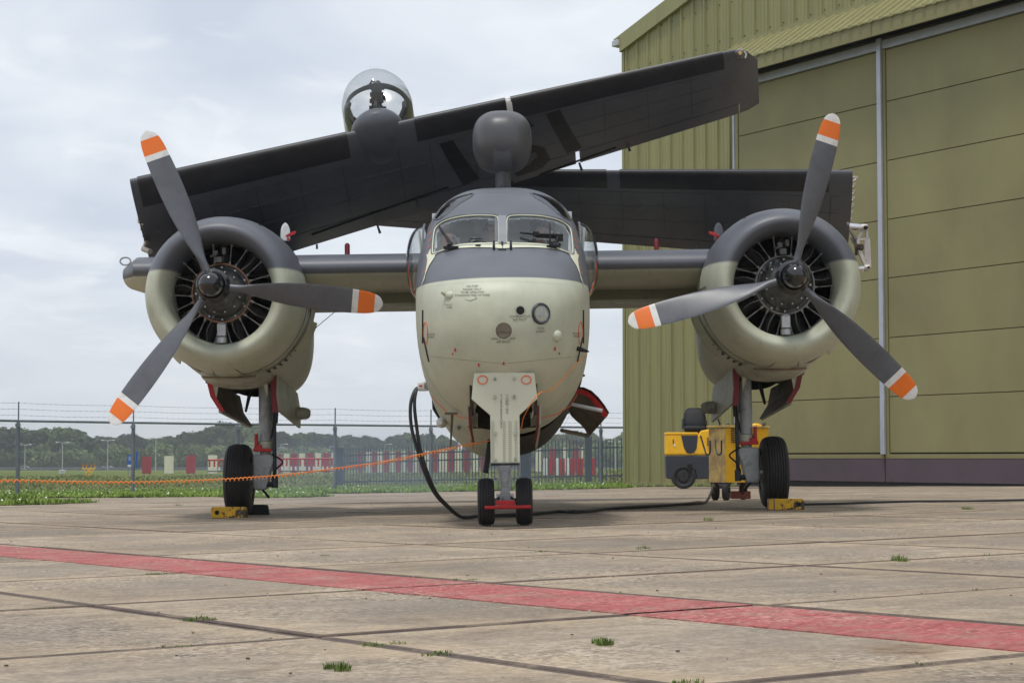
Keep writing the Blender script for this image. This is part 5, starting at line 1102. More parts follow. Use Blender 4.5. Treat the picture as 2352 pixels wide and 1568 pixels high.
for y, r in prof[2:9]:
    rg.append([(c.x + math.sin(t) * r * 1.06, c.y + y - .004, c.z - math.cos(t) ** 1 * r * 1.09) for t in [(-1.05 + 2.1 * k / 20) for k in range(21)]])
low.loft(rg, closed=False, caps=(False, False)); low.build('lower_shell', GREYP, rd, smooth=60, rec=False)
m = MB(); m.loft([[(.015 + x, y + 2.45, z) for x, y in ((-.0, -.20), (-.055, -.12), (-.078, .05), (-.05, .35), (0, .5), (.05, .35), (.078, .05), (.055, -.12))] for z in (3.05, 3.48)]); m.build('radome_pylon', GREYP, ac, smooth=50)
m = MB(); m.tube([(.015, 2.20, 3.16), (.015, 2.16, 3.24)], [.05, .035], 10); m.tube([(.015, 2.18, 3.2), (.01, 2.18, 3.36)], .012, 6); m.build('pylon_lamp', DARKG, ac)
# ---- centre wing
def yt(c): return 5 * (.2969 * math.sqrt(max(c, 0)) - .126 * c - .3516 * c * c + .2843 * c ** 3 - .1036 * c ** 4)
def foil(P, Cv, Nv, tau, c0=0, c1=1, n=18, offu=0, offl=0):
    """ring of points round the section between chord stations c0 and c1; Cv chord vector, Nv unit normal, tau thickness/chord"""
    Lc = Cv.length; Cu = Cv.normalized(); cs = [c0 + (c1 - c0) * (1 - math.cos(math.pi * i / (2 * n))) if c0 == 0 else c0 + (c1 - c0) * i / n for i in range(n + 1)]
    upp = [P + Cv * q + Nv * (yt(q) * tau * Lc + offu) for q in cs]; lo = [P + Cv * q - Nv * (yt(q) * tau * Lc * .75 + offl) for q in cs]
    return upp[::-1] + lo[1 if c0 == 0 else 0:]
for s in (-1, 1):
    m = MB(); rs = []
    for x in (s * .5, s * 1.5, s * 2.6, s * 3.5, s * (3.80 if s < 0 else 3.58)):
        rs.append([(x, q.y, q.z) for q in foil(Vector((0, 3.15, 2.56)), Vector((0, 2.15, -.08)), Vector((0, 0, 1)), .185)])
    if s < 0: rs.append([(s * 3.97, q.y * .6 + 4.0 * .4, q.z * .6 + 2.52 * .4) for q in foil(Vector((0, 3.15, 2.56)), Vector((0, 2.15, -.08)), Vector((0, 0, 1)), .185)])
    m.loft(rs); cw = m.build('centre_wing', WINGP, ac, smooth=50)
    m = MB(); m.loft([[(x, y, z) for y, z in ((5.22, 2.62), (6.3, 2.40), (6.32, 2.36), (5.28, 2.28))] for x in (s * .8, s * 3.5)]); m.build('flap', WINGP, cw, smooth=50)
    m = MB(); m.loft([[(x, y, z) for y, z in ((4.2, 2.265), (4.9, 2.25), (4.9, 2.225), (4.2, 2.23))] for x in (s * .8, s * 2.2)]); m.build('underwing_fairing', CREAMD, cw, smooth=0)
    p = A(797.5 if s < 0 else 1507.5, 563, 21.3); p.z = 2.70; m = MB(); m.tube([p, p + Vector((0, 0, .19)), p + Vector((0, 0, .21))], [.028, .028, .015], 10); m.build('locking_pin', DRED, cw)
    p = A(728 if s < 0 else 1600, 572, 21.2); m = MB(); m.tube([p, p + Vector((0, 0, .05))], .012, 6); m.build('vent', NAVY, cw)
m = MB(); p = A(288, 600, 20.6); m.tube([p + Vector((.055 * math.cos(t), 0, .04 * math.sin(t))) for t in [k * .35 for k in range(20)]], .009, 6); m.build('tie_down_ring', STEEL, ac)
# ---- fin and tailplane behind
m = MB(); m.loft([[q for q in foil(Vector((.0, y0, z)), Vector((0, ch, 0)), Vector((1, 0, 0)), .1)] for z, y0, ch in ((2.6, 8.2, 3.6), (4.0, 9.2, 2.6), (4.75, 9.8, 1.9))]); m.build('fin', DARKG, ac, smooth=50)
m = MB(); m.loft([[q for q in foil(Vector((x, 9.3 + abs(x) * .2, 2.72)), Vector((0, 1.9 - abs(x) * .25, 0)), Vector((0, 0, 1)), .1)] for x in (-3.0, 0, 3.0)]); m.build('tailplane', DARKG, ac, smooth=50)

# ---- folded outer wings
def wing(name, leR, leT, teR, teT, tr, tt, paint, rootcut=0):
    st = []; N0 = None; NSP = 60
    for i in range(NSP + 1):
        t = i / NSP; P = leR.lerp(leT, t); Q = teR.lerp(teT, t); sp_ = (leT - leR); Cv = Q - P
        N = Cv.cross(sp_).normalized()
        if N.y > 0: N = -N
        tau = tr + (tt - tr) * t; k = 1
        if t > .955: k = max(.10, math.sqrt(max(0, 1 - ((t - .955) / .0455) ** 2)))
        Pm = P + Cv * (1 - k) * .26; st.append((Pm, Cv * (1 - (1 - k) * .34), N, tau * (k if k < 1 else 1), t))
    return st
def station(st, t):
    x = t * (len(st) - 1); i = min(len(st) - 2, int(x)); q = x - i; a, b = st[i], st[i + 1]
    return a[0].lerp(b[0], q), a[1].lerp(b[1], q), a[2].lerp(b[2], q).normalized(), a[3] + (b[3] - a[3]) * q
def wpt(st, t, c, off=.004):
    P, Cv, N, tau = station(st, t); return P + Cv * c + N * (yt(c) * tau * Cv.length + off)
WA = wing('A', A(298, 414, 21.0), A(1738, 104, 21.0), A(366, 672, 22.9), A(1744, 247, 22.2), .135, .12, DARKG)
WB = wing('B', A(1958, 392, 22.9), A(745, 392, 23.0), A(1944, 600, 24.3), A(780, 512, 23.9), .14, .12, DARKG)
wings = []
for st, fl in ((WA, .80), (WB, .84)):
    m = MB(); m.loft([foil(P, Cv, N, tau, 0, fl, 22) for P, Cv, N, tau, t in st]); wo = m.build('folded_wing', DARKG, ac, smooth=40); wings.append(wo)
    for t0, t1, nm in (((0.02, .70, 'flap'), (.707, .965, 'aileron')) if st is WA else ((.01, .66, 'flap'), (.667, .95, 'aileron'))):
        m = MB(); n = 14; m.loft([foil(*station(st, t0 + (t1 - t0) * i / n), fl + .012, 1, 5) for i in range(n + 1)]); m.build(nm, DARKG, wo, smooth=30)
    m = MB(); m.loft([foil(*station(st, .968 + .032 * i / 10), fl + .0, 1, 6) for i in range(11)]); m.build('wing_tip', DARKG, wo, smooth=40)
    for t0, t1 in (((.012, .345), (.452, .598), (  .606, .945)) if st is WA else ((.045, .44), (.465, .7), (.71, .95))):
        m = MB(); rs = []; n = 16
        for i in range(n + 1):
            P, Cv, N, tau = station(st, t0 + (t1 - t0) * i / n); L_ = Cv.length; Cu = Cv.normalized(); pts = []
            for c in (.155, .154, .12, .08, .05, .025, .01, .003, 0): pts.append(P + Cv * c + N * (yt(c) * tau * L_ + (.0005 if c == .155 else .007)) - Cu * (.007 if c < .03 else 0))
            for c in (.003, .01, .025, .05, .08): pts.append(P + Cv * c - N * (yt(c) * tau * L_ * .75 + .007) - Cu * (.007 if c < .03 else 0))
            rs.append(pts)
        m.loft(rs, closed=False, caps=(False, False)); m.build('deicer_boot', BOOT, wo, smooth=40)
SEAMD = mat('wing_seam', (.03, .03, .032), .6)
for st, wo, ts in ((WA, wings[0], (.05, .12, .19, .26, .33, .42, .47, .54, .61, .68, .75, .82, .89)), (WB, wings[1], (.04, .12, .2, .28, .36, .44, .52, .6))):
    m = MB()
    for t in ts: m.tube([wpt(st, t, c / 20, .0015) for c in range(4, 16)], .0028, 4)
    for c in (.20, .38, .58): m.tube([wpt(st, q / 40, c, .0015) for q in range(1, 38)], .0028, 4)
    m.build('panel_seams', SEAMD, wo)['kind'] = 'stuff'
    m = MB(); rv = random.Random(3)
    for c in (.205, .375, .385, .575, .585):
        for q in range(150):
            p = wpt(st, .02 + .93 * q / 150, c, .002); m.box(p, (.007, .004, .007))
    m.build('rivets', GREYP, wo, smooth=0)['kind'] = 'stuff'
BWA = None
def wing_uv(st, u, v):       # sight coordinate -> (t, c) on the camera side of a folded wing by search
    best = None
    t0, t1, c0, c1 = 0, 1, 0, .99
    for it in range(6):
        cand = []
        for i in range(9):
            for j in range(9):
                t = t0 + (t1 - t0) * i / 8; c = c0 + (c1 - c0) * j / 8; p = toP(wpt(st, t, c)); cand.append(((p[0] - u) ** 2 + (p[1] - v) ** 2, t, c))
        d, t, c = min(cand); dt, dc = (t1 - t0) / 6, (c1 - c0) / 6; t0, t1 = max(0, t - dt), min(1, t + dt); c0, c1 = max(0, c - dc), min(.99, c + dc)
    return t, c
def wing_quad(st, quad, name, m_, parent, nu=6, nv=10, off=.004):
    q = [wing_uv(st, *p) for p in quad]; m = MB(); vs = []
    for j in range(nv + 1):
        for i in range(nu + 1):
            a, b = i / nu, j / nv; t = (q[0][0] * (1 - a) + q[1][0] * a) * (1 - b) + (q[3][0] * (1 - a) + q[2][0] * a) * b; c = (q[0][1] * (1 - a) + q[1][1] * a) * (1 - b) + (q[3][1] * (1 - a) + q[2][1] * a) * b; vs.append(wpt(st, t, c, off))
    m.add(vs, [(j * (nu + 1) + i, j * (nu + 1) + i + 1, (j + 1) * (nu + 1) + i + 1, (j + 1) * (nu + 1) + i) for j in range(nv) for i in range(nu)]); return m
def z1(*p): return [((980 + x / 2.703) / 1.0884, (250 + y / 2.703) / 1.0884) for x, y in p]
wing_quad(WA, z1((318, 296), (410, 272), (592, 532), (482, 578)), '', MARK, None).build('wing_digit_1', MARK, wings[0], smooth=0, rec=False)
wing_quad(WA, z1((1038, 96), (1136, 66), (1282, 322), (1184, 362)), '', MARK, None).build('wing_digit_1', MARK, wings[0], smooth=0, rec=False)
m = MB()
for q in (z1((640, 212), (915, 128), (962, 178), (680, 262)), z1((640, 212), (700, 195), (800, 350), (740, 368)), z1((740, 340), (940, 300), (990, 350), (775, 392)), z1((940, 302), (1030, 322), (1068, 400), (985, 380)), z1((985, 380), (1068, 400), (1010, 465), (930, 440)), z1((800, 470), (930, 438), (1000, 468), (850, 520))):
    k = wing_quad(WA, q, '', MARK, None, 4, 4, .005); m.add(k.v, k.f)
m.build('wing_digit_5', MARK, wings[0], smooth=0, rec=False)
# fixings on the folded wings
for (u0, v0), (u1, v1) in (((716, 541), (1030, 432)), ((1045, 462), (1180, 420)), ((1240, 404), (1415, 341))):
    m = MB(); L0 = wing_uv(WA, u0, v0 - 2); L1 = wing_uv(WA, u1, v1 - 2); m.tube([wpt(WA, L0[0] + (L1[0] - L0[0]) * k / 8, L0[1] + (L1[1] - L0[1]) * k / 8, .002) for k in range(9)], .012, 5); m.build('spoiler_slot', VOID, wings[0])
for u, v in ((868, 520), (955, 458), (1440, 328), (1330, 372)):
    t, c = wing_uv(WA, u, v); m = MB(); p = wpt(WA, t, c, .012); m.tube([p, p + Vector((.03, .0, -.09))], [.012, .016], 6); m.build('hinge_fitting', NAVY, wings[0])
m = MB(); t, c = .602, 0; P, Cv, N, tau = station(WA, t)
m.loft([[*foil(*station(WA, tt_), 0, .17, 10, .012, .012)] for tt_ in (.598, .607)]); m.build('stall_strip_band', WHITE, wings[0], smooth=40)
t, c = wing_uv(WA, 1155, 255)
m = MB(); p = A(1700, 122, 20.95); m.lathe([(-.06, .001), (-.05, .03), (-.02, .05), (.03, .055)], 16, 0, Matrix.Translation(p)); m.build('wing_tip_light', glass('lamp_glass', (.9, .8, .6), .1), wings[0])
m = MB(); m.tube([p + Vector((0, 0, .0)), p + Vector((0, .03, 0))], .02, 8); m.build('lamp_bulb', mat('gold_lamp', (.8, .6, .3), .2, .8), wings[0])
m = MB(); m.tube([A(1708, 118, 20.93), A(1714, 124, 20.93), A(1712, 134, 20.93)], .010, 6); m.build('lamp_bezel', CREAMP, wings[0])
def boxq(m, p, d, mi=0): m.box(p, d, mi)
for i, (u, v) in enumerate(((1962, 409), (1957, 425), (1956, 441), (1955, 456), (1953, 472), (1951, 488), (1949, 504), (1947, 520))):
    m = MB(); p = A(u, v, 23.1 + .12 * i); m.box(p, (.085, .06, .035)); m.tube([p + Vector((.02, -.03, -.02)), p + Vector((-.03, -.03, -.05))], .014, 6); m.build('hinge_lug', mat('lug_metal', (.42, .36, .30), .4, .5) if i == 0 else bpy.data.materials['lug_metal'], wings[1], bevel=.005)
for i, (u, v) in enumerate(((322, 505), (328, 522), (333, 538), (336, 552), (344, 560))):
    m = MB(); p = A(u + 2, v, 21.5 + .15 * i); m.box(p, (.065, .06, .045)); m.tube([p + Vector((-.03, -.03, -.02)), p + Vector((.03, -.03, -.06))], .014, 6); m.build('hinge_lug', bpy.data.materials['lug_metal'], wings[0], bevel=.01)
m = MB(); m.tube([A(338, 556, 21.8), A(330, 572, 21.4), A(345, 578, 21.3)], .03, 8); m.build('fold_link', bpy.data.materials['lug_metal'], ac)
FM = mat('fold_bracket', (.55, .50, .46), .45, .3, var=.1)
def z6(x, y, Y=21.3): return A((2080 + x / 4.614) / 1.0884, (380 + y / 4.614) / 1.0884, Y)
m = MB()
def bar(a, b, w_, d=.04): a, b = Vector(a), Vector(b); n = (b - a).normalized().cross(Vector((0, 1, 0))) * w_ / 2; m.prism([a - n, a + n, b + n, b - n], (0, d, 0))
bar(z6(398, 880), z6(412, 1010), .030); bar(z6(408, 1000), z6(428, 1330), .055); bar(z6(360, 895), z6(298, 1005), .03); bar(z6(300, 1010), z6(318, 1140), .03); bar(z6(312, 1130), z6(400, 1320), .04); bar(z6(305, 1012), z6(410, 1000), .025); bar(z6(360, 900), z6(400, 900), .03); bar(z6(385, 1010), z6(385, 1240), .02)
br = m.build('fold_bracket', FM, ac, bevel=.004)
m = MB(); m.tube([z6(195, 858), z6(340, 870)], .036, 14); m.tube([z6(300, 1345), z6(370, 1345)], .032, 14); m.build('hydraulic_rod', mat('chrome_rod', (.7, .7, .72), .15, 1), br)
m = MB(); m.tube([z6(335, 870), z6(405, 872)], .04, 10); m.tube([z6(370, 1342), z6(435, 1330)], .036, 10); m.tube([z6(388, 872, 21.25), z6(388, 872, 21.2)], .024, 10, 1); m.tube([z6(422, 1330, 21.25), z6(422, 1330, 21.2)], .014, 8, 1); m.build('rod_end', [FM, VOID], br, bevel=.005)
m = MB(); m.tube(smooth_path([z6(180, 820, 21.6), z6(220, 920, 21.5), z6(270, 1000, 21.4), z6(285, 1080, 21.3), z6(340, 1120, 21.2), z6(350, 1080, 21.2), z6(290, 1075, 21.2)], 5), .018, 6); m.tube(smooth_path([z6(230, 1000, 21.5), z6(275, 1080, 21.3), z6(280, 1190, 21.3)], 5), .02, 6); m.build('hydraulic_hose', mat('hose_brown', (.06, .04, .03), .5), br)

# ---- searchlight pod
c = A(866, 243, 21.55); Tp = Matrix.Translation(c) @ Matrix.Rotation(R(-17), 4, 'X') @ Matrix.Scale(1.04, 4)
m = MB(); m.lathe([(.20, .374), (.42, .378), (.6, .37), (1.0, .33), (1.4, .24), (1.7, .12), (1.8, .02)], 40, 0, Tp); sl_ = m.build('searchlight_pod', CREAMP, ac)
m = MB(); m.lathe([(-.50, .002), (-.49, .07), (-.45, .15), (-.38, .22), (-.28, .29), (-.15, .345), (0, .372), (.21, .374)], 40, 0, Tp); m.build('searchlight_lens', GLASS3, sl_)
Q = Tp @ Matrix.Translation((0, -.02, -.01)) @ Matrix.Rotation(R(-24), 4, 'X')
m = MB(); m.lathe([(.0, .30), (.016, .25), (.030, .18), (.038, .10), (.041, .05), (.042, .002)], 40, 0, Q); m.build('reflector', CHROME, sl_, rec=False)
m = MB(); m.lathe([(-.01, .295), (-.03, .325), (.02, .33), (.03, .30)], 40, 0, Q); m.lathe([(.02, .30), (.08, .275), (.14, .19), (.17, .0)], 40, 0, Q); m.build('reflector_housing', BLACK, sl_)
m = MB(); m.box((Q @ Vector((0, -.03, .02))), (.11, .08, .40)); m.tube([Q @ Vector((0, -.05, -.30)), Q @ Vector((0, -.05, .32))], .035, 8)
for k in range(5): m.box(Q @ Vector((0, -.06, -.22 + k * .11)), (.15, .05, .04))
for x in (-.29, .29): m.tube([Q @ Vector((x, -.03, .0)), Q @ Vector((x * 1.02, -.06, -.12)), Q @ Vector((x * .8, .02, -.26))], .028, 8)
m.tube([Q @ Vector((-.02, -.05, .30)), Q @ Vector((-.06, -.02, .40)), Q @ Vector((-.09, 0, .36))], .012, 6)
m.build('lamp_carriage', ENGB, sl_, bevel=.01)
tt_, _c = wing_uv(WA, 868, 300); P_, Cv_, N_w, _t = station(WA, tt_); Cu_ = Cv_.normalized(); Xu_ = N_w.cross(Cu_).normalized(); ce = P_ + Cu_ * .27 - N_w * .055; m = MB(); rs = []
for i in range(25):
    q = -1 + 2 * i / 24; r_ = math.sqrt(max(.0004, 1 - abs(q) ** 2.4)); rs.append([ce + Cu_ * (q * .44) + Xu_ * (math.cos(a) * .30 * r_) + N_w * (math.sin(a) * .20 * r_) for a in [2 * math.pi * k / 32 for k in range(32)]])
m.loft(rs); m.build('searchlight_fairing', DARKG, sl_, smooth=60)

# ---- nacelles, engines, propellers, main gear
BA = {-1: 113, 1: 74.5}
for s in (-1, 1):
    X = 2.82 * s; T = Matrix.Translation((X, 0, 2.27)); 
    m = MB(); m.lathe([(2.95, .50), (2.75, .505), (2.60, .52), (2.50, .545), (2.44, .585), (2.425, .62), (2.44, .66), (2.50, .705), (2.60, .745), (2.75, .78), (2.95, .80), (3.2, .806), (3.5, .80), (3.52, .78), (3.2, .78)], 72, 0, T); cowl = m.build('cowling', COWL, ac, smooth=50)
    # cowl flaps round the lower half
    for k in range(-5, 6):
        if abs(k) == 0: continue
        a0 = -math.pi / 2 + k * .29 - .14 + (.0 if True else 0); a1 = a0 + .275; o = .075 if abs(k) in (3, 4) else .03; m = MB()
        rs = [[(X + math.cos(a) * r, y, 2.27 + math.sin(a) * r) for a in [a0 + (a1 - a0) * q / 4 for q in range(5)]] for y, r in ((3.50, .812), (3.74, .80 + o))]
        m.loft(rs, closed=False, caps=(False, False)); m.loft([[(x, y, z) for x, y, z in [tuple(Vector(p) + (Vector(p) - Vector((X, p[1], 2.27))).normalized() * .012) for p in r]] for r in rs], closed=False, caps=(False, False)); m.build('cowl_flap', COWL, cowl, smooth=40, rec=False)
    m = MB()
    for a0, a1 in ((.0, .0), ):
        pass
    for sx in (-.1, .13): m.tube([(X + sx * 1.0, 2.72, 2.27 - .765), (X + sx * 1.2, 2.95, 2.27 - .797), (X + sx * 1.5, 3.3, 2.27 - .80)], .0035, 4)
    for a in (R(0), R(180), R(62), R(118)): m.tube([(X + math.cos(a) * r, y, 2.27 + math.sin(a) * r) for y, r in ((2.75, .783), (2.95, .803), (3.2, .808), (3.5, .802))], .003, 4)
    m.tube([(X + math.cos(a) * .809, 3.2, 2.27 + math.sin(a) * .809) for a in [k * math.pi / 36 for k in range(74)]], .003, 4, cap=False); m.build('panel_seam', mat('seam_dark', (.03, .03, .028), .7) if s < 0 else bpy.data.materials['seam_dark'], cowl)
    # chin opening with scorched lip
    m = MB(); rs = []
    for y, zb, hw in ((3.0, 1.475, .2), (3.25, 1.41, .30), (3.6, 1.37, .36), (4.0, 1.36, .38), (4.4, 1.42, .34)): rs.append([(X + hw * math.cos(a), y, zb + .13 + .14 * math.sin(a)) for a in [2 * math.pi * k / 24 for k in range(24)]])
    m.loft(rs); ch = m.build('chin_scoop', CREAMD, ac, smooth=60)
    m = MB(); m.tube([(X + .27 * math.cos(a), 3.06 + .12 * abs(math.cos(a)), 1.46 + .02 * math.sin(a)) for a in [math.pi + k * math.pi / 16 for k in range(17)]], .012, 6); m.build('scoop_lip', mat('scorched_metal', (.22, .17, .12), .5, .5) if s < 0 else bpy.data.materials['scorched_metal'], ch)
    # nacelle body
    NT = [(3.3, .75, 2.98, 1.52), (3.7, .745, 3.0, 1.44), (4.2, .71, 2.99, 1.38), (4.9, .68, 2.96, 1.335), (5.5, .635, 2.9, 1.32), (6.3, .56, 2.84, 1.35), (7.2, .40, 2.72, 1.55), (8.0, .15, 2.55, 1.95)]
    ysn = [3.3 + .1 * i for i in range(48)]; nm_ = MB(); rs = []
    for y in ysn:
        hw, zt, zb = interp(NT, y); zc = (zt + zb) / 2; ex = .85 - .2 * sm(4.2, 5.6, y); rs.append([(X + math.copysign(abs(math.cos(a)) ** ex, math.cos(a)) * hw, y, zc + math.copysign(abs(math.sin(a)) ** (ex + .05), math.sin(a)) * (zt - zb) / 2) for a in [2 * math.pi * k / 60 for k in range(60)]])
    nm_.loft(rs); keep = [f for f in nm_.f if not (len(f) == 4 and 4.0 < nm_.v[f[0]].y < 6.1 and nm_.v[f[0]].z < 1.75 and abs(nm_.v[f[0]].x - X) < .36)]; nm_.f = keep; nm_.m = [0] * len(keep)
    nac = nm_.build('nacelle', COWL, ac, smooth=60)
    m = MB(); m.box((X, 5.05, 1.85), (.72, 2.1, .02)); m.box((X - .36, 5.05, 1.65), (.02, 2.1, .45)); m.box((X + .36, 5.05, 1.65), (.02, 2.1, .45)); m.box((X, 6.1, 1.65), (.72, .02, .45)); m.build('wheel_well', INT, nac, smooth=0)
    # exhaust outlet louvre on the inboard lower corner
    m = MB(); m.loft([[(X - s * (.60 + dx), 3.55 + dy_, z) for dx, dy_ in ((0, 0), (.05, .05), (.02, .4))] for z in (1.62, 1.75)]); 
    a = -math.pi / 2 + (-s) * .62
    m = MB()
    for q in range(7):
        aa = -math.pi / 2 - s * (.36 + .085 * q); r_ = .81; m.box((X + math.cos(aa) * r_, 3.62, 2.27 + math.sin(aa) * r_), (.05, .18, .05), 0)
    m.build('exhaust_outlet', ENGB, nac, bevel=.01)
    # top fairing to the wing, oval aerial and red flag
    m = MB(); p = A(655.5 if s < 0 else 1650.5, 540, 20.9); rs = [[(p.x + math.cos(a) * r, p.y + math.sin(a) * .02, p.z + h) for a in [2 * math.pi * k / 20 for k in range(20)]] for h, r in ((-.06, .05), (0, .052), (.06, .048), (.10, .034), (.125, .014), (.13, .003))]; m.loft(rs); m.build('oval_aerial', WHITE if s < 0 else GREYP, nac, smooth=60)
    m = MB(); q = A(668 if s < 0 else 1640, 541, 20.8); m.prism([q + Vector((-s * -.0, 0, .035)), q + Vector((-s * .055, 0, .05)), q + Vector((-s * .05, 0, .015)), q + Vector((s * .03, 0, -.015)), q + Vector((s * .04, 0, -.045)), q + Vector((s * .01, 0, -.05)), q + Vector((s * .06, 0, .0))], (0, .012, 0)); m.build('red_flag', RED, nac, smooth=0, bevel=.003)
    # engine
    m = MB(); m.lathe([(3.3, .78), (3.25, .3), (3.2, .001)], 40, 0, T); m.lathe([(3.3, .78), (2.9, .53)], 40, 0, T); m.build('engine_baffle', VOID, cowl)
    m = MB(); m.lathe([(3.1, .30), (2.78, .30), (2.74, .285), (2.72, .25), (2.66, .235), (2.60, .225), (2.55, .19), (2.48, .165), (2.40, .15), (2.34, .13), (2.30, .115)], 48, 0, T, cap=(True, True)); eng = m.build('engine', ENGG, ac, smooth=30)
    m = MB()
    for k in range(12):
        a = 2 * math.pi * k / 12; m.tube([(X + .262 * math.cos(a), 2.70, 2.27 + .262 * math.sin(a)), (X + .262 * math.cos(a), 2.735, 2.27 + .262 * math.sin(a))], .011, 6); 
        a += .26; m.tube([(X + .205 * math.cos(a), 2.53, 2.27 + .205 * math.sin(a)), (X + .205 * math.cos(a), 2.57, 2.27 + .205 * math.sin(a))], .009, 6)
    m.build('crankcase_studs', STEEL, eng)['kind'] = 'stuff'
    m = MB(); m.tube([(X + .292 * math.cos(a), 2.66, 2.27 + .292 * math.sin(a)) for a in [2 * math.pi * k / 48 for k in range(50)]], .0095, 8, cap=False); m.build('ignition_ring', COPPER if s < 0 else ROD, eng)
    cyl = None; prd = None
    for k in range(9):
        a = 2 * math.pi * k / 9 + math.pi / 2
        Rm = Matrix.Translation((X, 2.92, 2.27)) @ Matrix.Rotation(-(a - math.pi / 2), 4, 'Y')
        if cyl is None:
            m = MB()
            for q in range(15):
                r0_ = .285 + q * .0185; rr_ = .082 if q < 10 else .095; m.tube([(0, 0, r0_), (0, 0, r0_ + .008)], rr_, 18); m.tube([(0, 0, r0_ + .008), (0, 0, r0_ + .0185)], rr_ - .018, 14)
            m.box((-.055, -.06, .545), (.05, .10, .07)); m.box((.055, -.06, .545), (.05, .10, .07)); m.tube([(0, -.09, .50), (0, -.05, .50)], .013, 8)
            cyl = m.build('cylinder', mat('cylinder_fins', (.022, .020, .019), .5, .4, var=.4, vs_=10), eng, smooth=30); cyl.matrix_local = Rm; cme = cyl.data
        else: o = inst('cylinder', cme, eng, Rm)
        for sx, tw in ((-1, .03), (1, .03)):
            if prd is None:
                m = MB(); m.tube([(0, -.19, .285), (0, -.17, .50)], .0065, 8); m.tube([(0, -.195, .275), (0, -.188, .315)], .014, 8); m.tube([(0, -.172, .475), (0, -.168, .505)], .013, 8); pr_ = m.build('pushrod', ROD, eng); prd = pr_.data; o = pr_
            else: o = inst('pushrod', prd, eng)
            o.matrix_local = Rm @ Matrix.Translation((sx * .045, 0, 0)) @ Matrix.Rotation(sx * .10, 4, 'Y')
        if True:
            m = MB(); p0 = Rm @ Vector((.0, -.25, .292)); p1 = Rm @ Vector((.02, -.2, .40)); p2 = Rm @ Vector((.0, -.1, .50)); m.tube(smooth_path([p0, p1, p2], 4), .005, 5); m.build('ignition_lead', ROD, eng)
    m = MB(); m.tube([(X, 2.66, 1.83), (X, 2.66, 1.765)], .055, 20); m.box((X, 2.68, 1.90), (.09, .08, .13)); m.box((X, 2.66, 1.965), (.06, .06, .02)); m.build('oil_sump', STEEL, eng, bevel=.008)
    m = MB(); m.box((X - .02, 2.62, 2.27 + .33), (.07, .07, .06)); m.box((X - .05, 2.62, 2.27 + .40), (.05, .08, .04)); m.tube([(X - .10, 2.60, 2.27 + .36), (X - .03, 2.56, 2.27 + .38)], .015, 8); m.box((X + .03, 2.66, 2.27 + .42), (.04, .05, .07)); m.box((X - .21, 2.70, 2.27 + .17), (.05, .05, .05)); m.build('governor', ENGG, eng, bevel=.005)['kind'] = 'stuff'
    rg = random.Random(4); m = MB()
    for q in range(16):
        a = rg.uniform(0, 6.28); r_ = rg.uniform(.17, .26); m.box((X + r_ * math.cos(a), 2.63 + rg.random() * .05, 2.27 + r_ * math.sin(a)), (rg.uniform(.015, .04), .04, rg.uniform(.015, .04)))
    m.build('crankcase_fittings', ENGG, eng, bevel=.003)['kind'] = 'stuff'
    # propeller
    hub = Vector((X, 2.12, 2.295)); m = MB(); H = Matrix.Translation(hub)
    m.lathe([(.22, .10), (.14, .15), (.06, .165), (-.04, .165), (-.07, .145), (-.09, .125)], 40, 0, H); prop = m.build('propeller_hub', GLOSSB, ac, smooth=30)
    m = MB(); m.lathe([(-.08, .132), (-.11, .132), (-.12, .122), (-.16, .122), (-.18, .118), (-.24, .112), (-.29, .09), (-.32, .055), (-.335, .02), (-.337, .001)], 40, 0, H); m.lathe([(-.10, .138), (-.105, .145), (-.12, .145), (-.125, .136)], 40, 0, H); m.build('pitch_dome', GLOSSB, prop, smooth=40)
    bt = [(.14, .075, .075, 62), (.25, .085, .07, 60), (.36, .14, .05, 52), (.5, .20, .038, 45), (.7, .245, .03, 36), (.95, .265, .022, 29), (1.2, .26, .017, 24), (1.4, .24, .013, 21), (1.52, .215, .011, 19), (1.6, .17, .009, 18), (1.64, .11, .007, 18), (1.66, .03, .005, 18)]
    me = None
    for k in range(3):
        Rm = H @ Matrix.Rotation(-R(BA[s] + 120 * k - 90), 4, 'Y')
        if me is None:
            m = MB(); rl = []; rads = [.14 + (1.66 - .14) * i / 76 for i in range(77)]
            for r_ in rads:
                cch, th_, tw = interp(bt, r_)
                cch = max(.012, cch); th_ = max(.004, th_); tw = R(tw); ring = []
                for q in range(20):
                    a = 2 * math.pi * q / 20; xx = math.cos(a) * cch / 2; yy = math.sin(a) * th_ / 2; ring.append((xx * math.cos(tw) - yy * math.sin(tw), xx * math.sin(tw) * 1 + yy * math.cos(tw), r_))
                rl.append(ring)
            m.loft(rl); fi = 0
            for i in range(76):
                rm = (rads[i] + rads[i + 1]) / 2 / 1.66; mi = 1 if (.952 < rm or .817 < rm < .858) else 2 if .858 <= rm <= .952 else 0
                for q in range(20): m.m[fi] = mi; fi += 1
            b_ = m.build('blade', [BLADE, WHITE, ORANGE], prop, smooth=50); b_.matrix_local = Rm; me = b_.data
        else: inst('blade', me, prop, Rm)
    # main gear
    xs_ = 2.58 * s
    m = MB(); m.tube([(xs_, 4.25, 1.75), (xs_, 4.2, .80)], .072, 20); ms = m.build('main_strut', STRUT, ac)
    m = MB(); m.tube([(xs_ - s * .11, 4.35, 1.6), (xs_ - s * .06, 4.45, 1.0)], .045, 10); m.build('drag_brace', BLACK, ms)
    m = MB(); m.tube([(xs_, 4.2, .80), (xs_, 4.2, .70)], .085, 20); m.tube([(xs_, 4.2, .70), (xs_, 4.2, .62)], .06, 16); m.build('strut_collar', CREAMD, ms, bevel=.006)
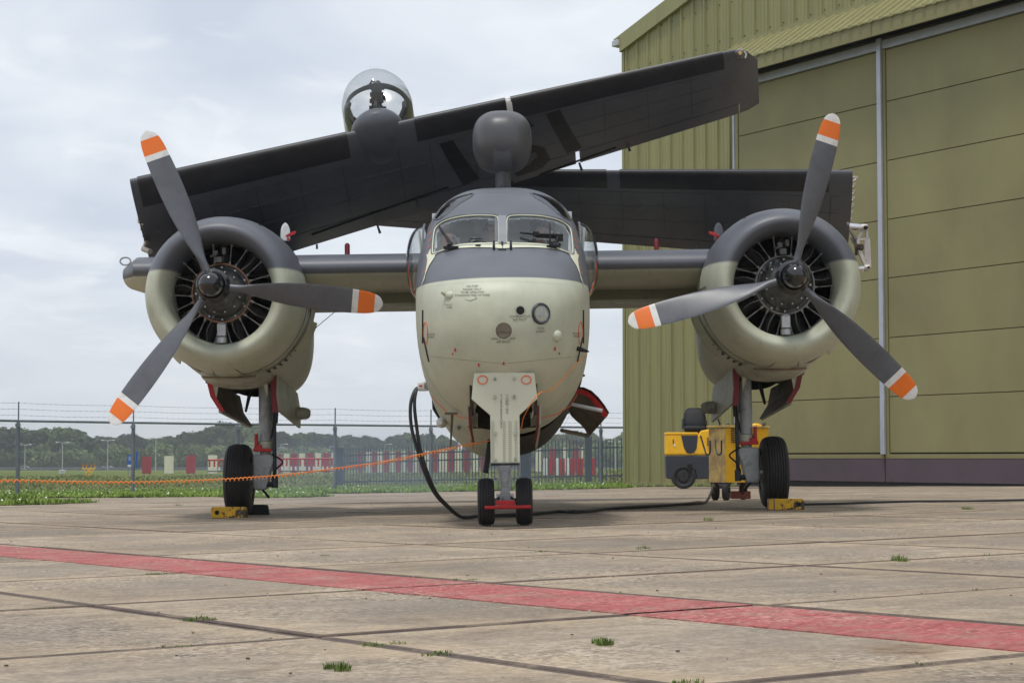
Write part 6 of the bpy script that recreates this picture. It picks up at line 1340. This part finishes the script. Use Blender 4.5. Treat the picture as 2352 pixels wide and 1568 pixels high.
    m = MB(); m.box((xs_ + s * .09, 4.13, .80), (.035, .05, .16)); m.box((xs_ + s * .02, 4.11, .705), (.20, .05, .035)); m.box((xs_ + s * .07, 4.12, .735), (.08, .05, .05)); m.build('safety_clamp', RED, ms, bevel=.008)
    m = MB(); m.loft([[(xs_ + s * x, y, z) for x, y in ((-.10 * a - .0, 4.10), (.13 * b, 4.10), (.15 * b, 4.30), (-.10 * a, 4.30))] for z, a, b in ((.66, .9, .95), (.60, 1.05, 1.0), (.46, .55, .95), (.36, .35, 1.0), (.28, .1, .9))]); m.build('wheel_yoke', STRUT, ms, smooth=0, bevel=.02)
    m = MB(); m.tube([(xs_ - s * .02, 4.2, .388), (s * 2.86, 4.2, .388)], .05, 12); m.build('axle', STEEL, ms)
    m = MB(); xr = xs_ - s * .105; m.tube([(xr, 4.12, 1.14), (xr, 4.12, .42)], .022, 10); m.tube([(xr, 4.12, 1.18), (xr - s * .0, 4.12, 1.02)], .036, 10); m.tube([(xr, 4.12, .42), (xr, 4.12, .30)], .036, 10); m.tube([(xr, 4.1, .34), (xs_, 4.15, .34)], .03, 8); m.build('retraction_rod', NAVY, ms)
    m = MB(); m.tube(smooth_path([(xr + s * .03, 4.1, .66), (xr - s * .09, 4.08, .58), (xr - s * .02, 4.08, .50), (xr + s * .02, 4.08, .42)], 5), .010, 6); m.build('brake_hose', BLACK, ms); m = MB(); m.tube(smooth_path([(xs_ - s * .06, 4.12, 1.4), (xs_ - s * .11, 4.08, 1.1), (xs_ - s * .07, 4.10, .82)], 5), .009, 6); m.build('brake_hose', BLACK, ms); m = MB(); m.tube([(xs_ + s * .02, 4.1, .28), (xs_ - s * .05, 4.06, .20)], .014, 6); m.build('tie_down_hook', BLACK, ms)
    wheel_mesh(.388, .27, 7, 'main_wheel', ac, (s * 2.865, 4.2, .388), False, .20)
    # gear doors
    def door(P, edge, name, m_):
        m = MB(); m.prism(P, (0, 0, 0)); m.f = []; m.m = []; n = len(P); return m
    FTp, FBp, RBp, RTp = Vector((s * 3.17, 3.95, 1.45)), Vector((s * 3.03, 3.95, 1.12)), Vector((s * 2.92, 5.5, .985)), Vector((s * 3.06, 5.5, 1.33))
    FM_ = Vector((s * 3.13, 3.95, 1.28)); RM_ = Vector((s * 3.02, 5.5, 1.14)); o_ = Vector((-s * .035, 0, 0))
    m = MB(); m.loft([[FTp, FM_, FBp, FBp + o_, FM_ + o_, FTp + o_], [RTp, RM_, RBp, RBp + o_, RM_ + o_, RTp + o_]]); gd = m.build('gear_door', INT2, ac, smooth=0)
    m = MB(); e_ = Vector((0, -.02, 0)); o2 = Vector((-s * .055, -.02, .0)); m.loft([[FTp + e_, FM_ + e_, FBp + e_], [FTp + o2, FM_ + o2, FBp + o2]], closed=False, caps=(False, False)); m.build('door_edge', RED if s < 0 else DRED, gd, smooth=0, rec=False)
    m = MB(); m.tube([FBp, RBp], .018, 6); m.build('door_hem', CREAMD, gd)
    m = MB(); m.prism([FTp + Vector((-s * .06, -.01, -.02)), FTp + Vector((-s * .13, -.01, -.03)), FTp + Vector((-s * .10, -.01, -.20)), FTp + Vector((-s * .075, -.01, -.20))], (0, .03, 0)); m.build('door_bracket', CREAMP, gd, smooth=0)
    x0_, x1_ = s * 2.42, s * 2.36
    m = MB(); a_ = [Vector((x0_, 3.95, 1.52)), Vector((x0_ - s * .02, 3.95, 1.12)), Vector((x1_, 5.7, .96)), Vector((x1_ + s * .0, 5.75, 1.15)), Vector((x1_ + s * .03, 5.7, 1.36)), Vector((x1_ + s * .05, 5.0, 1.45))]
    m.prism(a_, (s * .03, 0, 0)); gi = m.build('gear_door', CREAMD, ac, smooth=0, bevel=.004)
    m = MB(); m.prism([Vector((x0_ + s * .0, 3.93, 1.52)), Vector((x0_ + s * .06, 3.93, 1.52)), Vector((x0_ + s * .07, 3.93, 1.35)), Vector((x0_ + s * .05, 3.93, 1.10)), Vector((x0_ - s * .01, 3.93, 1.10)), Vector((x0_ + s * .012, 3.93, 1.3))], (0, .02, 0)); m.build('door_edge', DRED, gi, smooth=0)
    m = MB(); m.prism([Vector((x0_ + s * .10, 3.92, 1.50)), Vector((x0_ + s * .17, 3.92, 1.46)), Vector((x0_ + s * .10, 3.92, 1.26))], (0, .03, 0)); m.build('door_bracket', CREAMP, gi, smooth=0)
    m = MB(); p = Vector((x1_, 5.35, 1.12)); m.tube([p, p + Vector((-s * .07, 0, .0)), p + Vector((-s * .12, 0, -.005)), p + Vector((-s * .145, 0, -.01)), p + Vector((-s * .15, 0, -.01))], [.075, .07, .062, .04, .01], 16); m.build('door_blister', CREAMD, gi)
    m = MB(); m.tube([(s * 2.72, 4.3, 1.42), (s * 2.76, 4.25, 1.28), (s * 2.79, 4.2, 1.12)], [.02, .022, .014], 6); m.build('bay_hook', BLACK, ac)
m = MB(); m.tube([A(782, 705, 21.5), A(720, 757, 21.6)], .005, 4); m.build('aerial_wire', BLACK, ac)
m = MB(); m.tube([A(727, 750, 21.6), A(719, 758, 21.6)], .010, 6); m.build('wire_fitting', BLACK, ac)
for k_, s in enumerate((-1, 1)): pass

# ================================================================== PEOPLE IN THE COCKPIT
SKIN = mat('skin', (.48, .27, .20), .5, var=.06); SUIT = mat('flight_suit', (.10, .12, .07), .85, var=.15); SHIRT = mat('grey_shirt', (.20, .22, .24), .85); HAIR = mat('dark_hair', (.03, .02, .015), .7); EYEM = mat('eye', (.05, .04, .04), .2)
def person(loc, yaw, lab, suit, lean=0.0, headset=True, s_=1.0):
    V, E_, Rr = [], [], []
    def v(p, r, par=None):
        V.append(Vector(p) * s_); Rr.append(r * s_)
        if par is not None: E_.append((par, len(V) - 1))
        return len(V) - 1
    p0 = v((0, 0, .08), .15); p1 = v((0, -.01, .25), .145, p0); p2 = v((0, -.01, .42), .155, p1); p3 = v((0, .0, .52), .12, p2); nk = v((0, -.01, .59), .055, p3); hd0 = v((0, -.03, .66), .072, nk); hd = v((0, -.03, .73), .088, hd0); ht = v((0, -.015, .80), .072, hd)
    for sx in (-1, 1):
        a = v((sx * .17, 0, .50), .068, p3); b = v((sx * .24, -.06, .30), .048, a); c = v((sx * .22, -.26, .20), .038, b); d = v((sx * .20, -.36, .24), .022, c); e = v((sx * .19, -.42, .25), .026, d)
        h = v((sx * .10, -.12, .06), .10, p0); k = v((sx * .13, -.45, .10), .07, h); f = v((sx * .13, -.50, -.22), .05, k); g = v((sx * .13, -.60, -.26), .04, f)
        for q in range(4): fg = v((sx * (.165 + .018 * q), -.455, .262), .008, e); v((sx * (.165 + .018 * q), -.485 + abs(q - 1.3) * .005, .245), .007, fg)
        th_ = v((sx * .165, -.43, .245), .009, e); v((sx * .15, -.455, .24), .008, th_)
    me = bpy.data.meshes.new('person'); me.from_pydata([tuple(p) for p in V], E_, []); o = bpy.data.objects.new('person_tmp', me); COL.objects.link(o)
    sk = o.modifiers.new('skin', 'SKIN'); o.modifiers.new('sub', 'SUBSURF').levels = 2
    for i, sv in enumerate(me.skin_vertices[0].data): sv.radius = (Rr[i], Rr[i]); sv.use_root = (i == 0)
    bpy.context.view_layer.update(); me2 = bpy.data.meshes.new_from_object(o.evaluated_get(bpy.context.evaluated_depsgraph_get())); bpy.data.objects.remove(o)
    hc = Vector((0, -.03, .72)) * s_
    for q in me2.vertices:   # face relief on the front of the head
        d = q.co - hc; r_ = d / s_
        if abs(r_.x) < .1 and -.13 < r_.z < .12 and q.co.z > .62 * s_:
            q.co.x = hc.x + d.x * .88; q.co.z = hc.z + d.z * 1.06
            if r_.y < -.03:
                q.co.y -= s_ * (.022 * math.exp(-(r_.x / .014) ** 2 - ((r_.z + .015) / .026) ** 2)); q.co.y += s_ * .008 * (math.exp(-((abs(r_.x) - .032) / .014) ** 2 - ((r_.z - .012) / .012) ** 2)); q.co.y -= s_ * .006 * math.exp(-(r_.x / .03) ** 2 - ((r_.z + .055) / .012) ** 2)
    me2.name = 'person'; me2.materials.clear(); me2.materials.append(SKIN); me2.materials.append(suit)
    for p in me2.polygons:
        c = p.center / s_; p.material_index = 0 if (c.z > .575 or c.y < -.36 and c.z > .15 and abs(c.x) > .14) else 1; p.use_smooth = True
    o = bpy.data.objects.new('person', me2); COL.objects.link(o); o.location = MA @ Vector(loc); o.rotation_euler = (lean, 0, yaw); tag(o, lab, 'person')
    m = MB(); rs = []
    for i in range(8):
        e = i / 7 * math.pi / 2; rs.append([((math.cos(a) * .085 * math.cos(e)) * s_, (.005 + math.sin(a) * .098 * math.cos(e)) * s_, (.755 - .035 * math.sin(a) + math.sin(e) * .075) * s_) for a in [2 * math.pi * k / 20 for k in range(20)]])
    m.loft(rs, caps=(False, True)); m.build('hair', HAIR, o)
    for sx in (-1, 1):
        m = MB(); m.tube([(sx * .03 * s_, -.112 * s_, .738 * s_), (sx * .03 * s_, -.105 * s_, .738 * s_)], .009 * s_, 8); m.build('eye', EYEM, o)
        m = MB(); m.tube([(sx * .078 * s_, -.02 * s_, .725 * s_), (sx * .10 * s_, -.02 * s_, .725 * s_)], .034 * s_ if headset else .022 * s_, 12); m.build('earphone' if headset else 'ear', mat('headset_green', (.18, .24, .18), .5) if headset else SKIN, o)
    m = MB(); m.box((0, -.118 * s_, .668 * s_), (.042 * s_, .008, .008)); m.build('mouth', mat('lips', (.35, .12, .10), .5), o, bevel=.003)
    if headset: m = MB(); m.tube([(math.cos(a) * .10 * s_, -.02 * s_, (.725 + math.sin(a) * .118) * s_) for a in [math.pi * k / 12 for k in range(13)]], .008, 6); m.build('headband', BLACK, o)
person((-.50, .86, 1.84), .2, 'crew member with headset looking out behind the left windshield pane', SUIT)
person((.36, .90, 1.885), -.1, 'crew member with headset low behind the right windshield pane', SUIT)
person((-.09, 1.10, 1.96), 1.2, 'person in profile beside the centre post of the windshield', SHIRT, 0, False)

# ================================================================== CHOCKS, CABLES, CORD
def chock(loc, L_, H_, rz, lab, hole):
    m = MB(); w_ = .12; m.prism([(-L_ / 2, -w_ / 2, 0), (L_ / 2, -w_ / 2, 0), (L_ / 2, -w_ / 2, H_ * .8), (L_ / 2 - .02, -w_ / 2, H_), (-L_ / 2 + .01, -w_ / 2, H_), (-L_ / 2, -w_ / 2, H_ * .9)], (0, w_, 0)); o = m.build('wheel_chock', YELC, smooth=0, bevel=.012); o.location = loc; o.rotation_euler.z = rz; tag(o, lab, 'chock', 'wheel chocks')
    m = MB(); m.tube([(hole, -w_ / 2 - .004, H_ * .5), (hole, -w_ / 2 + .02, H_ * .5)], .024, 14); m.build('rope_hole', VOID, o)
    m = MB(); m.box((-hole * 1.05 if abs(hole) > .1 else L_ / 2, 0, H_ * .5), (.012, w_ + .012, H_ + .006)); m.build('steel_strap', RUST, o, smooth=0)
p = G(530, 1188); chock((p.x, 20.95, gz(p.x, 21)), .37, .115, R(-2), 'chipped yellow and black chock before the left main wheel', -.12)
p = G(1793, 1168); chock((p.x + .01, 21.0, gz(p.x, 21)), .375, .115, R(2), 'yellow chock with one hole before the right main wheel', .125)
m = MB(); m.prism([(-.16, -.05, 0), (.16, -.05, 0), (.14, -.05, .11), (-.14, -.05, .11)], (0, .1, 0)); o = m.build('wheel_chock', BLACK, smooth=0, bevel=.012); x_ = (596 - UC) / FPX * 22.0; o.location = (x_ - .04, 22.0, gz(x_, 22)); tag(o, 'black chock just behind the left main wheel', 'chock', 'wheel chocks'); m = MB(); m.box((0, 0, .112), (.2, .06, .004)); m.build('grip_pad', TYRE, o, smooth=0)
CBL = mat('cable_rubber', (.016, .017, .02), .5, var=.2)
def gp(u, Y, h=.022): x = (u - UC) / FPX * Y; return Vector((x, Y, gz(x, Y) + h))
plug = MA @ A(964, 889, 18.4)
for k, dx_ in ((0, 0), (1, 1)):
    P = [plug + Vector((0, 0, -.0)), Wp(953 + 3 * k, 897, 18.35), Wp(943 + 9 * k, 930, 18.3), Wp(945 + 12 * k, 980, 18.3), Wp(958 + 7 * k, 1030, 18.3), Wp(974 + 6 * k, 1080, 18.3), Wp(996 + 4 * k, 1128, 18.4), Wp(1024 + 2 * k, 1160 - k, 18.8), gp(1060, 19.3), gp(1095, 19.4), gp(1150, 19.6 + .1 * k), gp(1215, 19.9 + .2 * k), gp(1280, 20.7), gp(1330, 20.5 + .3 * k), gp(1400, 21.6), gp(1480, 22.2 + .3 * k), gp(1560, 23), gp(1600, 23.4 + .5 * k), gp(1622, 24.5), Wp(1640, 1112, 26.1)]
    m = MB(); m.tube(smooth_path(P, 6), .0165, 8); tag(m.build('power_cable', CBL), ('thick black power cable looping from the fuselage plug to the yellow ground power cart' if k == 0 else 'second black power cable running inside the first loop from plug to cart'), 'cable', 'ground power cables')
m = MB(); m.tube(smooth_path([gp(1835, 22.5, .015), gp(1950, 22.7, .015), gp(2100, 23.2, .015), gp(2250, 23.0, .015), gp(2450, 23.2, .015), gp(2700, 24, .015)], 6), .014, 6); tag(m.build('ground_cable', CBL), 'thin black cable lying straight across the slabs towards the right edge', 'cable')
# orange coiled cord
CORD = mat('cord_orange', (.80, .22, .02), .5)
path = [(1336, 812, 17.0), (1300, 843, 16.75), (1240, 903, 16.5), (1200, 968, 16.75), (1160, 1000, 17.15), (1125, 1011, 17.1), (1060, 1025, 16.8), (980, 1042, 16.4), (880, 1062, 15.9), (770, 1077, 15.4), (660, 1091, 15), (560, 1099, 14.6), (440, 1105, 14.2), (300, 1108.5, 13.8), (160, 1107.5, 13.4), (60, 1105, 13.1), (-40, 1102, 12.9), (-200, 1090, 12.6)]
P = smooth_path([MA @ hit(1336, 812, .03)[0], MA @ hit(1305, 838, .05)[0], MA @ hit(1262, 880, .06)[0], Wp(1236, 905, 16.22), Wp(1204, 955, 16.40), Wp(1190, 990, 16.75)] + [Wp(*q) for q in path[5:]], 14); arc = [0]
for a, b in zip(P[:-1], P[1:]): arc.append(arc[-1] + (b - a).length)
tot = arc[-1]; start = None; m = MB()
for i, q in enumerate(P):
    if q.x < Wp(1128, 1010, 17.1).x: start = arc[i]; break
pts = []; s_c = 0; k = 0; ph = 0
while s_c < tot:
    while k < len(arc) - 2 and arc[k + 1] < s_c: k += 1
    t = (s_c - arc[k]) / max(1e-6, arc[k + 1] - arc[k]); c = P[k].lerp(P[k + 1], t); d = (P[k + 1] - P[k]).normalized()
    if s_c < start: pts.append(c); s_c += .05
    else:
        a = Vector((0, 0, 1)); a = (a - d * a.dot(d)).normalized(); b = d.cross(a); ph = (s_c - start) / .044 * 2 * math.pi; r_ = .010 * min(1, (s_c - start) * 5); pts.append(c + a * math.cos(ph) * r_ + b * math.sin(ph) * r_); s_c += .0055
m.tube(pts, .0042, 5); tag(m.build('coiled_cord', CORD), 'long coiled orange intercom cord stretched from the nose past the nose gear', 'cord')

# thin blue exhaust smoke drifting over the apron behind the left engine
m = MB(); m.box((-1.5, 29.5, .62), (6.6, 9.0, 1.6)); sm_ = bpy.data.materials.new('exhaust_smoke'); sm_.use_nodes = True; t_ = sm_.node_tree; t_.nodes.remove(t_.nodes['Principled BSDF'])
pv = N_(t_, 'ShaderNodeVolumePrincipled'); pv.inputs['Color'].default_value = (.62, .78, 1, 1); g_ = N_(t_, 'ShaderNodeTexCoord'); nn_ = N_(t_, 'ShaderNodeTexNoise'); nn_.inputs['Scale'].default_value = 2.2; nn_.inputs['Detail'].default_value = 2; t_.links.new(g_.outputs['Generated'], nn_.inputs['Vector'])
sp_ = N_(t_, 'ShaderNodeVectorMath', operation='SUBTRACT'); sp_.inputs[1].default_value = (.5, .5, .35); t_.links.new(g_.outputs['Generated'], sp_.inputs[0]); ln_ = N_(t_, 'ShaderNodeVectorMath', operation='LENGTH'); t_.links.new(sp_.outputs[0], ln_.inputs[0])
fa_ = N_(t_, 'ShaderNodeMapRange'); fa_.inputs[1].default_value = .15; fa_.inputs[2].default_value = .5; fa_.inputs[3].default_value = .09; fa_.inputs[4].default_value = 0; t_.links.new(ln_.outputs['Value'], fa_.inputs[0])
fb_ = N_(t_, 'ShaderNodeMapRange'); fb_.inputs[1].default_value = .38; fb_.inputs[2].default_value = .66; t_.links.new(nn_.outputs[0], fb_.inputs[0]); ml_ = N_(t_, 'ShaderNodeMath', operation='MULTIPLY'); t_.links.new(fa_.outputs[0], ml_.inputs[0]); t_.links.new(fb_.outputs[0], ml_.inputs[1]); t_.links.new(ml_.outputs[0], pv.inputs['Density']); t_.links.new(pv.outputs[0], t_.nodes['Material Output'].inputs['Volume'])
tag(m.build('exhaust_smoke', sm_, smooth=0), 'thin bluish exhaust smoke drifting low behind the left engine', 'smoke', kind='stuff')
S.cycles.volume_max_steps = 64; S.cycles.volume_step_rate = 2
# ================================================================== GROUND POWER CART
cx_, Yc = (1690 - UC) / FPX * 26.3, 26.3; g0 = gz(cx_, Yc)
cart = thing('power_cart', 'boxy yellow ground power cart with cable hooks behind the right main wheel', 'ground power unit', (cx_, Yc, g0), R(-22) )
# local: x along its long side, -y towards the camera
bz = .215; hz_ = .985
m = MB(); m.box((.14, .25, (bz + hz_) / 2), (.58, .75, hz_ - bz)); body = m.build('cart_body', YEL, cart, bevel=.008)
cart.rotation_euler.z = 0
def cp(u, v, Y=26.0): q = Wp(u, v, Y); return Vector((q.x - cx_, q.y - Yc, q.z - g0))
bpy.data.objects.remove(body)
E0, E1, E2 = cp(1630, 1108, 26.25), cp(1668, 1108, 25.9), cp(1766, 1108, 26.5)   # left end, near corner, right end (bottom)
h_ = cp(1668, 982, 25.9).z - E1.z; back = Vector((E0.x + E2.x - E1.x, E0.y + E2.y - E1.y, E1.z))
for q in (E0, E2, back): q.z = E1.z
m = MB(); m.prism([E1, E2, back, E0], (0, 0, h_)); m.build('cart_body', YEL, cart, smooth=0, bevel=.008)
n_ = (E0 - E1).cross(Vector((0, 0, 1))).normalized(); n_ = n_ if n_.y < 0 else -n_
m = MB(); m.prism([E0 + n_ * .004 + Vector((0, 0, .004)), E1 + n_ * .004 + Vector((0, 0, .004)), E1 + n_ * .004 + Vector((0, 0, h_ - .002)), E0 + n_ * .004 + Vector((0, 0, h_ - .002))], n_ * .006); m.build('end_panel', YELF, cart, smooth=0)
up = Vector((0, 0, h_)); m = MB(); dlt = Vector((-.02, -.02, 0)); m.prism([E1 + up + Vector((0, -.03, .002)), E2 + up + Vector((.02, -.02, .002)), back + up + Vector((0, .03, .002)), E0 + up + Vector((-.04, 0, .002))], (0, 0, .03)); m.build('cart_lid', YELF, cart, smooth=0, bevel=.006)
m = MB(); ex = (E2 - E1).normalized(); nx_ = Vector((ex.y, -ex.x, 0))
for q in range(7): m.prism([E1 + ex * .10 + nx_ * .004 + Vector((0, 0, .52 + q * .028)), E1 + ex * .34 + nx_ * .004 + Vector((0, 0, .52 + q * .028)), E1 + ex * .34 + nx_ * .004 + Vector((0, 0, .535 + q * .028)), E1 + ex * .10 + nx_ * .004 + Vector((0, 0, .535 + q * .028))], nx_ * .006)
m.build('vent_louvre', NAVY, cart, smooth=0)
m = MB(); m.prism([E1 + ex * .28 + nx_ * .004 + Vector((0, 0, .33)), E1 + ex * .42 + nx_ * .004 + Vector((0, 0, .33)), E1 + ex * .42 + nx_ * .004 + Vector((0, 0, .40)), E1 + ex * .28 + nx_ * .004 + Vector((0, 0, .40))], nx_ * .004); m.build('data_plate', WHITE, cart, smooth=0)
m = MB(); m.box(cp(1755, 978, 26.3) + Vector((0, 0, .03)), (.02, .3, .03)); m.build('lid_hinge', RUST, cart, smooth=0)
for u0 in (1617, 1643):
    m = MB(); m.tube(smooth_path([cp(u0 - (8 if u0 < 1630 else 0), 1000 if u0 < 1630 else 1010, 25.8), cp(u0 + 1, 1030, 25.75), cp(u0 + 5, 1042, 25.7), cp(u0 + 11, 1043, 25.7), cp(u0 + 14, 1036, 25.7), cp(u0 + 14, 1011, 25.7)], 5), .011, 6); m.build('cable_hook', NAVY, cart)
m = MB(); m.tube([cp(1656, 980, 26), cp(1647, 957, 26)], .012, 6); m.tube(smooth_path([cp(1640, 954, 26), cp(1652, 952, 26), cp(1664, 944, 26), cp(1667, 936, 26), cp(1660, 935, 26)], 5), .009, 6); m.build('tow_handle', NAVY, cart)
m = MB()
for u in (1672, 1690): m.tube([cp(u + 5 * math.cos(a), 978 + 5 * math.sin(a), 26.2) for a in [k * .4 for k in range(17)]], .006, 5)
m.build('lifting_eye', NAVY, cart)
m = MB(); c = cp(1737, 992, 26.6); m.tube([c, c + Vector((0, .2, 0))], .12, 20); m.box(c + Vector((.03, .05, -.05)), (.2, .2, .12)); m.build('engine_hump', YEL, cart, bevel=.02)
for u, Y in ((1643, 26.2), (1668, 25.95), (1707, 26.6)):
    c = cp(u, 1129, Y); m = MB(); m.lathe([(-.035, .02), (-.035, .10), (-.025, .112), (.025, .112), (.035, .10), (.035, .02)], 24, 0, Matrix.Translation((c.x, c.y, .112 + gz(c.x + cx_, c.y + Yc) - g0)) @ Matrix.Rotation(R(70), 4, 'Z')); wh = m.build('wheel', TYRE, cart)
    m = MB(); m.box((c.x, c.y, .17), (.05, .05, .12)); m.build('wheel_fork', NAVY, cart, smooth=0)
m = MB(); c = cp(1700, 1139, 26.6); m.box((c.x, c.y, .06), (.26, .2, .10)); m.build('counterweight', mat('rusty_red', (.22, .07, .04), .7), cart, bevel=.01)
# ================================================================== TOW TRACTOR
Yt = 42.0; xt = (1528 - UC) / FPX * Yt; gt = gz(xt + .7, Yt)
tr = thing('tow_tractor', 'low yellow and dark blue tow tractor with a black seat parked before the hangar wall', 'tow tractor', (xt, Yt, gt), R(-3))
def tp(u, v, Y=Yt): q = Wp(u, v, Y); return Vector((q.x - xt, q.y - Yt, q.z - gt))
k_ = Yt / FPX
def tx(u): return (u - 1528) * k_
def tz(v): return EYE + (HOR - v) * k_ - gt
m = MB(); m.prism([(tx(a), 0, tz(b)) for a, b in ((1530, 1098), (1528, 1046), (1664, 1046), (1764, 1046), (1764, 1090), (1600, 1100), (1596, 1080), (1582, 1070), (1562, 1070), (1548, 1082), (1544, 1100))], (0, 1.1, 0)); m.build('chassis', NAVY, tr, smooth=0, bevel=.02)
m = MB(); m.prism([(tx(a), -.01, tz(b)) for a, b in ((1528, 1045), (1528, 997), (1604, 997), (1608, 988), (1618, 986), (1764, 986), (1764, 1045))], (0, 1.12, 0)); m.build('body', YEL, tr, smooth=0, bevel=.04)
m = MB(); m.prism([(tx(a), -.02, tz(b)) for a, b in ((1527.5, 998), (1527.5, 992.5), (1603, 992.5), (1603, 998))], (0, 1.14, 0)); m.build('deck_edge', YEL, tr, smooth=0, bevel=.015)
m = MB(); m.prism([(tx(a), -.02, tz(b)) for a, b in ((1564, 1000), (1602, 1000), (1599, 1030), (1593, 1039), (1585, 1042), (1576, 1039), (1570, 1028))], (0, .03, 0)); m.build('step_recess', NAVY, tr, smooth=0)
m = MB(); m.box((tx(1583), -.01, tz(1072)), (.10, .03, .12)); m.build('step_slot', VOID, tr, smooth=0)
for u in (1569, 1655):
    m = MB(); M = Matrix.Translation((tx(u), .12, .262)); m.lathe([(-.13, .03), (-.13, .10), (-.08, .13), (-.10, .15), (-.13, .20), (-.11, .262), (.11, .262), (.13, .2), (.13, .05)], 32, 0, M); w1 = m.build('wheel', TYRE, tr)
    m = MB(); m.lathe([(-.122, .001), (-.12, .06), (-.09, .14)], 24, 0, M); m.build('rim', NAVY, w1)
m = MB(); rs = []
for v_, w_, d_, y_ in ((990, 22, .10, .42), (984, 26, .13, .42), (965, 27, .13, .48), (948, 25, .12, .55), (939, 20, .10, .58), (935, 13, .06, .60)):
    rs.append([(tx(1597) + math.copysign(abs(math.cos(a)) ** .5, math.cos(a)) * w_ * k_, y_ + math.copysign(abs(math.sin(a)) ** .6, math.sin(a)) * d_, tz(v_)) for a in [2 * math.pi * q / 24 for q in range(24)]])
m.loft(rs); st_ = m.build('seat', BLACK, tr, smooth=60)
m = MB(); m.box((tx(1597), .25, tz(984)), (.48, .5, .12)); m.build('seat_cushion', BLACK, st_, bevel=.05); m = MB(); m.tube([(tx(1571), .4, tz(961)), (tx(1570), .4, tz(985))], .03, 8); m.tube([(tx(1622), .4, tz(965)), (tx(1624), .4, tz(985))], .03, 8); m.build('seat_side', NAVY, st_)
m = MB(); m.box((tx(1597), .35, tz(993)), (.45, .45, .05)); m.build('seat_base', NAVY, tr, smooth=0)
m = MB()
for q in range(6): m.box((tx(1629), -.03, tz(1005 + q * 3.4)), (.11, .02, .014))
m.build('grille_slot', NAVY, tr, smooth=0)
m = MB(); m.box((tx(1546), -.022, tz(1014)), (.02, .01, .09), 0, Matrix.Translation((0, 0, 0))); m.box((tx(1549), -.022, tz(1022)), (.04, .01, .05), 1); m.build('sticker', [NAVY, WHITE], tr, smooth=0)
m = MB(); m.tube(smooth_path([(tx(1740), .5, tz(985)), (tx(1755), .5, tz(975)), (tx(1762), .5, tz(990))], 4), .03, 6); m.build('steering_column', NAVY, tr)
m = MB(); c = (tx(1745), .3, tz(1000)); m.box(c, (.35, .5, .3)); m.build('front_cowl', YEL, tr, bevel=.08)
